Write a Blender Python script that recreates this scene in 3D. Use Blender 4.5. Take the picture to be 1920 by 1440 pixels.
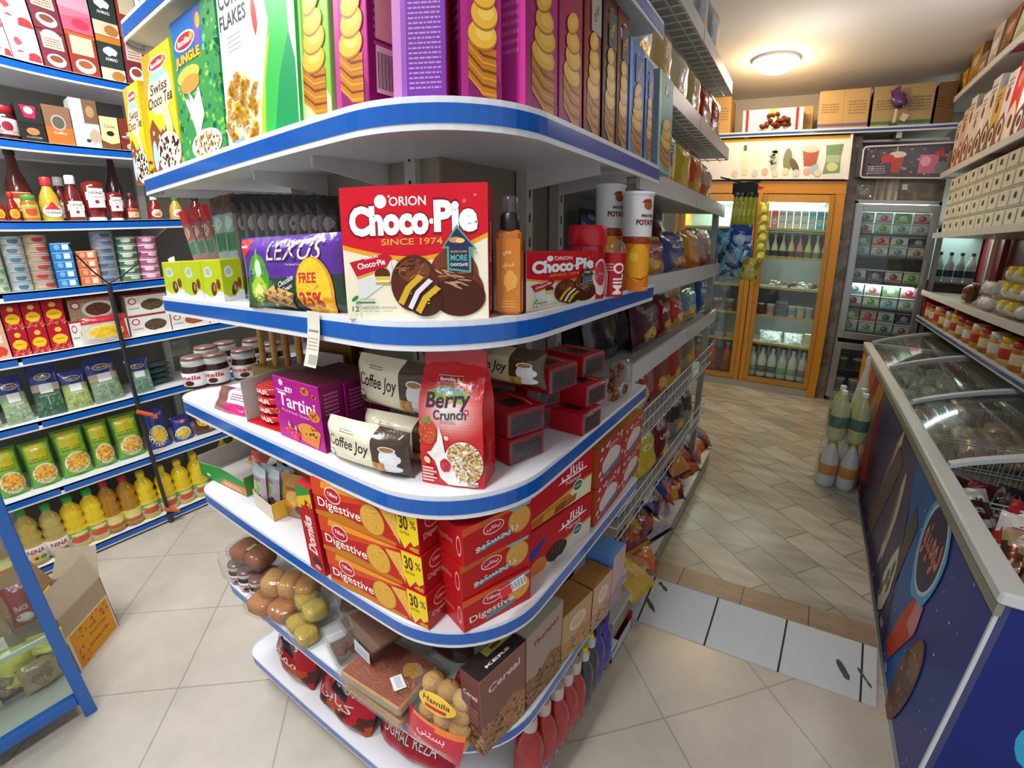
import bpy, math, random
from mathutils import noise, Vector
from mathutils.geometry import tessellate_polygon
PI = math.pi
for o in list(bpy.data.objects): bpy.data.objects.remove(o)
SC = bpy.context.scene
COL = SC.collection

# ---------------------------------------------------------------- camera (wide phone lens)
EYE = 1.5
cam_data = bpy.data.cameras.new('camera')
cam_data.type = 'PANO'
cam_data.panorama_type = 'FISHEYE_LENS_POLYNOMIAL'
cam_data.sensor_fit = 'HORIZONTAL'
cam_data.sensor_width = 36.0
MMPX = 1920 / 36.0
LA, LB = 1.126e-3, -1.911e-10
cam_data.fisheye_fov = math.radians(170)
cam_data.fisheye_polynomial_k0 = 0.0
cam_data.fisheye_polynomial_k1 = -LA * MMPX
cam_data.fisheye_polynomial_k2 = 0.0
cam_data.fisheye_polynomial_k3 = -LB * MMPX ** 3
cam_data.fisheye_polynomial_k4 = 0.0
cam_data.clip_start = 0.02
cam = bpy.data.objects.new('camera', cam_data)
COL.objects.link(cam)
yaw, pitch, roll = math.radians(-33.0), math.radians(-17.35), math.radians(-0.19)
fwd = Vector((math.sin(yaw) * math.cos(pitch), math.cos(yaw) * math.cos(pitch), math.sin(pitch)))
rgt = Vector((math.cos(yaw), -math.sin(yaw), 0))
upv = rgt.cross(fwd)
r2 = math.cos(roll) * rgt + math.sin(roll) * upv
u2 = r2.cross(fwd)
from mathutils import Matrix
cam.matrix_world = Matrix(((r2.x, u2.x, -fwd.x, 0), (r2.y, u2.y, -fwd.y, 0), (r2.z, u2.z, -fwd.z, EYE), (0, 0, 0, 1)))
SC.camera = cam

# ---------------------------------------------------------------- exposure, world, lamps
SC.view_settings.view_transform = 'Standard'
SC.view_settings.look = 'None'
SC.view_settings.gamma = 1.0
SC.view_settings.use_curve_mapping = False
SC.view_settings.exposure = 0.3
SC.cycles.use_denoising = True
SC.cycles.max_bounces = 8
SC.cycles.transparent_max_bounces = 24
SC.cycles.sample_clamp_indirect = 4.0
SC.cycles.caustics_reflective = False
SC.cycles.caustics_refractive = False
W = bpy.data.worlds.new('World'); SC.world = W; W.use_nodes = True
W.node_tree.nodes['Background'].inputs[0].default_value = (0.86, 0.93, 1.0, 1)
W.node_tree.nodes['Background'].inputs[1].default_value = 0.55

def lamp(name, loc, rot, size, energy, col, shape='RECTANGLE'):
    d = bpy.data.lights.new(name, 'AREA'); d.shape = shape
    d.size, d.size_y = size; d.energy = energy; d.color = col
    o = bpy.data.objects.new(name, d); o.location = loc; o.rotation_euler = rot; COL.objects.link(o)
def bulb(name, loc, energy, col, r):
    d = bpy.data.lights.new(name, 'POINT'); d.energy = energy; d.color = col; d.shadow_soft_size = r
    o = bpy.data.objects.new(name, d); o.location = loc; COL.objects.link(o)
# tube lamps of the shop, then unseen point lights added to light the ceiling
lamp('tube_light', (-2.05, 0.1, 2.9), (0, 0, 0), (0.25, 1.3), 40, (0.96, 0.98, 1.0))
lamp('tube_light', (-0.5, -0.6, 2.9), (0, 0, 0), (0.25, 1.3), 33, (0.98, 0.98, 1.0))
bulb('unseen_ceiling_light', (-1.9, -0.3, 2.6), 16, (0.97, 0.98, 1.0), .12)
bulb('unseen_ceiling_light', (0.95, 3.5, 2.55), 9, (0.98, 0.98, 1.0), .12)
bulb('unseen_ceiling_light', (-0.1, 3.9, 2.6), 5, (1.0, 0.93, 0.84), .12)

# ---------------------------------------------------------------- materials
def lin(c):
    c = c.lstrip('#'); out = []
    if len(c) == 3: c = ''.join(a + a for a in c)
    for i in (0, 2, 4):
        x = int(c[i:i + 2], 16) / 255
        out.append(x / 12.92 if x <= .04045 else ((x + .055) / 1.055) ** 2.4)
    return (*out, 1.0)

def node_mat(name):
    m = bpy.data.materials.new(name); m.use_nodes = True
    nt = m.node_tree; b = nt.nodes['Principled BSDF']
    return m, nt, b
def nn(nt, t, **kw):
    n = nt.nodes.new(t)
    for k, v in kw.items(): setattr(n, k, v)
    return n
def finish(name, rough, metal=0.0, spec=0.5, coat=0.0, bump=0.0, bscale=60, vary=0.05):
    """printed colour comes from the mesh's colour attribute; noise varies tone and gloss"""
    m, nt, b = node_mat(name); L = nt.links.new
    at = nn(nt, 'ShaderNodeAttribute', attribute_name='Col')
    tc = nn(nt, 'ShaderNodeTexCoord'); nz = nn(nt, 'ShaderNodeTexNoise'); nz.inputs['Scale'].default_value = 35
    L(tc.outputs['Object'], nz.inputs['Vector'])
    mr = nn(nt, 'ShaderNodeMapRange'); mr.inputs[3].default_value = 1 - vary; mr.inputs[4].default_value = 1 + vary
    L(nz.outputs['Fac'], mr.inputs[0])
    hs = nn(nt, 'ShaderNodeHueSaturation'); L(at.outputs['Color'], hs.inputs['Color']); L(mr.outputs[0], hs.inputs['Value'])
    L(hs.outputs[0], b.inputs['Base Color'])
    b.inputs['Roughness'].default_value = rough; b.inputs['Metallic'].default_value = metal
    b.inputs['Specular IOR Level'].default_value = spec; b.inputs['Coat Weight'].default_value = coat
    b.inputs['Coat Roughness'].default_value = 0.08
    if bump:
        n2 = nn(nt, 'ShaderNodeTexNoise'); n2.inputs['Scale'].default_value = bscale; n2.inputs['Detail'].default_value = 3
        L(tc.outputs['Object'], n2.inputs['Vector'])
        bp = nn(nt, 'ShaderNodeBump'); bp.inputs['Strength'].default_value = bump; bp.inputs['Distance'].default_value = 0.01
        L(n2.outputs['Fac'], bp.inputs['Height']); L(bp.outputs[0], b.inputs['Normal'])
    return m
def clear_mat(name, tint, alpha, rough=0.08, spec=0.12, bump=0.0, bscale=40):
    """thin clear plastic or glass: mostly see-through, with a gloss and a faint milky body"""
    m, nt, b = node_mat(name); L = nt.links.new
    nt.nodes.remove(b); out = nt.nodes['Material Output']
    tr = nn(nt, 'ShaderNodeBsdfTransparent'); tr.inputs[0].default_value = lin(tint)
    gl = nn(nt, 'ShaderNodeBsdfGlossy'); gl.inputs['Roughness'].default_value = rough
    df = nn(nt, 'ShaderNodeBsdfDiffuse'); df.inputs[0].default_value = (.8, .82, .83, 1)
    lw = nn(nt, 'ShaderNodeLayerWeight'); lw.inputs[0].default_value = .5
    pw = nn(nt, 'ShaderNodeMath', operation='POWER'); pw.inputs[1].default_value = 4.0; L(lw.outputs['Facing'], pw.inputs[0])
    fr = nn(nt, 'ShaderNodeMath', operation='MULTIPLY'); fr.inputs[1].default_value = .5; L(pw.outputs[0], fr.inputs[0])
    mx1 = nn(nt, 'ShaderNodeMixShader'); mx1.inputs[0].default_value = alpha
    L(tr.outputs[0], mx1.inputs[1]); L(df.outputs[0], mx1.inputs[2])
    ad = nn(nt, 'ShaderNodeMath', operation='ADD'); ad.inputs[1].default_value = spec
    L(fr.outputs[0], ad.inputs[0])
    mx2 = nn(nt, 'ShaderNodeMixShader'); L(ad.outputs[0], mx2.inputs[0]); L(mx1.outputs[0], mx2.inputs[1]); L(gl.outputs[0], mx2.inputs[2])
    L(mx2.outputs[0], out.inputs[0])
    if bump:
        tc = nn(nt, 'ShaderNodeTexCoord'); n2 = nn(nt, 'ShaderNodeTexNoise'); n2.inputs['Scale'].default_value = bscale
        L(tc.outputs['Object'], n2.inputs['Vector']); bp = nn(nt, 'ShaderNodeBump'); bp.inputs['Strength'].default_value = bump
        bp.inputs['Distance'].default_value = .01
        L(n2.outputs['Fac'], bp.inputs['Height'])
        L(bp.outputs[0], gl.inputs['Normal'])
    return m
def glow_mat(name, strength):
    m, nt, b = node_mat(name); at = nn(nt, 'ShaderNodeAttribute', attribute_name='Col')
    nt.links.new(at.outputs['Color'], b.inputs['Emission Color']); nt.links.new(at.outputs['Color'], b.inputs['Base Color'])
    b.inputs['Emission Strength'].default_value = strength
    return m
FIN = {
    'card': finish('printed_card', .48, spec=.25, vary=.03), 'gcard': finish('glossy_card', .36, spec=.28, vary=.03),
    'film': finish('plastic_film', .22, coat=.3, bump=.25, bscale=45), 'foil': finish('metallic_film', .28, metal=.45, bump=.35, bscale=40),
    'plast': finish('plastic', .35), 'gloss': finish('glossy_plastic', .14, coat=.2), 'matte': finish('matte', .85, spec=.15, vary=.12),
    'food': finish('baked_crumb', .6, spec=.3, bump=.5, bscale=140, vary=.22), 'choc': finish('chocolate', .35, bump=.3, bscale=90, vary=.12),
    'paint': finish('white_enamel', .32, spec=.5, vary=.02), 'steel': finish('steel', .33, metal=.75, vary=.06),
    'carton': finish('corrugated_carton', .8, spec=.2, vary=.07), 'wood': finish('varnished_wood', .4, vary=.15),
    'clear': clear_mat('clear_film', 'fafbfb', .03, .1, .05, .5, 35), 'glass': clear_mat('glass', 'f4faf8', .012, .03, .035),
    'tub': clear_mat('clear_tray', 'fbfbfa', .035, .12, .05, .3, 60), 'bottle': clear_mat('clear_bottle', 'fafcfb', .05, .06, .06, .2, 30),
    'lid': clear_mat('freezer_glass', 'dde6e6', .06, .05, .07),
    'glow': glow_mat('lit_panel', 5.0), 'lampglow': glow_mat('lamp_glow', 40.0),
}
FN = list(FIN)

# ---------------------------------------------------------------- mesh builder
class MB:
    def __init__(s): s.v = []; s.f = []; s.c = []; s.m = []; s.s = []; s.e = 0.0
    def add(s, vs, fs, col, fin='card', sm=False):
        o = len(s.v); s.v += [tuple(p) for p in vs]; k = FN.index(fin)
        many = isinstance(col, list)
        for i, f in enumerate(fs):
            s.f.append([o + j for j in f]); s.c.append(col[i] if many else col); s.m.append(k); s.s.append(sm)
        return s
    def box(s, x0, x1, y0, y1, z0, z1, col, fin='card', ch=0.0):
        """col: one colour or 6 (front -y, back, left, right, bottom, top)"""
        cs = col if isinstance(col, list) else [col] * 6
        if ch <= 0:
            vs = [(x, y, z) for x in (x0, x1) for y in (y0, y1) for z in (z0, z1)]
            return s.add(vs, [(0, 4, 5, 1), (2, 3, 7, 6), (0, 1, 3, 2), (4, 6, 7, 5), (0, 2, 6, 4), (1, 5, 7, 3)], cs, fin)
        X, Y, Z = (x0, x1), (y0, y1), (z0, z1); vs = []; id = {}
        for i in (0, 1):
            for j in (0, 1):
                for k in (0, 1):
                    sx, sy, sz = 1 - 2 * i, 1 - 2 * j, 1 - 2 * k
                    for a in range(3):
                        p = [X[i], Y[j], Z[k]]
                        for q, sg in enumerate((sx, sy, sz)):
                            if q != a: p[q] += sg * ch
                        id[i, j, k, a] = len(vs); vs.append(p)
        F = []; C = []
        for a, ks in ((1, (0, 1)), (0, (2, 3)), (2, (4, 5))):
            for t in (0, 1):
                q = []
                for b, c2 in ((0, 0), (1, 0), (1, 1), (0, 1)):
                    ijk = [0, 0, 0]; o2 = [x for x in range(3) if x != a]
                    ijk[a] = t; ijk[o2[0]] = b; ijk[o2[1]] = c2; q.append(id[(*ijk, a)])
                F.append(q); C.append(cs[ks[t]])
        for a in range(3):
            b, c2 = [x for x in range(3) if x != a]
            for tb in (0, 1):
                for tc in (0, 1):
                    def g(ta, ax):
                        ijk = [0, 0, 0]; ijk[a] = ta; ijk[b] = tb; ijk[c2] = tc; return id[(*ijk, ax)]
                    F.append([g(0, b), g(1, b), g(1, c2), g(0, c2)]); C.append(cs[0] if a != 1 else cs[3])
        for i in (0, 1):
            for j in (0, 1):
                for k in (0, 1): F.append([id[i, j, k, a] for a in range(3)]); C.append(cs[0])
        return s.add(vs, F, C, fin)
    def lathe(s, prof, col, fin='plast', n=20, cx=0, cy=0, z0=0, sx=1, sy=1, sm=True):
        """prof: (r, z[, colour]) from bottom to top"""
        vs = []; fs = []; cs = []
        for r, z, *c in prof:
            for i in range(n):
                a = 2 * PI * i / n; vs.append((cx + r * sx * math.cos(a), cy + r * sy * math.sin(a), z0 + z))
        for k in range(len(prof) - 1):
            cc = prof[k][2] if len(prof[k]) > 2 else col
            for i in range(n):
                j = (i + 1) % n; fs.append((k * n + i, k * n + j, k * n + n + j, k * n + n + i)); cs.append(cc)
        s.add(vs, fs, cs, fin, sm)
        m = len(prof)
        c0 = prof[0][2] if len(prof[0]) > 2 else col; c1 = prof[-1][2] if len(prof[-1]) > 2 else col
        s.add(vs[:n], [list(range(n))[::-1]], c0, fin); s.add(vs[-n:], [list(range(n))], c1, fin)
        return s
    def tube(s, pts, r, col, fin='steel', n=8):
        P = [Vector(p) for p in pts]; vs = []; fs = []
        for i, p in enumerate(P):
            d = (P[min(i + 1, len(P) - 1)] - P[max(i - 1, 0)]).normalized()
            a = d.cross(Vector((0, 0, 1))) if abs(d.z) < .9 else d.cross(Vector((1, 0, 0))); a.normalize(); b = d.cross(a)
            for k in range(n):
                t = 2 * PI * k / n; vs.append(p + a * (r * math.cos(t)) + b * (r * math.sin(t)))
        for i in range(len(P) - 1):
            for k in range(n):
                j = (k + 1) % n; fs.append((i * n + k, i * n + j, i * n + n + j, i * n + n + k))
        s.add(vs, fs, col, fin, True); s.add(vs[:n], [list(range(n))], col, fin); s.add(vs[-n:], [list(range(n))], col, fin)
        return s
    def prism(s, poly, z0, z1, col, fin='plast', side=None):
        n = len(poly); vs = [(x, y, z0) for x, y in poly] + [(x, y, z1) for x, y in poly]
        s.add(vs, [list(range(n))[::-1], list(range(n, 2 * n))], col, fin)
        s.add(vs, [(i, (i + 1) % n, n + (i + 1) % n, n + i) for i in range(n)], side or col, fin)
        return s
    def ellipsoid(s, c, r, col, fin='food', n=12, m=8, rz=0.0, lump=0.0, seed=0, sq=1.0):
        vs = []; fs = []; ca, sa = math.cos(rz), math.sin(rz)
        for k in range(m + 1):
            t = PI * k / m - PI / 2
            for i in range(n):
                a = 2 * PI * i / n
                x, y, z = math.cos(t) * math.cos(a), math.cos(t) * math.sin(a), math.sin(t)
                if lump:
                    g = 1 + lump * noise.noise(Vector((x * 1.7 + seed, y * 1.7, z * 1.7 + seed * 2.3))); x *= g; y *= g; z *= g
                if sq != 1: x, y, z = (math.copysign(abs(q) ** sq, q) for q in (x, y, z))
                x *= r[0]; y *= r[1]; z *= r[2]
                vs.append((c[0] + x * ca - y * sa, c[1] + x * sa + y * ca, c[2] + z))
        for k in range(m):
            for i in range(n):
                j = (i + 1) % n; fs.append((k * n + i, k * n + j, k * n + n + j, k * n + n + i))
        return s.add(vs, fs, col, fin, True)
    def grid(s, fn, nu, nv, cfn, fin='film', sm=True, closed=False):
        vs = [fn(i / nu, j / nv) for j in range(nv + 1) for i in range(nu + 1)]; fs = []; cs = []
        for j in range(nv):
            for i in range(nu):
                a = j * (nu + 1) + i; fs.append((a, a + 1, a + nu + 2, a + nu + 1))
                cs.append(cfn if isinstance(cfn, str) else cfn((i + .5) / nu, (j + .5) / nv))
        return s.add(vs, fs, cs, fin, sm)
    def build(s, name):
        me = bpy.data.meshes.new(name); me.from_pydata(s.v, [], s.f)
        used = sorted(set(s.m)); mp = {k: i for i, k in enumerate(used)}
        for k in used: me.materials.append(FIN[FN[k]])
        n = len(me.polygons)
        me.polygons.foreach_set('material_index', [mp[k] for k in s.m]); me.polygons.foreach_set('use_smooth', s.s)
        at = me.color_attributes.new('Col', 'FLOAT_COLOR', 'CORNER'); buf = []; cache = {}
        for f, c in zip(s.f, s.c):
            q = cache.get(c) or cache.setdefault(c, lin(c)); buf += list(q) * len(f)
        at.data.foreach_set('color', buf); me.validate(); me.update()
        return me

def tag(o, label=None, cat=None, group=None, kind=None):
    if label: o['label'] = label
    if cat: o['category'] = cat
    if group: o['group'] = group
    if kind: o['kind'] = kind
    return o
def obj(name, mb, parent=None, label=None, cat=None, group=None, loc=None, rz=0.0, kind=None, rot=None):
    me = mb.build(name) if isinstance(mb, MB) else mb
    o = bpy.data.objects.new(name, me); COL.objects.link(o)
    if loc is not None: o.location = loc
    o.rotation_euler = rot if rot else (0, 0, rz)
    if parent: o.parent = parent
    return tag(o, label, cat, group, kind)
def thing(name, label, cat, loc=(0, 0, 0), rz=0.0, group=None, rot=None):
    o = bpy.data.objects.new(name, None); COL.objects.link(o); o.empty_display_size = .05
    o.location = loc; o.rotation_euler = rot if rot else (0, 0, rz)
    return tag(o, label, cat, group)
def dup(root, loc, rz=0.0, label=None, group=None, rot=None):
    r = root.copy(); COL.objects.link(r); r.location = loc; r.rotation_euler = rot if rot else (0, 0, rz)
    if label: r['label'] = label
    if group: r['group'] = group
    for ch in list(root.children):
        c = ch.copy(); COL.objects.link(c); c.parent = r
        for g in list(ch.children):
            d = g.copy(); COL.objects.link(d); d.parent = c
    return r

# ---------------------------------------------------------------- printing on surfaces
_txt = {}
def text_mesh(t, bold, shear):
    key = (t, bold, shear)
    if key not in _txt:
        cu = bpy.data.curves.new('lettering', 'FONT'); cu.body = t; cu.size = 1; cu.offset = bold; cu.shear = shear; cu.resolution_u = 3
        cu.fill_mode = 'FRONT'
        o = bpy.data.objects.new('lettering', cu); COL.objects.link(o)
        bpy.context.view_layer.update()
        me = o.evaluated_get(bpy.context.evaluated_depsgraph_get()).to_mesh()
        vs = [(v.co.x, v.co.y) for v in me.vertices]; fs = [list(p.vertices) for p in me.polygons]
        bpy.data.objects.remove(o); bpy.data.curves.remove(cu)
        if vs:
            x0 = min(v[0] for v in vs); x1 = max(v[0] for v in vs); y0 = min(v[1] for v in vs); y1 = max(v[1] for v in vs)
            vs = [((x - x0) / max(x1 - x0, 1e-6) - .5, (y - y0) / max(y1 - y0, 1e-6) - .5) for x, y in vs]
        _txt[key] = (vs, fs)
    return _txt[key]

class Face:
    """a printable surface: fn(u, v, e) -> point, u and v from 0 to 1, e lifts each new layer of print"""
    def __init__(s, mb, fn, fin='card', step=.00035, asp=1.0):
        s.mb, s.fn, s.fin, s.asp, s.e = mb, fn, fin, asp, 0.0
        q = lambda *a: [Vector(fn(u, v, 0.0)) for u, v in a]
        bend = lambda p: (p[1] - (p[0] + p[2]) / 2).length > 2e-4
        s.curved = bend(q((.05, .5), (.5, .5), (.95, .5))) or bend(q((.5, .05), (.5, .5), (.5, .95)))
        s.step = .00014 if s.curved else step * .2
    def _put(s, uv, fs, col, fin=None):
        s.e += s.step
        if s.curved:   # cut long triangles so that the print follows the surface
            pts, out, cs = [], [], []
            for k, f in enumerate(fs):
                P = [Vector((uv[i][0], uv[i][1], 0)) for i in f]
                todo = [[P[i] for i in t] for t in (tessellate_polygon([P]) if len(P) > 3 else [(0, 1, 2)])]
                while todo:
                    a, b, c = todo.pop(); L = [((a - b).length, 0), ((b - c).length, 1), ((c - a).length, 2)]; m = max(L)
                    if m[0] > .11 and len(out) < 4000:
                        if m[1] == 1: a, b, c = b, c, a
                        elif m[1] == 2: a, b, c = c, a, b
                        h = (a + b) / 2; todo += [[a, h, c], [h, b, c]]
                    else:
                        o = len(pts); pts += [(p.x, p.y) for p in (a, b, c)]; out.append((o, o + 1, o + 2)); cs.append(col[k] if isinstance(col, list) else col)
            uv, fs, col = pts, out, cs
        s.mb.add([s.fn(u, v, s.e) for u, v in uv], fs, col, fin or s.fin)
        return s
    def poly(s, pts, col, fin=None): return s._put(pts, [list(range(len(pts)))], col, fin)
    def rect(s, u0, u1, v0, v1, col, fin=None, n=1, m=1):
        uv = [(u0 + (u1 - u0) * i / n, v0 + (v1 - v0) * j / m) for j in range(m + 1) for i in range(n + 1)]
        return s._put(uv, [(j * (n + 1) + i, j * (n + 1) + i + 1, (j + 1) * (n + 1) + i + 1, (j + 1) * (n + 1) + i) for j in range(m) for i in range(n)], col, fin)
    def ell(s, u, v, ru, rv, col, fin=None, n=24, rot=0.0, a0=0, a1=360, wob=0.0, seed=0):
        pts = []
        for i in range(n + (a1 - a0 < 360)):
            a = math.radians(a0 + (a1 - a0) * i / n); g = 1 + wob * noise.noise(Vector((math.cos(a) * 2 + seed, math.sin(a) * 2, seed * 1.7)))
            x, y = math.cos(a) * g, math.sin(a) * g
            # rotate in true (aspect-corrected) space
            X, Y = x * ru * s.asp, y * rv
            c, q = math.cos(rot), math.sin(rot)
            pts.append((u + (X * c - Y * q) / s.asp, v + X * q + Y * c))
        cpt = [(u, v)]
        k = len(pts); fs = [(0, 1 + i, 1 + (i + 1) % k) for i in range(k if a1 - a0 >= 360 else k - 1)]
        return s._put(cpt + pts, fs, col, fin)
    def text(s, t, u, v, wu, hv, col, bold=.0, shear=0.0, rot=0.0, fin=None, arc=0.0, out=None, ow=.06):
        vs, fs = text_mesh(t, bold, shear)
        c, q = math.cos(rot), math.sin(rot)
        def go(dw, dh):
            r = []
            for x, y in vs:
                X, Y = x * (wu + dw) * s.asp, y * (hv + dh) + arc * hv * (1 - 4 * x * x)
                r.append((u + (X * c - Y * q) / s.asp, v + X * q + Y * c))
            return r
        if out:
            vo, fo = text_mesh(t, bold + ow, shear); vs0, fs0 = vs, fs
            vs, fs = vo, fo; s._put(go(wu * .04, hv * .14), fs, out, fin); vs, fs = vs0, fs0
        return s._put(go(0, 0), fs, col, fin)
    def specks(s, n, u0, u1, v0, v1, size, cols, seed=1, inside=None, fin=None):
        R = random.Random(seed); uv = []; fs = []; cs = []
        for _ in range(n):
            u, v = R.uniform(u0, u1), R.uniform(v0, v1)
            if inside and not inside(u, v): continue
            a = R.uniform(0, PI); k = R.uniform(.5, 1.1) * size; o = len(uv)
            for t in range(5):
                b = a + t * 2 * PI / 5; uv.append((u + k * math.cos(b) * R.uniform(.6, 1.2) / s.asp, v + k * math.sin(b) * R.uniform(.5, 1)))
            fs.append(list(range(o, o + 5))); cs.append(R.choice(cols))
        if uv: s._put(uv, fs, cs, fin)
        return s
    def lines(s, u0, u1, v0, v1, n, col, seed=0, th=.45):
        """small print: rows of short dashes"""
        R = random.Random(seed); uv = []; fs = []; dv = (v1 - v0) / n
        for i in range(n):
            u = u0
            while u < u1 - .02:
                w = min(R.uniform(.06, .2) * (u1 - u0), u1 - u); o = len(uv); y = v0 + i * dv
                uv += [(u, y), (u + w, y), (u + w, y + dv * th), (u, y + dv * th)]; fs.append((o, o + 1, o + 2, o + 3)); u += w + .03 * (u1 - u0)
        return s._put(uv, fs, col)

def box_faces(mb, w, d, h, fin='card'):
    return dict(front=Face(mb, lambda u, v, e: (-w / 2 + u * w, -e, v * h), fin, asp=w / h),
                back=Face(mb, lambda u, v, e: (w / 2 - u * w, d + e, v * h), fin, asp=w / h),
                right=Face(mb, lambda u, v, e: (w / 2 + e, u * d, v * h), fin, asp=d / h),
                left=Face(mb, lambda u, v, e: (-w / 2 - e, d - u * d, v * h), fin, asp=d / h),
                top=Face(mb, lambda u, v, e: (-w / 2 + u * w, v * d, h + e), fin, asp=w / d))
def cyl_face(mb, r, h, z0=0, span=180, fin='card', cx=0, cy=0, mid=-90):
    sp = math.radians(span)
    def fn(u, v, e):
        a = math.radians(mid) + (u - .5) * sp; return (cx + (r + e) * math.cos(a), cy + (r + e) * math.sin(a), z0 + v * h)
    return Face(mb, fn, fin, asp=r * sp / h)

def carton(w, d, h, col, fin='card', ch=.0012):
    mb = MB().box(-w / 2, w / 2, 0, d, 0, h, col, fin, ch); return mb, box_faces(mb, w, d, h, fin)

def pouch(w, h, d, cfn, fin='film', seed=0, nu=18, nv=22, flat=.55, wr=.004, seal=.05, lie=False):
    """pillow bag: crimped seals at both ends, swollen middle; returns mesh and its printable front"""
    def t(u, v):
        a = max(0.0, math.sin(PI * u)) ** flat
        q = min(1.0, max(0.0, (v - seal * .6) / .22)); p = min(1.0, max(0.0, (1 - seal * .6 - v) / .22))
        return d / 2 * a * math.sin(q * PI / 2) ** .8 * math.sin(p * PI / 2) ** .8
    def edge(u, v):
        return (u - .5) * w * (1 - .06 * math.sin(PI * v))
    def nz(u, v, k): return wr * noise.noise(Vector((u * 4 + seed * 3.1, v * 5 + k, seed))) * min(1, 4 * min(u, 1 - u) + .2)
    def ff(u, v, e=0.0): return (edge(u, v), d / 2 - t(u, v) - nz(u, v, 0) - e, v * h)
    def bf(u, v): return (edge(u, v), d / 2 + t(u, v) + nz(u, v, 9) + .0004, v * h)
    mb = MB(); mb.grid(ff, nu, nv, cfn, fin); mb.grid(bf, max(8, nu // 2), max(8, nv // 2), cfn, fin)
    return mb, Face(mb, ff, fin, .0006, w / h)
def block_bag(w, h, d, cfn, fin='film', seed=0, nu=16, nv=24, top=.12, slope=.6, wr=.003):
    """stand-up bag with a flat block bottom that tapers to a crimped top"""
    def dep(v): return d * (1 if v < slope else max(.0, 1 - ((v - slope) / (1 - top - slope)) ** 1.4) if v < 1 - top else 0) + .003
    def wid(v): return w * (1 - .06 * max(0, v - .3))
    def nz(u, v, k): return wr * noise.noise(Vector((u * 4 + seed * 2.3, v * 5 + k, seed)))
    def ff(u, v, e=0.0): return ((u - .5) * wid(v), d / 2 - dep(v) / 2 + nz(u, v, 0) - e - .004 * math.sin(PI * u) * (v < .9), v * h)
    def bf(u, v): return ((.5 - u) * wid(v), d / 2 + dep(v) / 2 + nz(1 - u, v, 5), v * h)
    def side(sg):
        def fn(u, v):
            a = ff(1 if sg > 0 else 0, v); b = bf(0 if sg > 0 else 1, v); k = u if sg > 0 else 1 - u
            pinch = math.sin(PI * k) * dep(v) * .25 * min(1, max(0, v - .15) * 2)
            return (a[0] - sg * pinch, a[1] + (b[1] - a[1]) * k, v * h)
        return fn
    mb = MB(); mb.grid(ff, nu, nv, cfn, fin); mb.grid(bf, 6, nv, cfn, fin)
    for sg in (1, -1): mb.grid(side(sg), 6, nv, (lambda u, v: cfn(.999, v)) if not isinstance(cfn, str) else cfn, fin)
    mb.add([(-w / 2, 0, 0), (w / 2, 0, 0), (w / 2, d, 0), (-w / 2, d, 0)], [(0, 1, 2, 3)], cfn if isinstance(cfn, str) else cfn(.5, 0), fin)
    return mb, Face(mb, ff, fin, .0006, w / h)

def bottle(name, prof, col, fin, cap, cap_col, label_spec, parent, n=18, cap_fin='plast'):
    """body, cap and paper band as three parts"""
    obj('body', MB().lathe(prof, col, fin, n), parent)
    obj('cap', MB().lathe(cap, cap_col, cap_fin, n), parent)
    if label_spec:
        r, z0, z1, c, draw = label_spec
        mb = MB().lathe([(r - .002, z0), (r, z0 + .0005), (r, z1 - .0005), (r - .002, z1)], c, 'card', n)
        if draw: draw(cyl_face(mb, r + .0005, z1 - z0, z0))
        obj('label', mb, parent)

import unicodedata
def _forms(ch):
    n = unicodedata.name(ch); n = n.replace('ARABIC LETTER FARSI YEH', 'ARABIC LETTER FARSI YEH')
    r = {}
    for k in ('ISOLATED', 'INITIAL', 'MEDIAL', 'FINAL'):
        try: r[k] = unicodedata.lookup(n + ' ' + k + ' FORM')
        except KeyError: pass
    return r
def fa(word):
    """joins Persian letters into their connected shapes, in right-to-left order"""
    fs = [_forms(c) if unicodedata.name(c, '').startswith('ARABIC LETTER') else {} for c in word]; out = []
    for i, c in enumerate(word):
        f = fs[i]
        if not f: out.append(c); continue
        prev = i > 0 and 'INITIAL' in fs[i - 1]; nxt = i + 1 < len(word) and bool(fs[i + 1]) and 'INITIAL' in f
        k = 'MEDIAL' if prev and nxt else 'FINAL' if prev else 'INITIAL' if nxt else 'ISOLATED'
        out.append(f.get(k, f.get('ISOLATED', c)))
    return ''.join(out[::-1])
def mixc(a, b, t):
    a, b = a.lstrip('#'), b.lstrip('#')
    return ''.join('%02x' % max(0, min(255, round(int(a[i:i + 2], 16) * (1 - t) + int(b[i:i + 2], 16) * t))) for i in (0, 2, 4))


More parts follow.
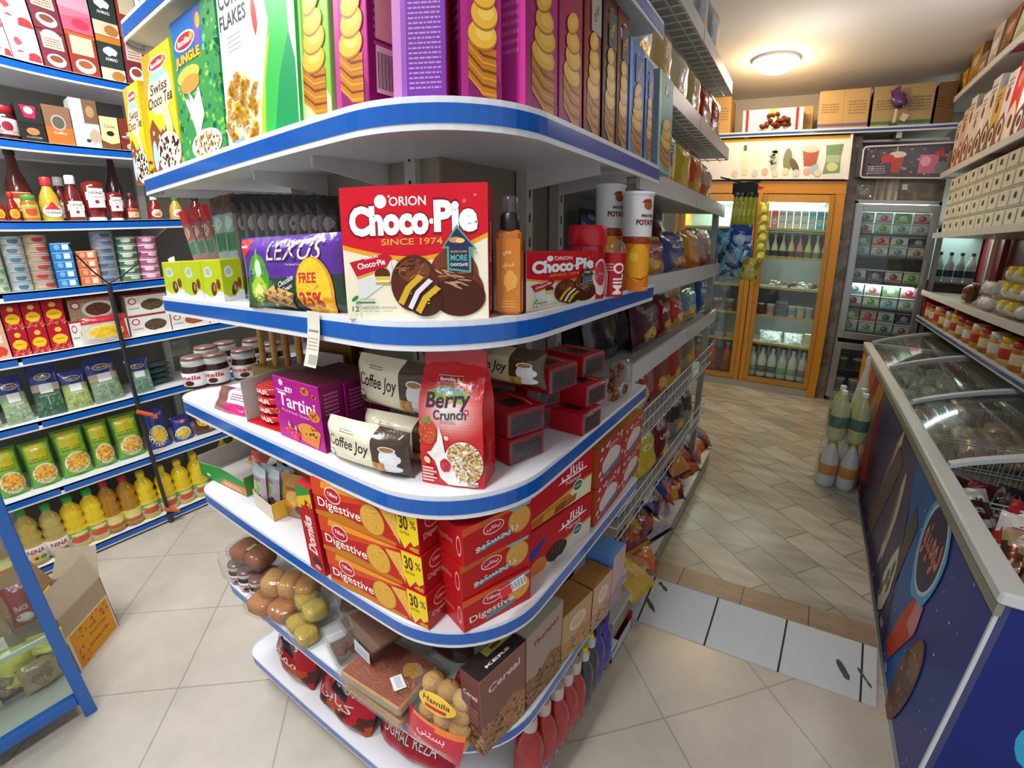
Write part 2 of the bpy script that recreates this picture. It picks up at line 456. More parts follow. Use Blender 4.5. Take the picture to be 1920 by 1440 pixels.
# ================================================================ THE SETTING
def tile_mat(name, c1, c2, mortar, bw, bh, msize, rotz, offset=0.5, rough=.3, noise_amt=.5, loc=(0, 0), nscale=3.0, streak=None, freq=2):
    m, nt, b = node_mat(name); L = nt.links.new
    tc = nn(nt, 'ShaderNodeTexCoord'); mp = nn(nt, 'ShaderNodeMapping')
    mp.inputs['Rotation'].default_value = (0, 0, rotz); mp.inputs['Location'].default_value = (*loc, 0)
    L(tc.outputs['Object'], mp.inputs[0])
    br = nn(nt, 'ShaderNodeTexBrick'); br.offset = offset; br.offset_frequency = freq; br.squash = 1
    br.inputs['Scale'].default_value = 1; br.inputs['Brick Width'].default_value = bw; br.inputs['Row Height'].default_value = bh
    br.inputs['Mortar Size'].default_value = msize; br.inputs['Mortar Smooth'].default_value = .1
    br.inputs['Color1'].default_value = lin(c1); br.inputs['Color2'].default_value = lin(c2); br.inputs['Mortar'].default_value = lin(mortar)
    L(mp.outputs[0], br.inputs['Vector'])
    nz = nn(nt, 'ShaderNodeTexNoise'); nz.inputs['Scale'].default_value = nscale; nz.inputs['Detail'].default_value = 6; nz.inputs['Roughness'].default_value = .65
    mp2 = nn(nt, 'ShaderNodeMapping'); mp2.inputs['Rotation'].default_value = (0, 0, rotz + .3)
    mp2.inputs['Scale'].default_value = streak or (1, 1, 1)
    L(tc.outputs['Object'], mp2.inputs[0]); L(mp2.outputs[0], nz.inputs['Vector'])
    mr = nn(nt, 'ShaderNodeMapRange'); mr.inputs[1].default_value = .3; mr.inputs[2].default_value = .7
    mr.inputs[3].default_value = 1 - noise_amt; mr.inputs[4].default_value = 1 + noise_amt * .35; L(nz.outputs['Fac'], mr.inputs[0])
    hs = nn(nt, 'ShaderNodeHueSaturation'); L(br.outputs['Color'], hs.inputs['Color']); L(mr.outputs[0], hs.inputs['Value'])
    L(hs.outputs[0], b.inputs['Base Color']); b.inputs['Roughness'].default_value = rough; b.inputs['Specular IOR Level'].default_value = .35
    bp = nn(nt, 'ShaderNodeBump'); bp.inputs['Strength'].default_value = .25; bp.inputs['Distance'].default_value = .004
    L(br.outputs['Fac'], bp.inputs['Height']); bp.invert = True; L(bp.outputs[0], b.inputs['Normal'])
    return m
def plain_mat(name, col, rough=.6, var=.06, scale=2.5, bump=.05, metal=0.0):
    m, nt, b = node_mat(name); L = nt.links.new
    tc = nn(nt, 'ShaderNodeTexCoord'); nz = nn(nt, 'ShaderNodeTexNoise'); nz.inputs['Scale'].default_value = scale; nz.inputs['Detail'].default_value = 5
    L(tc.outputs['Object'], nz.inputs['Vector'])
    mr = nn(nt, 'ShaderNodeMapRange'); mr.inputs[3].default_value = 1 - var; mr.inputs[4].default_value = 1 + var; L(nz.outputs['Fac'], mr.inputs[0])
    hs = nn(nt, 'ShaderNodeHueSaturation'); hs.inputs['Color'].default_value = lin(col); L(mr.outputs[0], hs.inputs['Value'])
    L(hs.outputs[0], b.inputs['Base Color']); b.inputs['Roughness'].default_value = rough; b.inputs['Metallic'].default_value = metal
    bp = nn(nt, 'ShaderNodeBump'); bp.inputs['Strength'].default_value = bump; bp.inputs['Distance'].default_value = .01
    L(nz.outputs['Fac'], bp.inputs['Height']); L(bp.outputs[0], b.inputs['Normal'])
    return m
def marble_mat(name, c1, c2):
    m, nt, b = node_mat(name); L = nt.links.new
    tc = nn(nt, 'ShaderNodeTexCoord'); nz = nn(nt, 'ShaderNodeTexNoise'); nz.inputs['Scale'].default_value = 6; nz.inputs['Detail'].default_value = 8
    nz.inputs['Distortion'].default_value = 1.5; L(tc.outputs['Object'], nz.inputs['Vector'])
    cr = nn(nt, 'ShaderNodeValToRGB'); cr.color_ramp.elements[0].position = .35; cr.color_ramp.elements[1].position = .68
    cr.color_ramp.elements[0].color = lin(c1); cr.color_ramp.elements[1].color = lin(c2); L(nz.outputs['Fac'], cr.inputs[0])
    L(cr.outputs[0], b.inputs['Base Color']); b.inputs['Roughness'].default_value = .25
    return m
def struct(name, mb, mat, label=None):
    me = mb.build(name); me.materials.clear(); me.materials.append(mat)
    me.polygons.foreach_set('material_index', [0] * len(me.polygons))
    o = bpy.data.objects.new(name, me); COL.objects.link(o); o['kind'] = 'structure'
    if label: o['label'] = label
    return o
M_FLOOR = tile_mat('beige_floor_tile', 'cbc2b4', 'c7beb0', 'aaa193', .42, .42, .003, math.radians(45), 0.0, .28, .16, (.06, .13), 4.0)
M_STONE = tile_mat('cream_stone_tile', 'c9c5b6', 'b3ac99', '8d8674', .46, .17, .0035, math.radians(41), .5, .26, .38, (.05, .02), 3.5, (.6, 3.2, 1))
M_CERAM = tile_mat('white_ceramic_tile', 'cfd3d4', 'c8cdcf', '3d3e3c', .28, 3.0, .004, 0, 0.0, .2, .04, (.09, 1.0), 6.0)
M_NOSE = tile_mat('brown_stone_edge', 'a08a70', '93785c', '5d4d3c', .27, 3.0, .003, 0, 0.0, .35, .3, (.0, 1.0), 9.0, (.5, 3, 1))
M_CEIL = plain_mat('ceiling_paint', 'dcdad7', .8, .03)
M_WALL = plain_mat('wall_paint', 'c3bfb8', .75, .05)
struct('floor', MB().box(-3.3, 1.6, -3.2, 5.7, -.1, 0, 'ffffff'), M_FLOOR, 'beige tiled floor of the front aisles')
struct('floor_raised', MB().prism([(-1.3, 1.86), (.52, 1.86), (.52, 4.62), (1.5, 4.62), (1.5, 5.6), (-1.3, 5.6)], 0, .08, 'b9ab96'), M_STONE, 'raised floor of diagonal cream stone tiles at the back')
struct('trim_1', MB().add([(-.7, 1.525, .004), (.52, 1.525, .004), (.52, 1.735, .081), (-.7, 1.735, .081), (-.7, 1.525, 0), (.52, 1.525, 0), (.52, 1.735, 0), (-.7, 1.735, 0)],
       [(0, 1, 2, 3), (0, 4, 5, 1), (1, 5, 6, 2), (3, 7, 4, 0), (7, 6, 5, 4), (2, 6, 7, 3)], 'ffffff'), M_CERAM, 'sloping row of white ceramic tiles at the floor step')
struct('trim_2', MB().box(-.7, .52, 1.735, 1.86, 0, .083, 'a08a70'), M_NOSE, 'brown stone strip edging the raised floor')
struct('ceiling', MB().box(-3.3, 1.6, -3.2, 5.7, 3.0, 3.1, 'ffffff'), M_CEIL)
struct('wall_left', MB().box(-3.4, -3.26, -3.2, 5.7, 0, 3.0, 'ffffff'), M_WALL)
struct('wall_right', MB().box(1.5, 1.6, 1.0, 5.7, 0, 3.0, 'ffffff'), plain_mat('red_wall_paint', '8e2a28', .6))
struct('wall_back', MB().box(-3.3, 1.6, 5.6, 5.7, 0, 3.0, 'ffffff'), M_WALL)
# dark chips knocked out of the white tiles
def chip(name, pts, lab):
    mb = MB(); mb.prism(pts, .0, .0012, '55564e', 'matte')
    o = obj(name, mb, None, lab, 'floor chip'); sl = math.atan2(.077, .21)
    o.location = (0, 1.525, .0048); o.rotation_euler = (sl, 0, 0); o['kind'] = 'structure'; return o
def ragged(x0, y0, x1, y1, w, seed, n=7):
    R = random.Random(seed); a = []; b = []
    nx, ny = -(y1 - y0), x1 - x0; k = w / math.hypot(nx, ny) / 2
    for i in range(n):
        t = i / (n - 1); x, y = x0 + (x1 - x0) * t, y0 + (y1 - y0) * t; g = k * R.uniform(.5, 1.2) * (.35 if i in (0, n - 1) else 1)
        a.append((x + nx * g, y + ny * g)); b.append((x - nx * g, y - ny * g))
    return a + b[::-1]
chip('trim_3', ragged(-.345, .205, -.30, .175, .014, 2), 'dark chip at the upper left of the white step tiles')
chip('trim_4', ragged(-.375, .115, -.315, .06, .018, 3), 'dark chip at the lower left of the white step tiles')
chip('trim_5', ragged(.385, .125, .43, .06, .02, 5), 'dark chip in the middle of the right white step tile')
chip('trim_6', ragged(.455, .12, .505, .06, .010, 6), 'thin dark chip beside the freezer on the white step tiles')
bulb('ceiling_bulb_light', (-.367, 4.5, 2.80), 9, (1.0, .66, .32), .05)
t = thing('ceiling_light', 'glowing warm dome lamp on the ceiling above the back aisle', 'light', (-.367, 4.5, 3.0))
obj('base', MB().lathe([(.18, -.02), (.185, -.01), (.185, 0)], 'e8e2d8', 'plast', 28), t)
obj('dome', MB().lathe([(.03, -.10), (.10, -.09), (.15, -.06), (.17, -.02)], 'ffdca8', 'lampglow', 28), t)

# ---------------------------------------------------------------- gondola with its rounded end shelves
WHITE, BLUE, CORE = 'e6e7ea', '0f5bb5', '8c8070'
def outline(x0, x1, y0, y1, rl, rr, n=14):
    """plan of one end shelf: small rounding at the left corner, large one at the right corner"""
    p = [(x0, y1)]
    for i in range(n + 1):
        a = PI + PI / 2 * i / n; p.append((x0 + rl + rl * math.cos(a), y0 + rl + rl * math.sin(a)))
    for i in range(n + 1):
        a = -PI / 2 + PI / 2 * i / n; p.append((x1 - rr + rr * math.cos(a), y0 + rr + rr * math.sin(a)))
    p.append((x1, y1)); return p
def rail(mb, path, z0, z1, off, col, fin='paint', th=.002, closed=False):
    """thin vertical band that follows the edge, set off outwards"""
    P = []
    for i, (x, y) in enumerate(path):
        a = Vector(path[max(i - 1, 0)]); b = Vector(path[min(i + 1, len(path) - 1)]); d = (b - a).normalized(); P.append((x + d.y * off, y - d.x * off))
    n = len(P); vs = [(x, y, z) for z in (z0, z1) for x, y in P]
    vs += [(p[0] + (q[0] - p[0]) * .0 , p[1], z) for z in (z0, z1) for p, q in zip(path, P)]
    fs = [(i, i + 1, n + i + 1, n + i) for i in range(n - 1)]
    fs += [(n + i, n + i + 1, 3 * n + i + 1, 3 * n + i) for i in range(n - 1)] + [(i + 1, i, 2 * n + i, 2 * n + i + 1) for i in range(n - 1)]
    fs += [(0, n, 3 * n, 2 * n), (n - 1, 2 * n - 1, 4 * n - 1, 3 * n - 1)]
    mb.add(vs, fs, col, fin); return mb
G = thing('gondola', 'white metal gondola with stacked rounded end shelves and blue price strips', 'shelving', (-.9, .9, 0))
def gobj(name, mb, par=G, **k):
    o = obj(name, mb, par, **k)
    if par is G: o.location = (.9, -.9, 0)
    return o
gobj('back_panel', MB().box(-1.19, -.66, .76, 1.255, .02, 2.35, CORE, 'paint').box(-1.19, -.66, .752, .76, .02, 2.35, '9b8e7c', 'paint'))
for x, y in ((-.655, 1.03), (-.655, 1.20), (-1.10, .735), (-.74, .735)):
    mb = MB().box(x, x + .03, y, y + .03, .02, 2.35, 'bdb9b0', 'paint')
    for k in range(36):
        zz = .1 + k * .06
        mb.box(x + .0305, x + .0308, y + .012, y + .018, zz, zz + .022, '3a3834', 'matte') if x > -.7 else mb.box(x + .012, x + .018, y - .0008, y - .0004, zz, zz + .022, '3a3834', 'matte')
    gobj('upright', mb)
END = [.13, .455, .795, 1.086, 1.366, 1.665, 2.015]
for k, zc in enumerate(END):
    pl = outline(-1.425, -.365, .455, 1.245, .055, .2 if k else .22)
    mb = MB().prism(pl, zc - .0, zc + .0213, WHITE, 'paint')
    rail(mb, pl, zc - .0215, zc + .0225, .003, WHITE)
    s = gobj('shelf', mb)
    path = pl[1:] if k else pl
    gobj('price_strip', rail(MB(), path, zc - .0125, zc + .0135, .0042, BLUE, 'gloss'), s)
    for (xa, ya, xb, yb) in ((-1.03, .56, -1.03, .752), (-.81, .56, -.81, .752), (-.655, 1.215, -.44, 1.215), (-.655, 1.045, -.44, 1.045)):
        bk = MB()
        if xa == xb: bk.add([(xa - .004, ya, zc), (xa - .004, yb, zc), (xa - .004, yb, zc - .05), (xa - .004, ya, zc - .02), (xa + .004, ya, zc), (xa + .004, yb, zc), (xa + .004, yb, zc - .05), (xa + .004, ya, zc - .02)], [(0, 1, 2, 3), (4, 5, 6, 7), (3, 2, 6, 7), (0, 3, 7, 4)], 'd5d3cf', 'paint')
        else: bk.add([(xa, ya - .004, zc), (xb, ya - .004, zc), (xb, ya - .004, zc - .02), (xa, ya - .004, zc - .05), (xa, ya + .004, zc), (xb, ya + .004, zc), (xb, ya + .004, zc - .02), (xa, ya + .004, zc - .05)], [(0, 1, 2, 3), (4, 5, 6, 7), (3, 2, 6, 7), (1, 2, 6, 5)], 'd5d3cf', 'paint')
        if k: gobj('bracket', bk, s)
TOP = [z + .0215 for z in END]   # resting height of each end shelf

# ---------------------------------------------------------------- wall shelving on the left
LS = thing('wall_shelving', 'long white wall shelving with blue price strips along the left wall', 'shelving', (-3.2, .9, 0))
LZ = [.035, .405, .752, 1.06, 1.347, 1.65, 1.99, 2.31]
def lobj(name, mb, par=LS):
    o = obj(name, mb, par)
    if par is LS: o.location = (3.2, -.9, 0)
    return o
LX = -2.83
lobj('back_panel', MB().box(-3.255, -3.235, -1.2, 3.2, .0, 2.95, '86837b', 'paint'))
for y in (-.9, .06, 1.02, 1.98, 2.9):
    lobj('upright', MB().box(-3.235, -3.20, y - .02, y + .02, 0, 2.95, 'cfcdc8', 'paint'))
for k, zc in enumerate(LZ):
    xf = LX if k < 6 else LX - .02
    mb = MB().box(-3.2, xf, -1.2, 3.2, zc, zc + .0213, WHITE, 'paint').box(xf - .012, xf, -1.2, 3.2, zc - .0215, zc + .0225, WHITE, 'paint')
    s = lobj('shelf', mb)
    for y0, y1 in ((-1.18, .255), (.27, 1.74), (1.755, 3.18)): lobj('price_strip', MB().box(xf, xf + .0015, y0, y1, zc - .0125, zc + .0135, BLUE, 'gloss'), s)
    for y in (-.9, .06, 1.02, 1.98, 2.9):
        bk = MB(); bk.add([(-3.2, y - .004, zc), (xf - .05, y - .004, zc), (xf - .05, y - .004, zc - .02), (-3.2, y - .004, zc - .09), (-3.2, y + .004, zc), (xf - .05, y + .004, zc), (xf - .05, y + .004, zc - .02), (-3.2, y + .004, zc - .09)], [(0, 1, 2, 3), (4, 5, 6, 7), (3, 2, 6, 7), (1, 2, 6, 5)], 'd5d3cf', 'paint')
        if k: lobj('bracket', bk, s)
LT = [z + .0215 for z in LZ]

# ---------------------------------------------------------------- metal snack rack beyond the end shelves
RK = thing('snack_rack', 'grey white metal snack rack with wire baskets along the right aisle', 'rack', (-.7, 2.0, 0))
def robj(name, mb, par=RK):
    o = obj(name, mb, par)
    if par is RK: o.location = (.7, -2.0, 0)
    return o
RX = -.42
robj('back_panel', MB().box(-.80, -.78, 1.27, 2.70, .1, 2.6, '8d8c88', 'paint'))
for y in (1.275, 2.66): robj('upright', MB().box(-.78, -.745, y, y + .035, .08, 2.65, 'b9bbbb', 'paint'))
robj('post', MB().box(-.475, -.445, 2.66, 2.695, .09, 1.66, 'b4b9b8', 'steel'))
robj('end_glass', MB().box(-.745, -.475, 2.675, 2.68, .25, 1.66, 'ffffff', 'glass'))
RZ = [1.10, 1.35, 1.65, 1.94, 2.27]
for k, zt in enumerate(RZ):
    mb = MB().box(-.78, RX - .01, 1.27, 2.70, zt, zt + .012, 'b7b8b8', 'paint')
    mb.box(RX - .01, RX, 1.27, 1.98, zt - .015, zt + .045, 'cdcecf', 'paint').box(RX - .01, RX + .001, 1.985, 2.70, zt - .015, zt + .045, 'c6c7c8', 'paint')
    if k > 2:   # wire floor under the upper shelves
        for i in range(24): mb.box(-.78, RX, 1.28 + i * .06, 1.284 + i * .06, zt - .02, zt - .016, 'd9d9d6', 'paint')
        for i in range(6): mb.box(-.76 + i * .06, -.757 + i * .06, 1.27, 2.7, zt - .024, zt - .02, 'd9d9d6', 'paint')
    robj('shelf', mb)
for zt in (.83, .52):
    mb = MB().box(-.78, RX - .02, 1.27, 2.70, zt, zt + .008, 'a9aaa8', 'paint')
    xw = RX
    for dz in (.02, .075, .125):
        mb.tube([(-.74, 1.275, zt + dz), (xw, 1.275, zt + dz), (xw, 2.69, zt + dz), (-.74, 2.69, zt + dz)], .0028, 'd8dad9', 'paint', 6)
    for i in range(24): mb.box(xw - .0007, xw + .0007, 1.28 + i * .06, 1.2814 + i * .06, zt, zt + .125, 'c2c4c3', 'paint')
    robj('basket', mb)
robj('base', MB().box(-.78, -.395, 1.27, 2.98, .09, .19, '8d867c', 'paint').box(-.78, -.39, 1.265, 2.985, .19, .205, 'c4c3c0', 'paint', .002))


# ================================================================ END SHELVES: product kinds
def put(name, mb, P, label, cat, group=None, tilt=0.0, lean=0.0):
    return obj(name, mb, None, label, cat, group, loc=P[:3], rot=(tilt, lean, P[4] if len(P) > 5 else 0))
def familia(F, u, v, w, h):
    F.ell(u, v, w * .56, h * .62, 'ffffff', n=20); F.ell(u, v, w * .5, h * .5, 'c8102e', n=20)
    F.text('familia', u - w * .06, v, w * .68, h * .45, 'ffffff', .02); F.ell(u + w * .36, v + h * .05, h * .28 / F.asp, h * .28, 'f5b51e', n=12)
def crisps(F, u0, u1, v0, v1, n=4):
    """a stack of golden crisps, the top ones fanning out"""
    w, h = u1 - u0, v1 - v0
    F.poly([(u0, v0 + h * .16), (u0 + w * .5, v0 + h * .02), (u1, v0), (u1, v0 + h * .36), (u0, v0 + h * .42)], 'c57a1c')
    for k in range(6):
        a = v0 + h * (.14 + .055 * k); F.poly([(u0, a), (u0 + w * .5, a - h * .11), (u1, a - h * .12), (u1, a - h * .105), (u0 + w * .5, a - h * .09), (u0, a + h * .018)], '7d430c' if k % 2 else 'e09a2c')
    for k, (x, y, rx, ry, rt) in enumerate([(.5, .45, .52, .11, -.10), (.57, .60, .48, .115, .08), (.55, .735, .42, .10, .2), (.52, .90, .40, .085, .62)][:n]):
        F.ell(u0 + w * x, v0 + h * y, w * rx, h * ry, 'b8741c', n=20, rot=rt); F.ell(u0 + w * x, v0 + h * (y + .012), w * rx * .97, h * ry * .93, 'f2b93a', n=20, rot=rt)
        F.ell(u0 + w * (x + .05), v0 + h * (y + .02), w * rx * .6, h * ry * .5, 'f7cd5e', n=16, rot=rt)
def splash(F, u, v, r, col, seed=1, n=5):
    R = random.Random(seed)
    for k in range(n): F.ell(u + R.uniform(-r, r) / F.asp, v + R.uniform(-r, r) * .7, r * R.uniform(.3, .7) / F.asp, r * R.uniform(.3, .6), col[k % len(col)], n=14, wob=.3, seed=seed + k)

# ---- top visible shelf: cereal and crisp boxes
T5 = TOP[5]
def swiss_box(P, h, label, seed):
    mb, F = carton(P[3], .055, h, ['f4d21c', 'f0c81a', 'e9b814', 'f4d21c', 'e9b814', 'f4d21c'], 'gcard'); f = F['front']
    f.poly([(0, 1), (.35, 1), (0, .55)], 'f0a51c'); familia(f, .55, .88, .6, .09)
    f.ell(.52, .66, .42, .18, 'fbf0c0', n=20); f.ell(.5, .79, .3, .03, '9fd0e8')
    f.text('Swiss', .5, .70, .62, .085, '5a2c10', .02, .2); f.text('Choco Tea', .5, .60, .86, .09, '5a2c10', .02, .2)
    f.poly([(0, 0), (1, 0), (1, .22), (.75, .42), (.4, .34), (.15, .48), (0, .4)], '8a4a24'); f.ell(.62, .16, .42, .17, 'efe6d4', n=24)
    f.specks(70, .26, .96, .02, .3, .028, ['4e2610', '6b3818', '8a5428', '3c1c0c'], seed, lambda u, v: ((u - .62) / .38) ** 2 + ((v - .16) / .145) ** 2 < 1)
    f.ell(.7, .42, .12, .16, 'f6dfa0', rot=.4); f.ell(.12, .17, .09, .13, 'b8d8ec', n=16)
    for k in range(4): f.ell(.15 + .2 * k, .36 - .05 * (k % 2), .035, .02, 'ffe9a8', n=8)
    F['right'].rect(.08, .92, .05, .95, 'f6dc3a'); F['right'].text('c', .5, .88, .2, .03, '6a5a10')
    F['right'].specks(20, .1, .9, .03, .2, .025, ['8a4a24', 'b98a2a'], seed + 3)
    return put('cereal_box', mb, P, label, 'cereal box', 'yellow cereal boxes on the upper end shelf')
swiss_box((-1.491, 0.485, 1.687, 0.1109, -0, 0.2508), .245, 'leftmost yellow cereal box at the tip of the upper end shelf', 1)
swiss_box((-1.276, 0.475, 1.687, 0.1702, 0.0002, 0.2733), .272, 'yellow cereal box with brown lettering beside the jungle print box', 2)
P = (-1.075, 0.475, 1.687, 0.2111, -0.0002, 0.2895); mb, F = carton(P[3], .06, .292, ['3f9a4a', '2f7a3a', '2f8a40', '2c8c50', '2f7a3a', '3f9a4a'], 'gcard'); f = F['front']
f.poly([(.05, 1), (.72, 1), (.72, .72), (.08, .66)], '1f6fc4'); f.specks(240, 0, 1, 0, 1, .032, ['1f7a36', '58b548', '2d9a5a', '9ad04a', '1d6a50', '6ac86a'], 4, lambda u, v: u > .62 or v < .62)
f.poly([(.58, .98), (.68, .99), (.66, .74), (.56, .72)], '7a5ab0'); f.ell(.65, .9, .05, .05, 'e8b020')
familia(f, .33, .83, .42, .1); f.text('JUNGLE', .36, .71, .56, .08, 'f6d018', .03, out='b06a10'); f.ell(.34, .6, .26, .06, 'e8c850'); f.ell(.36, .54, .22, .06, 'd89a40')
f.poly([(.3, .5), (.42, .42), (.55, .5), (.62, .3), (.42, .12), (.36, .3)], 'd4dde8'); f.poly([(.2, .46), (.3, .44), (.5, .2), (.44, .16)], 'e9eef4')
f.ell(.6, .1, .34, .1, 'e9eef2', n=24); f.specks(90, .3, .9, .02, .18, .02, ['c87818', 'e0a030', '8a4a18', 'f2c850'], 5, lambda u, v: ((u - .6) / .3) ** 2 + ((v - .1) / .085) ** 2 < 1)
F['right'].specks(120, 0, 1, 0, 1, .03, ['1f7a36', '58b548', '2d9a5a', '9ad04a', '1d6a50'], 8)
put('cereal_box', mb, P, 'green cereal box with jungle leaves and blue header', 'cereal box')
P = (-0.8226, 0.467, 1.687, 0.2424, 0.0002, 0.2272); mb, F = carton(P[3], .07, .30, ['f4f4f0', 'f4f4f0', 'f0f0ec', '2fae4e', 'f4f4f0', 'f4f4f0'], 'gcard'); f = F['front']
GR = [(.66, 1), (.97, 1), (.985, .84), (.93, .66), (.93, .5), (.99, .34), (.995, .2), (.995, .0), (.52, 0), (.54, .16), (.6, .34), (.66, .5), (.70, .6), (.66, .72), (.585, .8)]
f.ell(.26, .17, .26, .24, 'fbe9b0', n=28)
f.specks(170, 0, .54, .0, .42, .045, ['f0a818', 'f6c648', 'e08a10', 'fae29a', 'fdf2cc'], 11, lambda u, v: ((u - .26) / .25) ** 2 + ((v - .18) / .22) ** 2 < 1)
f.poly(GR, '3cc052'); f.poly([(.8, .3), (.93, .5), (.99, .34), (.995, .0), (.7, 0)], '1c9c58'); f.poly([(.52, 0), (.58, 0), (.62, .3), (.72, .56), (.66, .5), (.54, .16)], 'b4dc2c'); f.poly([(.66, 1), (.72, 1), (.66, .84), (.6, .8)], 'd8e83a')
f.poly([(.50, .80), (.545, .72), (.56, .62), (.53, .56), (.50, .62), (.485, .7)], 'd42a20')
f.text('CORN', .21, .86, .36, .115, '30343c', .015); f.text('FLAKES', .22, .73, .39, .085, '30343c', .01); f.lines(.12, .32, .55, .66, 4, 'c9c9c6', 3); f.ell(.18, .02, .1, .02, '7fb4de')
put('cereal_box', mb, P, 'large white corn flakes box with a sweeping green band', 'cereal box')
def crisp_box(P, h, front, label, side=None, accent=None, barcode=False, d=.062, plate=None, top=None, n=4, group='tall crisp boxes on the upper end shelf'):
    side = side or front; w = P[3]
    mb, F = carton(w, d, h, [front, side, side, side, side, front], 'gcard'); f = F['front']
    if accent: f.poly([(0, 0), (1, 0), (1, .1), (.6, .25), (0, .18)], accent[0]); f.rect(0, .16, 0, 1, accent[1])
    splash(f, .55, .86, .06, top or ['f2dbe8', 'e9c2d6', 'ffffff'], 7, 7)
    crisps(f, .16, .86, .03, .66, n)
    if plate: f.rect(.35, .95, .66, .9, plate[0]); f.text(plate[1], .65, .78, .5, .06, plate[2], .03, rot=1.1)
    r = F['right']; r.lines(.2, .8, .3, .95, 18, mixc(side, 'ffffff', .3), 5)
    if barcode:
        r.rect(.25, .9, .08, .30, 'e8d8cc'); r.rect(.25, .9, .33, .62, 'd8b8a4')
        for k in range(16): r.rect(.3 + k * .036, .3 + k * .036 + (.012 if k % 3 else .022), .1, .27, '3a2430')
    F['left'].lines(.2, .8, .3, .95, 14, mixc(side, 'ffffff', .25), 9)
    return put('crisp_box', mb, P, label, 'crisp box', group)
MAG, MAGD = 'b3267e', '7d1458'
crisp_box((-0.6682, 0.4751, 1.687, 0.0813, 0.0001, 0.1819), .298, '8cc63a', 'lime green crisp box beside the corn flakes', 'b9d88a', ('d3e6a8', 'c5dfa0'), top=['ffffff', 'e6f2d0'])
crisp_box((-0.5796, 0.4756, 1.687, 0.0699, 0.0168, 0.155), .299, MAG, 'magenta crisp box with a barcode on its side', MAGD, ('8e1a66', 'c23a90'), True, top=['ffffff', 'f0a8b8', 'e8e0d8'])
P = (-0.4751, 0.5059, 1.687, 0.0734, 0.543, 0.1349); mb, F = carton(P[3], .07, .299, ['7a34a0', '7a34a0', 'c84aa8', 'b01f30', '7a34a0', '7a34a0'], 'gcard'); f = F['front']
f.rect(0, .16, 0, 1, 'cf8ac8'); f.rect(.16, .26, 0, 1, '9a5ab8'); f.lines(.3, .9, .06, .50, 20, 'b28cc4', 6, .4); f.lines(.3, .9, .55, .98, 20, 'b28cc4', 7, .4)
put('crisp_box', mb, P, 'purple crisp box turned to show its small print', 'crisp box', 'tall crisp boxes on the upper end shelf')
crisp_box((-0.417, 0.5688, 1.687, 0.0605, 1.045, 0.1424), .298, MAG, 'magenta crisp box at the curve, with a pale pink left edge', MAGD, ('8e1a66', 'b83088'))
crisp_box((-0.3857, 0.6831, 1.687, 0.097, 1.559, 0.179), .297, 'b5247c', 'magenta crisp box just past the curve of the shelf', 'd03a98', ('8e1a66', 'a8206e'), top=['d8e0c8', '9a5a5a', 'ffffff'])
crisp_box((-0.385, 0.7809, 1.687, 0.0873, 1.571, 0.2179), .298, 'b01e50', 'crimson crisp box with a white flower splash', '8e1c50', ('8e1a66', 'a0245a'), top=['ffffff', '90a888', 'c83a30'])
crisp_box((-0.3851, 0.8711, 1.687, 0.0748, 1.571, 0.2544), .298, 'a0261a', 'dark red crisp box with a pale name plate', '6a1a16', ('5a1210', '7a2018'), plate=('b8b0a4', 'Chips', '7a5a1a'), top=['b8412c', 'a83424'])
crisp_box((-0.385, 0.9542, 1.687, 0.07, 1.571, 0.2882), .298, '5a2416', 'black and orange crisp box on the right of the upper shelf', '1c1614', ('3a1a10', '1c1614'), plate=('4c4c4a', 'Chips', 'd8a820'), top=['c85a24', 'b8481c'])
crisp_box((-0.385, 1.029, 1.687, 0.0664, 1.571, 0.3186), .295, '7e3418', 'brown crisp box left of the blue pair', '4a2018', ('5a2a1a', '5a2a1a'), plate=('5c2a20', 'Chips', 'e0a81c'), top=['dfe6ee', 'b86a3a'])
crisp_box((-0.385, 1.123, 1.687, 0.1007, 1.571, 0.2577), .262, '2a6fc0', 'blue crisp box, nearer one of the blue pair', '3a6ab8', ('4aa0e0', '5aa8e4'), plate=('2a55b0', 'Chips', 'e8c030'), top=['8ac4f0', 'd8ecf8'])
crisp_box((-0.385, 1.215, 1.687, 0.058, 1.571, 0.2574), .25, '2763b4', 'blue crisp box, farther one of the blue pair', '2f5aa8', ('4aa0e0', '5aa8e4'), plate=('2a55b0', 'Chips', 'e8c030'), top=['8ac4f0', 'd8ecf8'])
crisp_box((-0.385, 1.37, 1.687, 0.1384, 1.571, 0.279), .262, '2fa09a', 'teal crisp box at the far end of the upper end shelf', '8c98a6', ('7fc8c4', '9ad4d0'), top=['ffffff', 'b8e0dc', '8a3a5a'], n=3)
# boxes on the shelf above, only their feet in the picture
for k, (x, c) in enumerate(((-1.36, '6a98c8'), (-1.22, 'c8a08a'), (-1.05, '8a9ab8'))):
    mb, F = carton(.11, .08, .27, c); F['front'].specks(40, .05, .95, 0, .5, .05, ['e8e0d8', '8a5a4a', 'd8b890'], k); F['front'].rect(0, .2, 0, 1, mixc(c, 'ffffff', .5))
    put('cereal_box', mb, (x, .50, TOP[6], .11, 0, .27), ['pale blue carton at the tip of the topmost end shelf', 'tan patterned carton second from the tip of the topmost end shelf', 'grey blue carton third from the tip of the topmost end shelf'][k], 'cereal box')

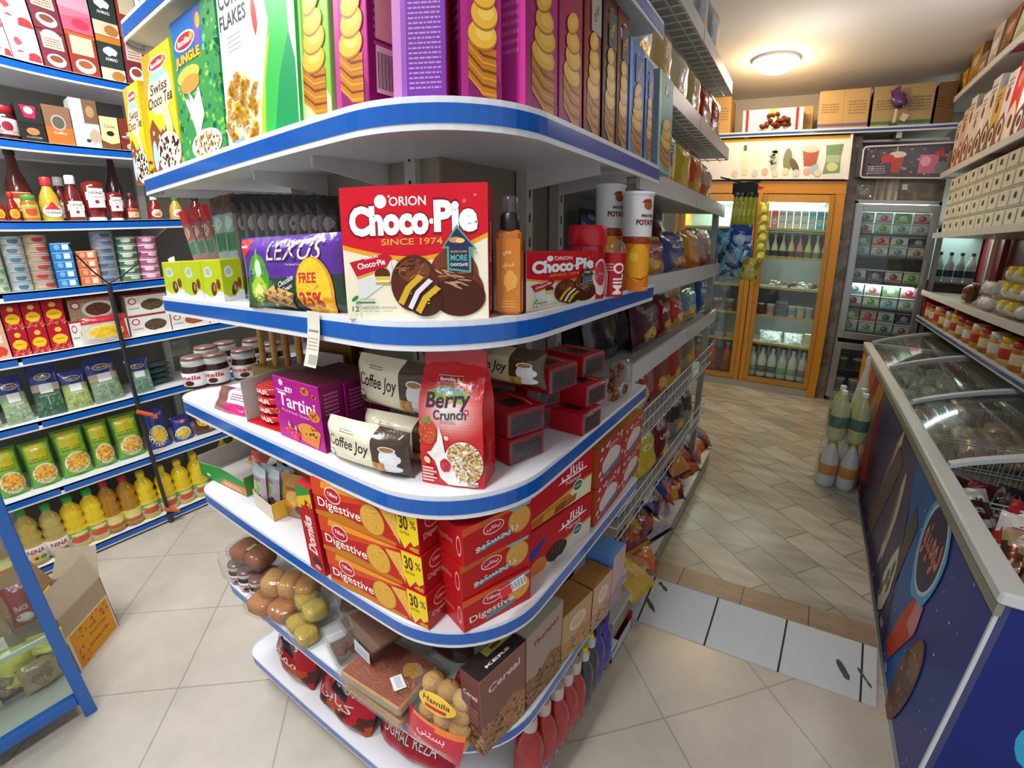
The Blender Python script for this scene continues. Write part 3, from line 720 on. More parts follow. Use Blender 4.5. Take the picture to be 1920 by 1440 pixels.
# ---- second shelf: choco pies, cream crackers, potato crisp tubs
def choco_pie(P, d, label):
    w, h = P[3], P[5]
    mb, F = carton(w, d, h, ['f5edd2', 'f5edd2', 'c01424', 'c01424', 'f5edd2', 'd8182a'], 'gcard', .0008); f = F['front']
    cur = lambda u: .56 - .10 * math.sin(PI * min(1, u * .95 + .05)) + .17 * max(0, u - .6) ** 1.3 * 1.6 + .03 * (1 - u)
    N = 22
    f.poly([(0, 1)] + [(i / N, cur(i / N) - .035) for i in range(N + 1)] + [(1, 1)], 'f0a628')
    f.poly([(0, 1)] + [(i / N, cur(i / N)) for i in range(N + 1)] + [(1, 1)], 'd9142a')
    f.ell(.285, .885, .042, .05, 'ffffff'); f.text('ORION', .47, .882, .25, .068, 'ffffff', .012); f.ell(.345, .92, .008, .01, 'ffffff', n=5)
    f.text('Choco', .335, .745, .55, .225, 'ffffff', .055, out='8a0a18', ow=.02); f.ell(.63, .73, .017, .02, 'ffffff'); f.text('Pie', .79, .765, .29, .235, 'ffffff', .05, out='8a0a18', ow=.02)
    f.text('SINCE 1974', .49, .585, .42, .05, 'f0a04a', .02)
    for a, b, r, c in ((.85, .87, .022, 'e86a5a'), (.92, .91, .014, 'e88a7a')): f.poly([(a + r * (1 if k % 2 else .42) * math.sin(k * PI / 5), b - r * (1 if k % 2 else .42) * math.cos(k * PI / 5) * f.asp) for k in range(10)], c)
    # wrapped single pie on the left
    f.poly([(.05, .42), (.30, .50), (.335, .48), (.36, .30), (.30, .28), (.14, .16), (.12, .17)], 'e4e4e2'); f.poly([(.045, .44), (.31, .505), (.35, .47), (.31, .40), (.09, .33)], 'c8182a')
    f.poly([(.09, .33), (.31, .40), (.315, .385), (.095, .31)], 'e8a030'); f.text('Choco·Pie', .2, .425, .2, .045, 'ffffff', .02, rot=.16); f.text('ORION', .2, .475, .1, .02, 'ffffff', .02, rot=.16)
    f.ell(.275, .345, .055, .05, '5a2c18', n=18); f.rect(.225, .325, .30, .33, 'e8c050'); f.rect(.225, .325, .287, .30, 'f6f0e0'); f.rect(.225, .325, .27, .287, 'd8a838')
    # the two pies
    R = random.Random(3)
    f.ell(.77, .33, .165, .20, '7a3d20', n=30); f.ell(.78, .22, .19, .19, '6b3219', n=30); f.ell(.80, .17, .18, .15, '4a1f10', n=28)
    for k in range(15): f.ell(.70 + R.uniform(-.06, .16), .30 + R.uniform(-.08, .11), .05, .007, R.choice(['b88a6a', 'a8704c', 'c89c7c']), n=8, rot=R.uniform(-.5, .1))
    f.ell(.50, .27, .165, .215, '5a2814', n=30); f.ell(.50, .37, .11, .09, '7a4024', n=22); f.ell(.57, .13, .12, .11, '46200f', n=22)
    for k in range(22): f.ell(.47 + R.uniform(-.09, .09), .40 + R.uniform(-.10, .05), .022, .006, R.choice(['9a6240', '4a2010', 'a87450']), n=6, rot=R.uniform(-.3, 1.2))
    for (a, b, c, d2, wd, col) in ((.40, .12, .55, .33, .045, 'd8b02a'), (.465, .085, .615, .30, .035, 'ece6ee'), (.52, .055, .665, .245, .045, 'd8b02a')):
        L = math.hypot(c - a, d2 - b); nx, ny = -(d2 - b) / L * wd / 2, (c - a) / L * wd / 2
        ml = ((a + c) / 2 - .018, (b + d2) / 2 + .014)
        f.poly([(a + nx, b + ny), (a - nx, b - ny), (ml[0] - nx, ml[1] - ny), (c - nx, d2 - ny), (c + nx, d2 + ny), (ml[0] + nx, ml[1] + ny)], col)
        if col == 'd8b02a': f.specks(16, min(a, c), max(a, c), min(b, d2), max(b, d2), .01, ['b88a18', 'ecd060'], 2, lambda u, v: abs((u - a) * (d2 - b) - (v - b) * (c - a)) / L < wd * .4)
    # arrow shaped sticker
    f.poly([(.80, .70), (.695, .53), (.73, .53), (.73, .37), (.89, .35), (.89, .52), (.93, .52)], '5aa08e'); f.poly([(.80, .675), (.715, .545), (.745, .545), (.745, .385), (.875, .365), (.875, .54), (.91, .535)], '30305a')
    f.ell(.79, .59, .045, .022, 'c89a6a'); f.ell(.82, .585, .03, .018, 'f2d070'); f.text('RICHER FLAVOR', .81, .505, .11, .016, 'e0a850', .02); f.text('MORE', .81, .46, .11, .045, '5cc0b0', .02); f.text('CHOCOLATE', .81, .41, .115, .022, 'ffffff', .02)
    f.ell(.075, .165, .03, .016, '2f8a4a', rot=.6); f.rect(.11, .22, .155, .16, '8aa890'); f.rect(.08, .22, .125, .142, '5a8a68'); f.text('12', .075, .085, .05, .04, '3a3a38', .01)
    f.text('INDIVIDUAL PACKAGES', .25, .092, .25, .02, '6a675e'); f.text('NET WT. 360 g / 12.70 OZ', .235, .065, .21, .014, '6a675e')
    r = F['right']; r.rect(.12, .88, .04, .9, 'd02034'); r.text('Choco·Pie', .5, .3, .52 * h / d, .3 * d / h, 'ffffff', .03, rot=PI / 2); r.text('ORION', .5, .62, .2 * h / d, .16 * d / h, 'ffffff', .03, rot=PI / 2)
    return put('snack_box', mb, P, label, 'snack box')
choco_pie((-0.4896, 0.4981, 1.387, 0.2134, 0.5154, 0.1903), .075, 'large red and cream choco pie box in the middle of the second shelf')
choco_pie((-0.3698, 0.7392, 1.387, 0.2264, 1.483, 0.0919), .06, 'smaller choco pie box right of the orange bottle')
# cream cracker pack
P = (-0.754, 0.4408, 1.387, 0.2688, 0.1422, 0.1248)
def lexc(u, v): return '5b2a9a' if v > .47 + .06 * (u - .5) else ('3a6a2a' if ((u - .25) / .2) ** 2 + ((v - .2) / .3) ** 2 < 1 else '22402a')
mb, f = pouch(P[3], P[5] * 1.04, .05, lexc, 'film', 4, 30, 26, .4, .002, .02)
f.ell(.24, .42, .13, .36, '4f9a2c', n=24); f.ell(.24, .30, .10, .2, 'b8d82c', n=20, wob=.5); f.ell(.24, .25, .06, .13, 'e8f090', n=16, wob=.5); f.poly([(.2, .62), (.24, .86), (.28, .62), (.32, .5), (.15, .5)], '7ab848'); f.ell(.25, .58, .04, .12, 'd8ecd0', n=16)
f.poly([(.01, .97), (.16, .99), (.15, .82), (.10, .74), (.0, .74)], 'e0202c'); f.text('munchy', .075, .88, .1, .05, 'ffffff', .03)
f.text('LEXUS', .63, .79, .52, .25, '3a1870', .02, .3); f.text('LEXUS', .625, .81, .52, .25, 'ece0c4', .0, .3)
f.text('The Baked Cream Cracker', .68, .63, .25, .025, 'd8d0e8'); f.text('Chocolate', .55, .42, .16, .07, 'f0f0ea', .01, .3, rot=.35); f.text('Cream', .56, .33, .1, .06, 'f0f0ea', .01, .3, rot=.35)
for (a, b, rt) in ((.40, .2, .5), (.52, .18, -.35)):
    for dd, col in ((.0, '8a5a24'), (.006, 'e0b46a')):
        pts = [(-.5, -.5), (.5, -.5), (.5, .5), (-.5, .5)]; s0 = .165 if dd == 0 else .15
        f.poly([(a + (x * math.cos(rt) - y * math.sin(rt)) * s0, b + .01 * (dd > 0) + (x * math.sin(rt) + y * math.cos(rt)) * s0 * 1.5) for x, y in pts], col)
    f.specks(14, a - .05, a + .05, b - .08, b + .08, .012, ['b88440', 'c89450'], 3)
f.ell(.80, .30, .15, .42, 'e8a010', n=28); f.ell(.795, .30, .135, .40, 'f8cf1c', n=28); f.text('FREE', .76, .46, .14, .13, 'd01830', .03); f.text('25%', .765, .18, .19, .2, 'd01830', .03)
put('cracker_pack', mb, P, 'purple and green cream cracker pack left of the large choco pie box', 'cracker pack')
mb, f = pouch(.19, .13, .05, lambda u, v: '4a1020' if v > .5 else '22301c', 'film', 5, 14, 14, .4, .002, .02)
put('cracker_pack', mb, (P[0] + .02, P[1] + .07, 1.3875, .19, P[4], .1), 'dark red cracker pack behind the purple one', 'cracker pack')
def lime_carton(P, label):
    mb, F = carton(P[3], .05, P[5], ['b9c81a', 'b9c81a', 'b9c81a', 'a8b81a', 'b9c81a', 'b9c81a'], 'gcard')
    for k in ('front', 'right'):
        f = F[k]; f.poly([(0, 0), (1, 0), (1, .24), (.8, .26), (.55, .12), (.3, .1), (0, .2)], 'd8dcd8')
        f.ell(.35, .72, .2, .14, 'd0d8c8', n=14, wob=.5, seed=2); f.ell(.35, .72, .13, .09, 'a8b8a8', n=12, wob=.4)
        f.ell(.55, .3, .13, .17, '5a3018', n=14, rot=-.3); f.ell(.58, .33, .05, .09, 'b08878', n=10); f.ell(.8, .42, .1, .13, '7a3a2a', n=12)
    return put('candy_carton', mb, P, label, 'candy carton', 'lime green candy cartons on the second shelf')
lime_carton((-1.321, 0.4656, 1.387, 0.1204, 0.0355, 0.0892), 'leftmost lime green candy carton')
lime_carton((-1.195, 0.4643, 1.387, 0.1005, 0.03, 0.0905), 'middle lime green candy carton')
lime_carton((-1.096, 0.4685, 1.387, 0.0939, 0.0457, 0.0913), 'lime green candy carton beside the cracker pack')
mb, f = pouch(.05, .1, .02, lambda u, v: 'e8c038' if v < .35 else 'e9e4d4', 'film', 2, 8, 10); f.ell(.5, .6, .25, .2, 'f0d88a')
put('biscuit_packet', mb, (-1.385, .485, 1.3875), 'yellow and white packet at the left tip of the second shelf', 'packet', lean=-.12)
def stick(x, y, h, cols, lean, label, group, seed, w=.036, tilt=-.05, rz=.3):
    def c(u, v): return mixc(cols[1], 'd8d0c8', .3) if u < .2 and v < .84 else cols[0] if v > .84 else cols[1] if v > .62 else cols[2] if v > .42 else cols[3]
    mb, f = pouch(w, h, .014, c, 'film', seed, 6, 16, .6, .002, .04)
    f.ell(.5, .72, .3, .07, mixc(cols[1], 'ffffff', .5), n=10, wob=.4); f.rect(.2, .8, .46, .6, mixc(cols[2], '1d6a34', .5))
    return obj('candy_stick', mb, None, label, 'candy stick', group, loc=(x, y, 1.3875), rot=(tilt, lean, rz))
for k in range(5):
    stick(-1.345 + .03 * k, .555 + .008 * k, .235, ['d0242a', 'b06458', '8a9a88', 'b87a80'], -.32 + .05 * k, ['leftmost', 'second', 'third', 'fourth', 'fifth'][k] + ' of the red topped candy sticks leaning over the lime cartons', 'red topped candy sticks', k)
for k in range(2):
    stick(-1.225 + .05 * k, .565, .245, ['5a4038', '9ab0ac', '4a8a5c', 'a8b2b6'], -.12 + .03 * k, ['left', 'right'][k] + ' one of the two silvery green candy sticks beside the brown row', 'silvery candy sticks', 20 + k, .05)
for k in range(9):
    stick(-1.135 + .029 * k, .585 + .010 * k, .24 - .003 * k, ['241a18', '4a3a34', '3c4a3a', '4e3e38'], -.03, ['first', 'second', 'third', 'fourth', 'fifth', 'sixth', 'seventh', 'eighth', 'ninth'][k] + ' dark brown candy stick from the left in the packed row', 'dark brown candy sticks', 40 + k, .05, -.03, 1.0)
# orange bottle
x, y, zz, r, h = (-0.3943, 0.6033, 1.387, 0.0195, 0.1746)
t = thing('syrup_bottle', 'tall orange bottle with black collar and clear cap beside the choco pie box', 'bottle', (x, y, zz), .4)
mb = MB(); mb.box(-r * .98, r * .98, -r * .8, r * .8, 0, h * .72, 'b8691f', 'gloss', .005); F = Face(mb, lambda u, v, e: (-r * .9 + u * r * 1.8, -r * .8 - e, v * h * .72), 'gcard', .0005, .6)
F.rect(.0, 1, .05, .9, 'c8792c'); F.text(fa('سس'), .45, .74, .35, .06, 'f0d8a8', .01); F.text(fa('فندق'), .5, .6, .5, .06, 'f2dcae'); F.lines(.2, .8, .1, .2, 3, 'e0a860', 2); F.ell(.6, .42, .3, .12, 'dca04c', n=16, wob=.5)
obj('body', mb, t); obj('collar', MB().lathe([(r * .75, h * .72), (r * .78, h * .74), (r * .72, h * .84), (r * .55, h * .865)], '1d1b1a', 'plast'), t)
obj('cap', MB().lathe([(r * .6, h * .865), (r * .62, h * .87), (r * .6, h * .99), (r * .5, h)], '4a5258', 'tub').lathe([(r * .3, h * .865), (r * .3, h * .95)], '2a2a2a', 'plast', 10), t)
mb, F = carton(.012, .06, .11, ['301014', '301014', 'a01820', '301014', '301014', '301014'])
put('snack_box', mb, (-0.3821, 0.6154, 1.387, 0.0134, 0.9701, 0.071), 'narrow dark box squeezed behind the orange bottle', 'snack box')
# red chocolate drink jar, cup and crisp tubs
x, y, zz, r, h = (-0.3587, 0.8191, 1.387, 0.0354, 0.1397); x, y = x - .03, y + .05
t = thing('drink_jar', 'red jar with a wide red screw lid behind the smaller choco pie box', 'jar', (x, y, zz), .9)
obj('body', MB().lathe([(r, 0), (r, h * .7), (r * .9, h * .76)], 'b5182a', 'gloss', 24), t)
mb = MB().lathe([(r * 1.0, h * .72), (r * 1.06, h * .75), (r * 1.06, h * .95), (r * .95, h)], 'c8142a', 'plast', 28)
obj('lid', mb, t)
mb = MB().lathe([(r + .0004, h * .1), (r + .0006, h * .11), (r + .0006, h * .62), (r + .0004, h * .63)], 'b5182a', 'gcard', 24); f = cyl_face(mb, r + .001, h * .5, h * .1, 180)
f.ell(.62, .4, .18, .5, 'ead0d0'); f.ell(.62, .5, .13, .34, 'c03a4a'); f.rect(.1, .14, .0, 1, 'e8b0b4'); obj('label', mb, t)
x, y, zz, r, h = (-0.3554, 0.9222, 1.387, 0.0286, 0.1149)
t = thing('drink_cup', 'red milo cup with a clear domed lid', 'cup', (x, y, zz), .65)
mb = MB().lathe([(r * .78, 0), (r * .98, h * .76)], 'b51a24', 'gcard', 24); f = Face(mb, lambda u, v, e: ((r * (.78 + .2 * v) + e) * math.cos(-PI / 2 + (u - .5) * 2.6), (r * (.78 + .2 * v) + e) * math.sin(-PI / 2 + (u - .5) * 2.6), v * h * .76), 'gcard', .0004, r * 2.6 / (h * .76))
f.text('MILO', .6, .42, .72 / f.asp, .36 * f.asp, 'f0ece4', .02, rot=PI / 2); f.lines(.2, .45, .6, .8, 3, 'e8a8a8', 1); f.ell(.16, .4, .1, .4, 'e4c8c8', wob=.3)
obj('body', mb, t); obj('domed_lid', MB().lathe([(r * 1.05, h * .755), (r * 1.07, h * .775), (r * .93, h * .79), (r * .86, h * .88), (r * .62, h * .96), (r * .2, h)], 'd8d0cc', 'tub', 24), t)
def tub(P, label, kind):
    x, y, zz, r, h = P
    t = thing('crisp_tub', label, 'crisp tub', (x, y, zz), .75, 'potato crisp tubs on the second shelf')
    if kind == 'w':
        mb = MB().lathe([(r * .9, 0), (r * .94, h * .93)], 'e2e2e2', 'gcard', 28); f = cyl_face(mb, r * .945, h * .93, 0, 170)
        f.ell(.6, .74, .11, .1, 'a06028'); f.poly([(.44, .8), (.5, .88), (.64, .9), (.72, .82), (.56, .8)], 'b02a22')
        f.text('MISTER', .6, .5, .32, .07, '6a2418', .03); f.text('POTATO', .58, .34, .5, .13, '8a2018', .04)
        obj('body', mb, t); obj('lid', MB().lathe([(r, h * .93), (r * 1.02, h * .94), (r * 1.02, h * .985), (r * .97, h)], 'ededed', 'plast', 28), t)
    else:
        mb = MB().lathe([(r * .93, 0), (r * .95, h * .88)], 'e8811a', 'gcard', 28); f = cyl_face(mb, r * .955, h * .88, 0, 170)
        f.ell(.45, .6, .32, .4, 'f4a828', n=24); f.ell(.3, .72, .12, .1, 'f8cc40', rot=.4); f.poly([(.25, .3), (.5, .22), (.72, .34), (.5, .27)], 'b83a1c'); f.lines(.55, .85, .04, .1, 2, 'fbe0a8', 3)
        obj('body', mb, t); obj('lid', MB().lathe([(r * .97, h * .88), (r, h * .89), (r, h * .98), (r * .96, h)], '9a3a14', 'plast', 28), t)
    return (x, y, zz + h)
tub((-0.3544, 1.065, 1.387, 0.032, 0.1199), 'orange potato crisp tub with a brown lid', 'o')
a = (-0.3544, 1.065, 1.387, 0.032, 0.1199); b = (-0.3548, 1.066, 1.387, 0.0332, 0.1199)
tub((a[0], a[1], 1.3875 + a[4] + .0005, a[3] * 1.13, .098), 'white potato crisp tub stacked on the orange tub', 'w')
tub((a[0] - .075, a[1] + .02, 1.3875, a[3] * 1.0, .138), 'second orange tub hidden behind the milo cup', 'o')
tub((a[0] - .075, a[1] + .02, 1.5265, a[3] * 1.13, .10), 'white potato crisp tub above the red jar lid', 'w')
# paper price tag hanging from the second shelf
mb = MB(); tw = .035
def tagf(u, v): return (-tw / 2 + u * tw, -.002 - .018 * (1 - v) ** 2, -.075 + v * .09)
mb.grid(tagf, 4, 10, 'ded8c6', 'card'); f = Face(mb, lambda u, v, e: (lambda p: (p[0], p[1] - e, p[2]))(tagf(u, v)), 'card', .0004)
f.rect(.1, .9, .62, .66, '8a877c', n=1, m=3); f.lines(.1, .9, .3, .55, 4, 'b0ab9c', 2); f.rect(.3, .95, .05, .22, 'a8a498', m=4)
obj('price_tag', mb, None, 'curled paper price tag stuck below the cracker pack', 'price tag', loc=(-0.6767, 0.449, 1.378), rz=.0)


# ---- third shelf
Z3 = 1.1075
def nutella(x, y, z, label, rz, group, s=1.0, film=True):
    t = thing('spread_jar', label, 'jar', (x, y, z), rz, group)
    obj('jar', MB().lathe([(.036 * s, 0), (.038 * s, .004), (.039 * s, .05 * s), (.034 * s, .066 * s)], '3a2018', 'gloss', 20), t)
    obj('lid', MB().lathe([(.035 * s, .066 * s), (.036 * s, .067 * s), (.036 * s, .083 * s), (.034 * s, .085 * s)], 'c9c6c0', 'plast', 20).lathe([(.034 * s, .085 * s), (.037 * s, .0855 * s), (.034 * s, .092 * s), (.01, .093 * s)], '7a5a50', 'film', 20), t)
    mb = MB().lathe([(.0385 * s, .008 * s), (.0397 * s, .009 * s), (.0397 * s, .047 * s), (.0388 * s, .048 * s)], 'e8e4e0', 'gcard', 20)
    f = cyl_face(mb, .0399 * s, .038 * s, .009 * s, 150); f.text('nutella', .5, .68, .78, .34, 'c8142a', .02); f.ell(.55, .25, .14, .2, '4a2014', n=12)
    obj('label', mb, t); return t
for k, (px, py) in enumerate(((353, 728), (392, 724), (444, 714), (415, 690), (500, 698), (468, 684), (375, 700))):
    p = [(-1.471, 0.5047, 1.107), (-1.446, 0.5581, 1.107), (-1.421, 0.639, 1.107), (-1.595, 0.6605, 1.107), (-1.425, 0.7412, 1.107), (-1.543, 0.7388, 1.107), (-1.587, 0.5911, 1.107)][k]
    nutella(p[0], p[1] + .03, Z3, 'spread jar ' + ['at the left tip of the third end shelf', 'second along the front of the third end shelf', 'third along the front, before the red bars box', 'in the back row, second from the tip', 'at the right end of the film wrapped cluster', 'behind the third jar of the cluster', 'behind the jar at the left tip'][k], .5 + .2 * (k % 3), 'film wrapped spread jars')
# pink pouches in a brown film pack
P = (-1.144, 0.4633, 1.107, 0.166, 0.144, 0.0763); mb, f = pouch(P[3], .075, .04, lambda u, v: '8a5a48' if u < .4 else ('c8286a' if v < .42 else 'e8e0e4'), 'film', 7, 12, 14); f.ell(.72, .3, .16, .14, 'd82a80'); f.lines(.5, .9, .55, .8, 3, 'b06080', 2)
put('candy_pouch', mb, P, 'brown and pink candy pouch between the spread jars and the red bars', 'candy pouch', tilt=-.6)
# display box of red bars
P = (-0.9808, 0.4807, 1.107, 0.1369, 0.0764, 0.1065)
w, h = P[3], .075
t = thing('bar_display_box', 'open grey display box holding red chocolate bars', 'display box', P[:3], P[4] + .0)
mb = MB().box(-w / 2, -w / 2 + .003, 0, .2, 0, .1, 'b3aca6', 'carton').box(-w / 2, w / 2, .197, .2, 0, .13, 'a9a29c', 'carton').box(w / 2 - .003, w / 2, .0, .2, 0, .075, ['d81824', 'd81824', 'd81824', 'd81824', 'd81824', 'e8301c'], 'gcard').box(-w / 2, w / 2, 0, .2, 0, .003, 'c41820', 'gcard')
obj('carton', mb, t)
for k in range(4):
    mb, f = pouch(w * .86, .022, .1, 'c8161e', 'film', k, 10, 6, .35, .001, .01); f.rect(.1, .6, .25, .75, 'e04a3a'); f.text('BAR', .45, .5, .5, .5, 'f6e8d8', .03); f.ell(.12, .5, .08, .3, 'ecd8b0', n=8)
    obj('chocolate_bar', mb, None, ['lowest', 'second lowest', 'second highest', 'topmost'][k] + ' red chocolate bar stacked in the grey display box', 'chocolate bar', 'red chocolate bars in the display box', loc=(P[0], P[1] + .01, Z3 + .004 + .022 * k), rot=(0, 0, P[4]))
# tartini cartons
def tartini(P, label, h):
    w = P[3]; mb, F = carton(w, .055, h, ['b3148c', '8a1068', '9a1278', '7a1450', '6a1048', '5a1a2c'], 'gcard'); f = F['front']
    f.text('ETi', .36, .83, .16, .065, 'ffffff', .04); f.ell(.2, .92, .05, .05, 'ecd8e8', wob=.5); f.rect(.06, .4, .785, .795, 'ffffff')
    f.text('Tartini', .5, .64, .80, .22, 'fff4f8', .015, rot=-.04); f.text('Frambuazlı Tartlar', .45, .475, .62, .035, 'ecc8e0', .01, .2, rot=-.03)
    for a, b, r in ((.72, .88, .09), (.9, .83, .05), (.86, .53, .12), (.03, .42, .06)):
        f.ell(a, b, r, r / f.asp * f.asp * .7, 'd8862a', n=16, wob=.2); f.specks(9, a - r * .6, a + r * .6, b - r * .35, b + r * .35, .025, ['7a2420', '9a3a20'], 3)
    f.poly([(.52, .08), (.86, .03), (.93, .22), (.5, .27)], 'd88028'); f.ell(.71, .27, .24, .11, 'e09a3a', n=22, wob=.15); f.specks(16, .52, .9, .2, .34, .03, ['7a2018', '8a2a20', '5a1818'], 6)
    for a, b in ((.22, .16), (.33, .12), (.43, .15), (.3, .2), (.4, .08)): f.ell(a, b, .075, .055, 'd8205a', n=12); f.ell(a - .02, b + .015, .025, .018, 'f07098', n=8)
    f.poly([(.25, .24), (.27, .33), (.33, .25)], '9ac870'); f.poly([(.38, .22), (.44, .3), (.45, .2)], 'a8d080')
    F['right'].rect(.1, .9, .1, .5, '8a2060'); F['right'].lines(.2, .8, .55, .9, 6, 'b06a94', 2); F['top'].rect(.05, .95, .05, .95, '4a1828')
    return put('tart_box', mb, P, label, 'tart box', 'magenta tart boxes')
P = (-0.8233, 0.4802, 1.107, 0.1643, -0.0003, 0.1477); tartini(P, 'magenta tart box in front, facing the aisle corner', P[5] - .012)
c, s_ = math.cos(P[4]), math.sin(P[4])
tartini((P[0] - .06 * s_, P[1] + .06 * c, Z3, P[3], P[4], 0), 'magenta tart box directly behind the front one', P[5] - .02)
tartini((P[0] - .12 * s_, P[1] + .12 * c, Z3, P[3], P[4], 0), 'third tart box in the row, deepest on the shelf', P[5] - .025)
# coffee biscuit packs
def coffee_pack(x, y, z, w, h, rz, label, seed, d=.055, tilt=0.0, lean=0.0, dark=False):
    tone = 'ece4c8' if not dark else 'cbbf9c'
    def c(u, v): return '4a3524' if u > .66 else ('c8a24a' if u > .635 else ('6a4a30' if u < .05 else tone))
    mb, f = pouch(w, h, d, c, 'film', seed, 26, 18, .3, .0018, .04)
    f.text('Coffee Joy', .35, .52, .56, .34, '2a211c', .012, .25, rot=.0); f.lines(.25, .45, .8, .88, 2, '9a8a6a', 2); f.ell(.1, .22, .06, .12, '6a4a34', n=10); f.ell(.1, .27, .05, .05, 'e8ddd0', n=10)
    f.ell(.84, .45, .1, .22, 'e9e9ea', n=18); f.ell(.83, .64, .09, .08, 'f4f2f0', n=16); f.ell(.83, .64, .075, .055, 'a8794c', n=14); f.ell(.83, .24, .14, .09, 'dcdde0', n=16); f.ell(.935, .45, .03, .08, 'e4e4e6', n=10)
    for k in range(4): f.rect(.66 + .035 * k, .69 + .035 * k, .06, .34, ['c8944a', 'b8823a'][k % 2])
    return obj('coffee_biscuit_pack', mb, None, label, 'biscuit pack', 'coffee biscuit packs', loc=(x, y, z), rot=(tilt, lean, rz))
P = (-0.6259, 0.4704, 1.107, 0.1804, 0.0994, 0.092)
coffee_pack(P[0], P[1], Z3, P[3] * 1.1, .085, P[4], 'front coffee biscuit pack lying at the shelf edge', 1)
coffee_pack(P[0] + .035, P[1] + .065, Z3, P[3] * 1.1, .085, P[4] + .05, 'coffee biscuit pack lying behind the front one', 2)
coffee_pack(P[0] + .005, P[1] + .075, Z3 + .087, P[3] * 1.12, .10, P[4] - .1, 'upright coffee biscuit pack resting on the two lower packs', 3, .05)
coffee_pack(P[0] + .0, P[1] + .19, Z3, P[3], .08, P[4], 'coffee biscuit pack at the bottom of the back stack', 4)
coffee_pack(P[0] + .03, P[1] + .20, Z3 + .082, P[3], .075, P[4] - .08, 'coffee biscuit pack in the middle of the back stack', 5, dark=True)
coffee_pack(P[0] + .04, P[1] + .20, Z3 + .175, P[3] * 1.1, .07, P[4] - .15, 'topmost coffee biscuit pack near the shelf above', 6, dark=True)
coffee_pack(P[0] + .15, P[1] + .21, Z3 + .13, P[3], .07, P[4] - .1, 'coffee biscuit pack behind the berry cereal bag', 7, dark=True)
# berry cereal bag
P = (-0.4604, 0.5277, 1.107, 0.1087, 0.3393, 0.2235); h = P[5] * 1.0
def bc(u, v):
    if v > .9: return 'b01420'
    if v < .25 and u < .42: return 'c81a24'
    g = max(0, 1 - math.hypot((u - .5) / .62, (v - .58) / .24))
    return mixc('cf1e22', 'fdeee4', min(1, g * 1.25))
mb, f = block_bag(P[3], h, .065, bc, 'film', 3, 30, 44)
f.ell(.47, .70, .34, .06, '9ab848', n=20, wob=.4); f.ell(.47, .725, .22, .02, '8ab4cc', n=16)
f.rect(.27, .67, .775, .825, 'f0b8b0', n=6); f.rect(.275, .665, .78, .82, 'b01424', n=6); f.text('familia', .43, .80, .26, .026, 'ffffff', .02); f.ell(.6, .8, .025, .013, 'f0b020', n=10)
f.text('Berry', .47, .655, .72, .14, '4a1a40', .02, .15, rot=.09); f.text('Crunch', .50, .565, .52, .075, '4a3a4c', .015, .2, rot=.06); f.rect(.74, .8, .575, .61, 'd01c28', n=2); f.text('+', .77, .592, .04, .022, 'ffffff', .05); f.lines(.35, .6, .50, .525, 2, 'b88a80', 2)
f.ell(.14, .42, .15, .095, 'cc4a24', n=20); f.specks(40, .02, .27, .34, .5, .008, ['e8906a', 'b03a1a'], 4); f.poly([(.04, .5), (.16, .54), (.2, .5), (.1, .49)], '5aa03a')
f.ell(.70, .2, .30, .17, 'f2efe8', n=26); f.specks(420, .42, .98, .04, .36, .016, ['c89a4a', 'e0bc74', 'a8743a', 'ead09a', '8a6a34'], 6, lambda u, v: ((u - .71) / .285) ** 2 + ((v - .2) / .16) ** 2 < 1 and u > .45)
f.poly([(.33, .48), (.38, .40), (.42, .28), (.5, .2), (.6, .07), (.92, .02), (.92, .06), (.45, .02), (.33, .07), (.25, .2), (.12, .26), (.2, .28), (.3, .36)], 'f4f2ee'); f.ell(.42, .17, .11, .065, 'e8e4e0', n=18); f.ell(.42, .175, .09, .055, 'c41c3c', n=18, wob=.15); f.specks(14, .35, .49, .14, .21, .008, ['e85a70'], 5)
f.ell(.12, .2, .05, .03, 'f0d8a8', n=10, rot=.6); f.ell(.45, .39, .035, .02, 'f0d8a8', n=10, rot=.8); f.text('500g', .84, .035, .16, .03, '6a625c', .005)
for k in range(5): f.rect(.03, .22 + .05 * (k % 2), .03 + .025 * k, .045 + .025 * k, 'ecc0b8', n=2)
put('cereal_bag', mb, P, 'red and white berry cereal bag standing at the shelf corner', 'cereal bag', tilt=-.03)
# brownie trays wrapped in red bands
def brownie(x, y, z, rz, label, seed, s=1.0, w=.085, d=.12, h=.048):
    w, d, h = w * s, d * s, h * s
    t = thing('brownie_tray', label, 'brownie tray', (x, y, z), rz, 'red banded brownie trays')
    obj('cake', MB().box(-w / 2 + .004, w / 2 - .004, .004, d - .004, .002, h - .006, '2c1a18', 'choc', .004), t)
    b0, b1 = d * .04, d * .93
    mb = MB().box(-w / 2 - .0008, w / 2 + .0008, b0, b1, 0, h + .001, ['8a1520', '8a1520', 'b51a28', 'b51a28', '8a1520', 'b81c2a'], 'gcard', .001)
    f = Face(mb, lambda u, v, e: (-w / 2 + u * w, b0 + v * (b1 - b0), h + .001 + e), 'gcard', .0004, w / (b1 - b0)); f.rect(.25, .7, .2, .62, '3a2622'); f.ell(.2, .78, .09, .08, 'c8a878'); f.ell(.2, .78, .06, .055, '4a3024')
    f.poly([(.72, .1), (.8, .4), (.76, .8), (.8, .82), (.85, .4), (.77, .08)], 'd8a070')
    obj('band', mb, t)
    obj('tray', MB().box(-w / 2, w / 2, 0, d, 0, h, 'ffffff', 'tub', .004), t)
    return t
P = (-0.399, 0.6627, 1.107, 0.1193, 1.048, 0.0516); q = P[4]
A = (-0.3976, 0.6554, 1.107); B = (-0.3976, 0.6554, 1.107)
ax, ay = A[0], A[1]
brownie(ax - .005, ay + .02, Z3, q + .25, 'front lower brownie tray right of the berry cereal bag', 1)
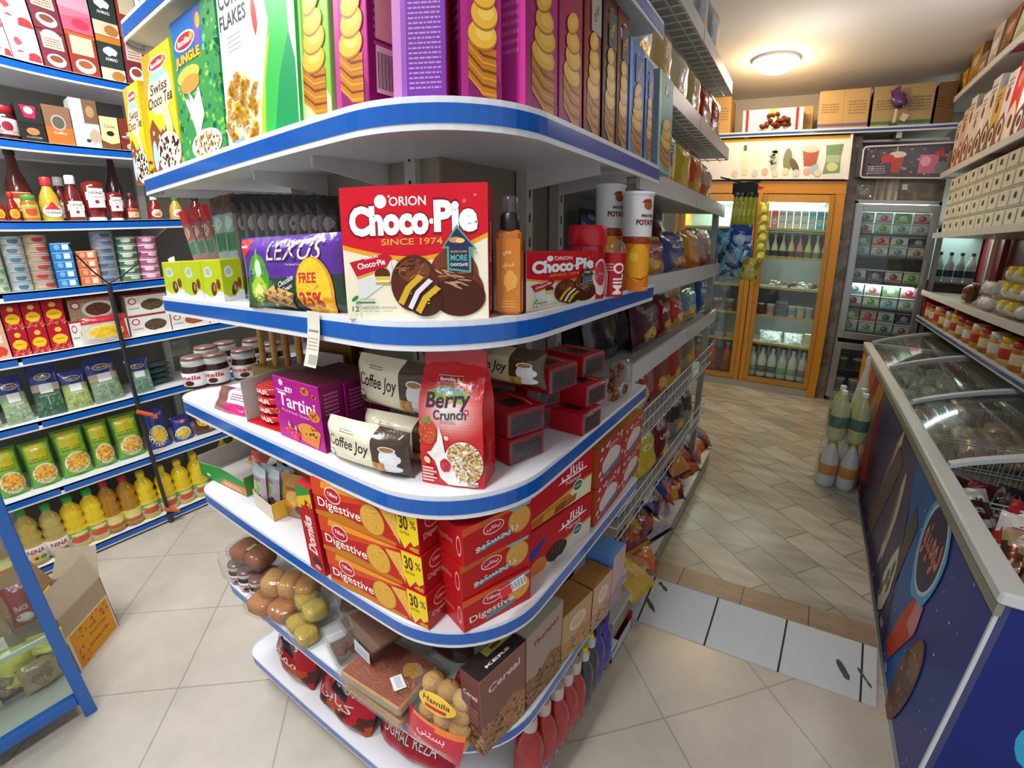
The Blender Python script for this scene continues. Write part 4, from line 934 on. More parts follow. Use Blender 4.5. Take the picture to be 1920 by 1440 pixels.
brownie(ax - .008, ay + .022, Z3 + .05, q + .18, 'front upper brownie tray right of the berry cereal bag', 2)
brownie(ax - .05, ay + .16, Z3, q + .1, 'brownie tray at the bottom of the second stack', 3)
brownie(ax - .05, ay + .16, Z3 + .05, q + .1, 'brownie tray in the middle of the second stack', 4)
brownie(ax + .0, ay + .15, Z3 + .10, q + .35, 'brownie tray on top of the second stack', 5, 1.05)
brownie(ax + .04, ay + .21, Z3, q + .45, 'lowest brownie tray by the shelf edge, near the pretzel bag', 6, .95)
brownie(ax + .03, ay + .25, Z3 + .047, q + .4, 'second brownie tray by the shelf edge, near the pretzel bag', 7, .95)
brownie(ax + .0, ay + .30, Z3 + .095, q + .35, 'tilted brownie tray on top, near the pretzel bag', 8, 1)
brownie(ax - .13, ay + .12, Z3, q - .3, 'brownie tray behind the berry cereal bag', 9, 1)
brownie(ax - .13, ay + .12, Z3 + .05, q - .3, 'upper brownie tray behind the berry cereal bag', 10, 1)
x, y, z_ = (-0.3662, 1.085, 1.107)
t = thing('pretzel_bag', 'clear bag of small brown pretzels at the end of the third shelf', 'pretzel bag', (x - .02, y + .01, Z3), 1.2)
R = random.Random(4)
for k in range(16):
    a, b = R.uniform(-.028, .028), R.uniform(.008, .085); cx, cy = a, R.uniform(-.012, .015); mb = MB()
    tl = R.uniform(0, 3)
    pts = [(cx + .011 * math.cos(i * PI / 5), cy + .004 * math.sin(i * PI / 5 + tl), b + .011 * math.sin(i * PI / 5)) for i in range(11)]
    mb.tube(pts, .0042, R.choice(['8a5024', 'a5682e', '7a4420', 'c08a4a']), 'food', 6); obj('pretzel', mb, t)
mb, f = pouch(.075, .1, .05, 'ffffff', 'clear', 3, 10, 12, .5, .004, .06); o = obj('film', mb, t); o.location = (0, -.025, 0)
# gold boxes at the back
P = (-.99, .70, Z3, .13, .12, 0); mb, F = carton(.13, .04, .155, ['6a4a1e', '4a3418', '4a3418', '4a3418', '4a3418', '7a5a24'], 'gcard'); f = F['front']; f.text('GRISBI', .5, .72, .62, .13, 'd8a428', .02); f.ell(.75, .45, .17, .16, '2c1a14', n=14); f.ell(.75, .45, .1, .09, 'c8a070', n=12)
put('biscuit_box', mb, P, 'dark gold grisbi biscuit box against the back panel', 'biscuit box')
t = thing('breadstick_tray', 'gold topped tray of upright breadsticks below the second shelf', 'breadstick tray', (-1.19, .66, Z3), .15)
mb = MB().box(-.13, .13, 0, .1, 0, .06, '9a7a3a', 'card', .002).box(-.135, .135, -.004, .104, .195, .21, 'b08c3c', 'gcard', .003); obj('carton', mb, t)
for k in range(9):
    x = -.11 + .0275 * k; obj('breadstick', MB().lathe([(.008, .06), (.0095, .08), (.009, .18), (.008, .195)], ['c8924a', 'b07a38', 'd8a860'][k % 3], 'food', 10, x, .03 + .02 * (k % 2)), t)

# ---- fourth shelf
Z4 = .8165
P = (-1.37, 0.5072, 0.8165, 0.2595, 0.0886, 0.054)
w, h = P[3] * 1.0, .06
t = thing('green_tray', 'green and orange open carton tray holding one red snack bar', 'carton tray', P[:3], P[4])
gf = ['3f9a3c', '3f9a3c', 'e07a2c', '3f9a3c', 'c8c2ba', '3f9a3c']
mb = MB().add([(-w / 2, 0, 0), (w / 2, 0, 0), (w / 2, 0, h * .8), (.0, 0, h), (-w / 2, 0, h * .75), (-w / 2, .0015, 0), (w / 2, .0015, 0), (w / 2, .0015, h * .8), (0, .0015, h), (-w / 2, .0015, h * .75)], [(0, 1, 2, 3, 4), (5, 9, 8, 7, 6), (3, 2, 7, 8), (4, 3, 8, 9)], ['2f8f38', 'b4aea6', 'b4aea6', 'b4aea6'], 'card')
mb.box(-w / 2, -w / 2 + .0015, 0, .2, 0, h * 1.1, ['4a9a3a', 'b4aea6', 'd8742c', 'b0aaa2', '4a9a3a', 'b4aea6']).box(w / 2 - .0015, w / 2, 0, .2, 0, h, ['4a9a3a', 'b4aea6', 'a8a29a', '5a8a3a', '4a9a3a', 'b4aea6']).box(-w / 2, w / 2, .199, .2, 0, h * 2.1, 'aaa49c').box(-w / 2, w / 2, 0, .2, 0, .0015, 'aaa49c')
f = Face(mb, lambda u, v, e: (-w / 2 + u * w, -e, v * h), 'card', .0004, w / h); f.poly([(.45, .06), (1, .06), (1, .45), (.55, .42)], 'd87a4a'); f.lines(.55, .9, .12, .34, 2, 'ecd0b0', 2); f.ell(.2, .25, .05, .08, 'd8e8c8', n=8)
obj('carton', mb, t)
mb, f = pouch(.1, .045, .02, lambda u, v: 'd8452a' if v > .3 else 'c8a878', 'film', 8, 12, 8); f.ell(.45, .45, .3, .2, 'e8a080')
obj('snack_bar', mb, None, 'red snack bar lying in the green carton tray', 'snack bar', loc=(P[0] + .01, P[1] + .10, Z4 + .03), rot=(-.7, 0, P[4]))
def sachet(px, w, h, cols, label, rz, seed, tilt=-.2, group='small sachets on the fourth shelf', off=(0, 0, 0)):
    def c(u, v): return cols[0] if v > .78 else cols[1] if v > .3 else cols[2]
    mb, f = pouch(w, h, .022, c, 'film', seed, 10, 14, .5, .003, .07); f.ell(.45, .5, .26, .17, cols[3], n=12, wob=.5, seed=seed); f.rect(.2, .8, .66, .74, mixc(cols[0], '8a3a3a', .6)); f.ell(.7, .25, .16, .1, cols[4], n=10)
    return obj('sachet', mb, None, label, 'sachet', group, loc=(px[0] + off[0], px[1] + off[1], px[2] + off[2]), rot=(tilt, 0, rz))
S1 = ['c8d8de', 'b8a8b4', '9a8a90', '8ab040', '4a3a40']
t = thing('sachet_holder', 'low cream carton holding silvery white sachets', 'carton tray', (-1.109, 0.5035, 0.8165), -.1)
mb = MB().box(-.07, .05, .0, .002, 0, .045, 'd8c8b0', 'card').box(-.07, .05, .07, .072, 0, .05, 'd8c8b0', 'card').box(-.07, -.068, 0, .07, 0, .05, 'd8c8b0', 'card').box(.048, .05, 0, .07, 0, .05, 'e0b030', 'card').box(-.07, .05, 0, .07, 0, .002, 'd8c8b0', 'card'); obj('carton', mb, t)
q = (-1.109, 0.5035, 0.8165)
for k in range(6):
    sachet(q, .085, .12, S1, ['nearest', 'second', 'third', 'fourth', 'fifth', 'farthest'][k] + ' silvery white sachet standing in the cream carton', -.1 + .12 * (k % 3), 30 + k, -.1 - .05 * (k % 2), 'silvery sachets', (-.05 + .018 * k + .02 * (k % 2), .006 + .010 * k, .004))
S2 = ['b8a07a', 'a07848', '8a5a30', 'c86a34', 'd8a060']
q = (-1.199, 0.5773, 0.8165)
for k in range(4): sachet(q, .09, .145, S2 if k % 2 else ['9aa0a4', 'a08a84', '8a6048', 'b05a3a', '6a3a34'], ['nearest', 'second', 'third', 'farthest'][k] + ' brown sachet in the row behind the silvery ones', -.5 + .05 * k, 50 + k, -.35, 'brown sachets', (-.05 + .03 * k, .03 + .025 * k, .003))
q = (-0.9982, 0.5246, 0.8165)
for k in range(3): sachet(q, .085, .125, ['c88a3a', 'd8882a', '9a6a3a', 'e8b050', '5a3a24'], ['front', 'middle', 'rear'][k] + ' orange caramel sachet beside the biscuit boxes', .25 - .1 * k, 60 + k, -.1, 'orange sachets', (-.02, .01 + .03 * k, .002))
P = (-.93, .64, Z4, .12, -.35, 0); mb, F = carton(.12, .06, .105, ['3a9ab4', '3a9ab4', '3a8aa0', '3a8aa0', '3a8aa0', '4aa4bc'], 'gcard'); F['front'].poly([(0, .4), (1, .6), (1, .35), (0, .2)], '8ab040'); F['front'].ell(.3, .3, .2, .15, 'e0b040'); F['top'].rect(.1, .9, .2, .6, '6ab4c8')
put('biscuit_box', mb, P, 'turquoise biscuit box behind the orange sachets', 'biscuit box')
mb, F = carton(.05, .05, .13, '7a2a5a'); F['front'].rect(.2, .9, .1, .5, 'd8c060'); put('biscuit_box', mb, (-.83, .67, Z4, .05, -.1, 0), 'narrow plum box with a yellow panel at the back', 'biscuit box')
# domino box standing on edge
P = (-0.7994, 0.4474, 0.8165, 0.0573, -0.0335, 0.2234); h = P[5] * .97
mb, F = carton(P[3], .13, h, ['b8141e', 'a81420', 'b8141e', 'a81420', 'a81420', 'c02a2a'], 'gcard'); f = F['front']; f.text('Domika', .48, .45, .5 * h / P[3] * .9, .55 * P[3] / h, 'f4e8e0', .03, .2, rot=PI / 2); f.poly([(0, .72), (1, .80), (1, 1), (0, 1)], 'e0c020'); f.poly([(0, .84), (1, .95), (1, 1), (0, 1)], '3a8a3a'); f.specks(12, .1, .9, .74, .84, .03, ['b8141e'], 2); f.ell(.6, .13, .3, .07, '4a2018', n=12, wob=.3); f.ell(.6, .07, .2, .03, 'd8b090', n=10)
put('wafer_box', mb, P, 'narrow red box standing on end left of the digestive stack', 'wafer box')
# digestive biscuit boxes
def digestive(x, y, z, rz, w, h, d, label, kind):
    red = 'c2181c'
    mb, F = carton(w, d, h, [red, red, red, 'a8161c', red, 'b8181c'], 'gcard', .0012); f = F['front']
    if kind == 'long':
        f.poly([(0, .55), (0, 1), (.85, 1), (.6, .8), (.3, .62)], 'd8481c'); f.poly([(.1, .8), (.12, 1), (.8, 1), (.7, .92), (.4, .84)], 'f09a24'); f.poly([(0, 0), (.8, 0), (.8, .1), (.3, .25), (0, .12)], 'c87a1c')
        f.ell(.60, .45, .115, .40, 'b8721c', n=26); f.ell(.60, .46, .108, .375, 'e0a83c', n=26); f.specks(24, .52, .68, .2, .75, .03, ['c88a2a', 'f0c468'], 3)
        f.poly([(.68, .85), (.84, .1), (.82, .9)], 'e8b44a'); f.specks(30, .66, .82, .1, .85, .035, ['d89a2a', 'f0c050'], 8, lambda u, v: abs(v - (1.6 - (u - .66) * 6)) < .5)
        f.ell(.225, .70, .085, .22, 'f4d8d0', n=22); f.ell(.225, .70, .076, .185, 'c2182a', n=22); f.text('Tiffany', .225, .70, .11, .14, 'ffffff', .01)
        f.text('Digestive', .27, .37, .44, .32, 'fdf4e8', .012)
        f.poly([(.83, 1), (1, 1), (1, .3), (.955, .18), (.93, .28), (.875, .05), (.83, .35)], 'f2d018'); f.text('30', .885, .72, .075, .36, '5a2408', .03); f.text('%', .965, .72, .045, .2, '5a2408', .01); f.text('EXTRA', .89, .46, .08, .07, '6a3008', .01); f.text('+FREE', .955, .1, .075, .11, 'f2d018', .02)
    else:
        f.poly([(0, .8), (0, 1), (1, 1), (.7, .92)], 'd8602c'); f.ell(.80, .58, .175, .36, 'b8782c', n=26); f.ell(.80, .59, .165, .335, 'dca24a', n=26); f.specks(20, .68, .93, .35, .8, .03, ['c0843a', 'e8bc6a'], 3)
        f.poly([(.62, .98), (.98, .99), (.96, .9), (.7, .88)], '8ab0b8'); f.ell(.42, .72, .15, .17, 'f0d0c8', n=22); f.ell(.42, .72, .135, .14, 'c41c2a', n=22)
        if kind == 'fa': f.text(fa('تیفانی'), .42, .72, .2, .13, 'ffffff', .01); f.poly([(.18, .2), (.72, .32), (.66, .44), (.2, .34)], '4a8aa0'); f.text(fa('دایجستیو'), .47, .38, .62, .24, 'fdf0e4', .012, rot=.06)
        else: f.text('Tiffany', .42, .72, .2, .12, 'ffffff', .01); f.poly([(.3, .1), (.75, .2), (.7, .34), (.3, .22)], '4a8aa0'); f.text('Digestive', .40, .34, .64, .26, 'f4e4d4', .012, rot=.05)
    r = F['right']; r.ell(.5, .68, .28, .2, 'e0a8a0', n=18); r.ell(.5, .68, .25, .165, 'b81a26', n=18); r.text('Tiffany', .5, .68, .36, .11, 'f0d8d0', .01); r.text('Digestive', .52, .36, .74, .18, 'e8b8b0', .01)
    l = F['left']; l.ell(.88, .5, .07, .28, 'e8c0b8', n=16); l.ell(.88, .5, .055, .22, 'b81a26', n=16); l.text('Digestive', .45, .5, .5, .22, 'd88078', .01)
    t_ = F['top']; t_.ell(.3, .5, .26, .32, 'e8a824', n=18) if kind == 'long' else t_.ell(.8, .5, .15, .4, 'b8742c', n=18)
    t_.text(fa('دایجستیو') if kind == 'long' else 'Digestive', .45, .35, .5, .28, 'e0b0a0', .01)
    return obj('digestive_box', mb, None, label, 'biscuit box', 'digestive biscuit boxes', loc=(x, y, z), rot=(0, 0, rz))
P = (-0.6187, 0.4564, 0.8165, 0.267, 0.0656, 0.2511)
n3 = ['bottom', 'middle', 'top']
for k in range(3): digestive(P[0] - .004 * k, P[1] + .001 * k, Z4 + k * (P[5] / 3.0), P[4] + .01 * k, P[3], P[5] / 3.0 - .0006, .085, n3[k] + ' box of the left digestive stack with yellow extra corner', 'long')
P = (-0.4016, 0.5702, 0.8165, 0.158, 1.258, 0.2091)
for k in range(3): digestive(P[0] - .004 * (k % 2), P[1] + .003 * k, Z4 + k * (P[5] / 2.72), P[4] + .03 * (k - 1), P[3], P[5] / 2.72 - .0006, .10, n3[k] + ' box of the right digestive stack with a blue underline', 'en' if k == 0 else 'fa')
t = MB(); mb = MB().box(-.03, .03, 0, .0008, 0, .018, 'e8e4e0', 'film'); f = Face(mb, lambda u, v, e: (-.03 + u * .06, -e, v * .018), 'card', .0004)
for k in range(9): f.rect(.45 + .06 * k, .45 + .06 * k + (.02 if k % 2 else .035), .15, .9, '7a7672')
f.rect(0, .42, .0, 1, 'd03044'); obj('barcode_sticker', mb, None, 'white barcode sticker between the right digestive boxes', 'sticker', loc=(P[0] + .03, P[1] + .008, Z4 + P[5] / 2.72 - .006), rot=(-.3, -.1, P[4]))
# nanali wafer boxes
def nanali(P, z, h, label, kind):
    w = P[3]; mb, F = carton(w, .09, h, ['c01822', 'b01820', 'a8161c', 'a8161c', 'a8161c', 'b81a24'], 'gcard'); f = F['front']
    f.poly([(0, 0), (1, 0), (1, .45), (.75, .42), (.4, .3), (0, .18)], 'c8a040'); f.poly([(0, 0), (1, 0), (1, .40), (.75, .36), (.4, .24), (0, .12)], 'e8dcb8' if kind else 'd8ccc0')
    if kind: f.poly([(0, 0), (.55, 0), (.7, .14), (.62, .3), (.3, .24), (0, .1)], 'c87a24'); [f.poly([(.05 + .17 * k, .02), (.22 + .17 * k, .05), (.24 + .17 * k, .2), (.07 + .17 * k, .16)], ['b0641a', 'd89038', '8a4a14'][k % 3]) for k in range(4)]
    else: f.poly([(0, .55), (.28, .74), (.1, .4), (0, .4)], '2a3a9a'); f.ell(.42, .22, .17, .2, '3a2420', n=18, wob=.2); [f.ell(.36 + .05 * k, .24, .012, .13, '5a3c34', n=8) for k in range(4)]; f.ell(.14, .14, .13, .2, 'd87a34', n=16)
    f.text(fa('نانالی'), .66, .76, .34, .24, 'ffffff', .02); f.text('Nanali', .68, .56, .24, .10, 'f0d0c8', .01); f.poly([(.42, .62), (.5, .66), (.9, .70), (.9, .67), (.5, .62)], 'ffffff')
    f.ell(.76, .36, .085, .13, 'e8ece0', n=18); f.ell(.76, .36, .07, .105, '2f7a4a', n=18); f.text('Fresh', .76, .36, .09, .05, 'e8f0e0', .01)
    return obj('wafer_box', mb, None, label, 'wafer box', 'red and cream wafer boxes', loc=(P[0], P[1], z), rot=(0, 0, P[4]))
P = (-0.3884, 0.7997, 0.8165, 0.2277, 1.399, 0.1191); hh = P[5]
nanali(P, Z4, hh * .98, 'lower red wafer box with a chocolate picture', 0)
nanali((P[0] - .004, P[1] - .002, 0, P[3], P[4]), Z4 + hh, hh * .92, 'upper red wafer box with an orange wafer picture', 1)
# red and white floral boxes
def floral(P, z, h, label):
    w = P[3]; mb, F = carton(w, .1, h, ['b01a26', 'b01a26', 'b85a1c', 'b01a26', 'b85a1c', 'c08024'], 'gcard')
    f = F['front']; f.rect(.06, .94, .06, .94, 'b4222c'); f.ell(.52, .42, .36, .3, 'd8d0c8', n=20, wob=.25); f.poly([(.2, .1), (.9, .14), (.86, .3), (.24, .2)], '5a6a94'); f.text('VITA', .55, .80, .4, .1, 'd8b8b4', .03)
    R = random.Random(5); [f.ell(R.choice([R.uniform(.05, .18), R.uniform(.84, .96), R.uniform(.1, .9)]), R.choice([R.uniform(.04, .95), R.uniform(.86, .96)]), .05, .04, 'e0c8c0', n=8, wob=.4, seed=k) for k in range(14)]
    return obj('biscuit_box', mb, None, label, 'biscuit box', 'red floral biscuit boxes', loc=(P[0], P[1], z), rot=(0, 0, P[4]))
Pn = (-0.3708, 1.027, 0.8165, 0.1783, 1.587, 0.1087); Pf = (-0.3775, 1.218, 0.8165, 0.191, 1.618, 0.0971)
for P, nm in ((Pn, 'nearer'), (Pf, 'farther')):
    for k in range(2): floral(P, Z4 + k * P[5], P[5] * .99, ('lower ' if k == 0 else 'upper ') + nm + ' of the red floral boxes at the shelf end')


# ---- fifth shelf: cakes and brown boxes
Z5 = .4765
def loaf(px, w, d, h, col, label, rz, seed, n=3, dz=0.0, film='clear', dx=0, dy=0, group='film wrapped cakes'):
    w, d, h = w * 1.3, d * 1.35, h * 1.3
    t = thing('wrapped_cake', label, 'cake', (px[0] + dx, px[1] + dy, px[2] + dz), rz, group)
    mb = MB()
    for k in range(n): mb.ellipsoid((-w / 2 + w * (k + .5) / n, 0, h * .46), (w / n * .54, d * .42, h * .46), col, 'food', 18, 12, 0, .1, seed + k, .6)
    obj('cake', mb, t); obj('film', MB().ellipsoid((0, 0, h * .5), (w * .60, d * .52, h * .52), 'ffffff', film, 24, 14, 0, .12, seed, .55), t)
    return t
for k, (px, py) in enumerate(((436, 1098), (452, 1112), (474, 1128), (462, 1090), (478, 1102), (498, 1118))):
    p = [(-1.372, 0.4644, 0.4765), (-1.313, 0.4662, 0.4765), (-1.247, 0.4694, 0.4765), (-1.365, 0.5105, 0.4765), (-1.31, 0.514, 0.4765), (-1.245, 0.5138, 0.4765)][k]
    nutella(p[0], p[1] + .02, Z5, 'small spread jar in the bottom tray, ' + ['at the outer front corner', 'second in the front row', 'third in the front row', 'at the outer corner of the back row', 'second in the back row', 'third in the back row'][k], .7, 'small spread jars in the bottom tray', .75)
q = (-1.34, 0.4966, 0.4765)
mb, f = pouch(.15, .10, .06, 'ffffff', 'tub', 4, 10, 12, .5, .004, .05); obj('wrap_film', mb, None, 'crumpled clear film around the small spread jars', 'plastic film', loc=(q[0] - .005, q[1] - .05, Z5 + .002), rot=(0, 0, .3))
loaf(q, .11, .08, .05, '9a5a34', 'brown sponge cake lying on the small spread jars', .2, 3, 2, .072, dx=.02, dy=.03)
mb = MB().box(-.025, .025, -.018, .018, 0, .0008, 'd8d088', 'card'); obj('price_label', mb, None, 'pale yellow label on top of the brown sponge cake', 'label', loc=(q[0] + .035, q[1] + .035, Z5 + .1265), rz=.3)
loaf((-1.142, 0.4432, 0.4765), .12, .07, .045, 'b8743c', 'brown filled roll pack at the shelf edge below the yellow buns', .3, 5, 2, dx=0, dy=.03)
loaf((-1.133, 0.4776, 0.4765), .13, .075, .055, 'd0964a', 'golden layered bun pack resting on the brown roll pack', .5, 9, 3, .043, dx=.01, dy=.055)
loaf((-1.002, 0.4507, 0.4765), .085, .055, .035, 'c0a03c', 'yellow cake slice pack at the shelf edge', -.2, 12, 2, dy=.025)
loaf((-1.023, 0.4838, 0.4765), .085, .06, .04, 'ccb048', 'yellow cake slice pack lying on another one', -.2, 15, 2, .036, dy=.045)
def clamshell(px, w, d, h, label, rz, cols, seed, dz=0.0, n=10, dx=0, dy=0):
    t = thing('cake_tray', label, 'cake tray', (px[0] + dx, px[1] + dy, px[2] + dz), rz, 'clear cake trays')
    R = random.Random(seed); mb = MB()
    for k in range(n): mb.ellipsoid((R.uniform(-w * .36, w * .36), d / 2 + R.uniform(-d * .34, d * .34), h * R.uniform(.35, .6)), (w * .16, d * .15, h * .3), R.choice(cols), 'food', 12, 8, R.uniform(0, 3), .25, seed + k)
    mb.box(-w * .42, w * .42, d * .08, d * .92, .002, h * .4, cols[0], 'food', .004); obj('cakes', mb, t)
    mb = MB().box(-w / 2, w / 2, 0, d, 0, h * .5, 'ffffff', 'tub', .008).box(-w / 2 + .006, w / 2 - .006, .006, d - .006, h * .5, h, 'ffffff', 'tub', .01).box(-w / 2 - .006, w / 2 + .006, -.006, d + .006, h * .48, h * .52, 'ffffff', 'tub')
    obj('tray', mb, t)
    mb = MB()
    for k in range(9): mb.box(-w * .42 + k * w * .1, -w * .42 + k * w * .1 + .003, .003, .0055, h * .55, h * .92, 'ffffff', 'tub')
    obj('ribs', mb, t); return t
clamshell((-0.8524, 0.4518, 0.4765), .10, .10, .035, 'clear tray of dark rolls at the bottom of the three small trays', -.35, ['6a3a22', '5a3020', '7a4a2c'], 3, 0, 8, -.02, .02)
clamshell((-0.8783, 0.4758, 0.4765), .115, .12, .04, 'clear tray of brown biscuits in the middle of the three small trays', -.3, ['8a5634', '7a4a30', '9a6a40'], 5, .036, 8, 0, .05)
clamshell((-0.8856, 0.4816, 0.4765), .12, .12, .045, 'clear ribbed tray of nut cookies on top of two trays', -.4, ['a87838', 'c08a3c', '8a5a2c', '6a3a1c'], 8, .077, 16, 0, .055)
def bigtray(P, dz, label, col, rzo=0.0):
    w, d, h = .20, .155, .042
    t = thing('cake_tray', label, 'cake tray', (P[0], P[1], Z5 + dz), P[4] + rzo, 'large flat cake trays')
    mb = MB().box(-w / 2 + .006, w / 2 - .006, .006, d - .006, .002, h * .72, ['c89a5c', 'c89a5c', 'c89a5c', 'c89a5c', 'a87040', col], 'food', .005)
    f = Face(mb, lambda u, v, e: (-w / 2 + .008 + u * (w - .016), .008 + v * (d - .016), h * .722 + e), 'food', .0004, w / d); f.specks(120, .05, .95, .05, .95, .03, [mixc(col, '000000', .12), mixc(col, 'e8a860', .2)], 3)
    f.ell(.78, .7, .14, .16, 'e0a040', n=18, wob=.3); f.ell(.8, .35, .12, .13, 'd88a30', n=18, wob=.3); obj('cake', mb, t)
    obj('tray', MB().box(-w / 2, w / 2, 0, d, 0, h, 'ffffff', 'tub', .007).box(-w / 2 - .005, w / 2 + .005, -.005, d + .005, h * .62, h * .66, 'ffffff', 'tub'), t); return t
P = (-0.6706, 0.4229, 0.4765, 0.1971, 0.0121, 0.0854)
bigtray(P, 0, 'lower of the two large flat cake trays', '9a5a34'); bigtray(P, .043, 'upper of the two large flat cake trays, reddish brown top', '9a4e30', .04)
# wedge cake in a clear three-cornered pack
q = (-0.7027, 0.4451, 0.4765)
t = thing('cake_wedge_pack', 'clear three-cornered pack of brown cake leaning on the flat trays', 'cake', (q[0] - .025, q[1] + .035, Z5 + .087), .15, rot=(-.1, .0, -.15)); t.scale = (1.3, 1.2, 1.2)
def wedge(s, z0, z1): return [(-.055 * s, .0, z1), (.055 * s, 0, z1), (0, .0, z0), (-.055 * s, .15, z1), (.055 * s, .15, z1), (0, .15, z0)]
WF = [(0, 2, 1), (3, 4, 5), (0, 1, 4, 3), (0, 3, 5, 2), (1, 2, 5, 4)]
obj('cake', MB().add([(x, y, .075 - z) for x, y, z in wedge(.92, .07, .0)], WF, '7a4a2e', 'food'), t)
obj('film', MB().add([(x * 1.05, y * 1.04 - .003, .077 - z) for x, y, z in wedge(1, .077, .0)], WF, 'ffffff', 'tub'), t)
mb = MB().box(-.03, .02, -.0065, -.006, .006, .034, 'cdd4d8', 'card'); f = Face(mb, lambda u, v, e: (-.03 + u * .05, -.0065 - e, .006 + v * .028), 'card', .0004); f.lines(.1, .9, .2, .8, 5, '8a9298', 2); obj('label', mb, t)
mb = MB().box(-.02, .02, -.014, .014, 0, .0006, 'e4e6e8', 'card'); f = Face(mb, lambda u, v, e: (-.02 + u * .04, -.014 + v * .028, .0006 + e), 'card', .0004); f.lines(.1, .9, .3, .8, 4, '8a9298', 5)
obj('price_label', mb, None, 'small white label on the upper large cake tray', 'label', loc=(P[0] + .05, P[1] + .055, Z5 + .0855), rz=-.5)
# hamila bun pack
P = (-0.4769, 0.4265, 0.4765, 0.117, 0.2783, 0.2034)
t = thing('bun_pack', 'hamila pack of round golden buns with a red lower band', 'bun pack', (P[0] - .012, P[1] + .025, Z5), rot=(-.3, 0, P[4] - .25)); t.scale = (1.22, 1.22, 1.22)
mb = MB()
for r_ in range(4):
    for k in range(3): mb.ellipsoid((-.034 + .034 * k, .012, .022 + .030 * r_), (.021, .022, .0195), ['d8a45a', 'cf9a50', 'dfb068'][(r_ + k) % 3], 'food', 12, 8, 0, .06, r_ * 3 + k)
obj('buns', mb, t)
def hc(u, v): return 'c01a38' if v < .40 - .1 * (u - .5) else ('e87a28' if v < .50 - .1 * (u - .5) else 'ffffff')
def hs(u, v, e=0.0): return ((u - .5) * .125 * (1 - .12 * abs(v - .5)), -.014 - .016 * math.sin(PI * u) ** .6 * min(1, 6 * v, 6 * (1 - v)) - e, v * .15)
mb = MB().grid(lambda u, v: hs(u, v * .46), 14, 10, lambda u, v: hc(u, v * .46), 'film'); f = Face(mb, hs, 'film', .0006, .85); f.text(fa('بستنی'), .5, .27, .5, .1, 'ecd0d8', .01); f.text(fa('همیلا'), .5, .14, .6, .08, 'e8c8d0')
obj('printed_band', mb, t); mb = MB().grid(lambda u, v: hs(u, .46 + v * .54), 14, 10, 'ffffff', 'clear'); obj('film', mb, t)
mb = MB(); f = Face(mb, lambda u, v, e: (lambda p: (p[0], p[1] - .002, p[2]))(hs(.5 + (u - .5), v, e)), 'film', .0006, .85)
f.ell(.54, .74, .32, .12, 'e8b83a', n=22); f.rect(.36, .72, .655, .70, 'b81c2c'); f.text('Hamila', .54, .765, .46, .07, '3a2414', .01); obj('top_label', mb, t)
mb = MB().lathe([(.055, 0), (.06, .01), (.06, .03), (.05, .035)], 'a01822', 'film', 24); f = Face(mb, lambda u, v, e: (-.05 + u * .1, -.05 + v * .1, .035 + e), 'film', .0006); f.text(fa('همیلا'), .5, .5, .7, .3, 'd8a8a8', .02)
q = (-0.4517, 0.4972, 0.4765); obj('cake_pack', mb, None, 'round red cake pack standing behind the golden buns', 'cake pack', loc=(q[0] - .03, q[1] + .11, Z5 + .06), rot=(1.25, 0, .5))
mb, f = pouch(.13, .12, .06, '5a3a2a', 'film', 3, 12, 12); q = (-0.5587, 0.5132, 0.4765)
obj('cake_pack', mb, None, 'dark brown pack in shadow at the back of the fifth shelf', 'cake pack', loc=(q[0] - .05, q[1] + .12, Z5), rz=.2)
# brown flake boxes along the right edge
def flakebox(P, d, cols, label, name, kind):
    w, h = P[3], P[5]; mb, F = carton(w, d, h, [cols[0], cols[0], cols[1], cols[1], cols[1], cols[2]], 'card'); f = F['front']
    f.poly([(0, 0), (1, 0), (1, .38), (.7, .48), (.3, .36), (0, .42)], cols[3]); f.specks(160, .02, .98, .02, .4, .03, [mixc(cols[3], 'ffffff', .2), mixc(cols[3], '000000', .18), mixc(cols[3], 'c8a070', .5)], 3)
    if kind: f.text(kind, .52, .82, .7, .09, cols[4], .02, .1, rot=.06)
    else: f.ell(.5, .68, .28, .17, mixc(cols[0], 'ffffff', .45), n=20); f.ell(.5, .68, .2, .11, mixc(cols[0], 'ffffff', .25), n=18)
    l = F['left']; l.lines(.15, .85, .4, .62, 5, mixc(cols[1], 'ffffff', .3), 3); l.text(kind or 'OATS', .5, .76, .7, .06, mixc(cols[1], 'ffffff', .75), .02); l.rect(0, 1, 0, .3, cols[3]); l.specks(80, .02, .98, .02, .34, .04, [mixc(cols[3], 'ffffff', .2), mixc(cols[3], '000000', .2)], 6); l.rect(.1, .3, .06, .16, 'e0dcd4')
    if name == 'a': t_ = F['top']; t_.text('KERS', .5, .3, .5, .12, 'ece8e0', .03, rot=.0); t_.rect(.4, .95, .6, .95, 'a8a448'); t_.rect(.55, .75, .7, .86, '4a4a1c')
    return put('flake_box', mb, P, label, 'flake box', 'brown flake boxes on the fifth shelf')
flakebox((-0.3822, 0.5548, 0.4765, 0.1391, 1.436, 0.2389), .055, ['8a5c50', '6e3a34', '2e2220', 'a8754e', 'e0d0c4'], 'dark brown flake box nearest the shelf corner, with a black top', 'a', 'Cereal')
flakebox((-0.3692, 0.7038, 0.4765, 0.1459, 1.499, 0.2366), .06, ['a89484', '8a7a6a', 'a8a89c', '8e6242', '8a2a2a'], 'taupe flake box with dark red lettering', 'b', 'Thorapan')
flakebox((-0.3594, 0.8563, 0.4765, 0.1283, 1.41, 0.1614), .075, ['c09a70', '9a6a3c', 'a8763c', 'b88a5c', 'ffffff'], 'kraft brown box with a pale round emblem', 'c', '')
flakebox((-0.342, 0.9757, 0.4765, 0.101, 1.474, 0.1641), .075, ['c8a684', '9a6a3c', 'a8763c', 'b89070', 'ffffff'], 'kraft brown box beside the blue box', 'd', '')
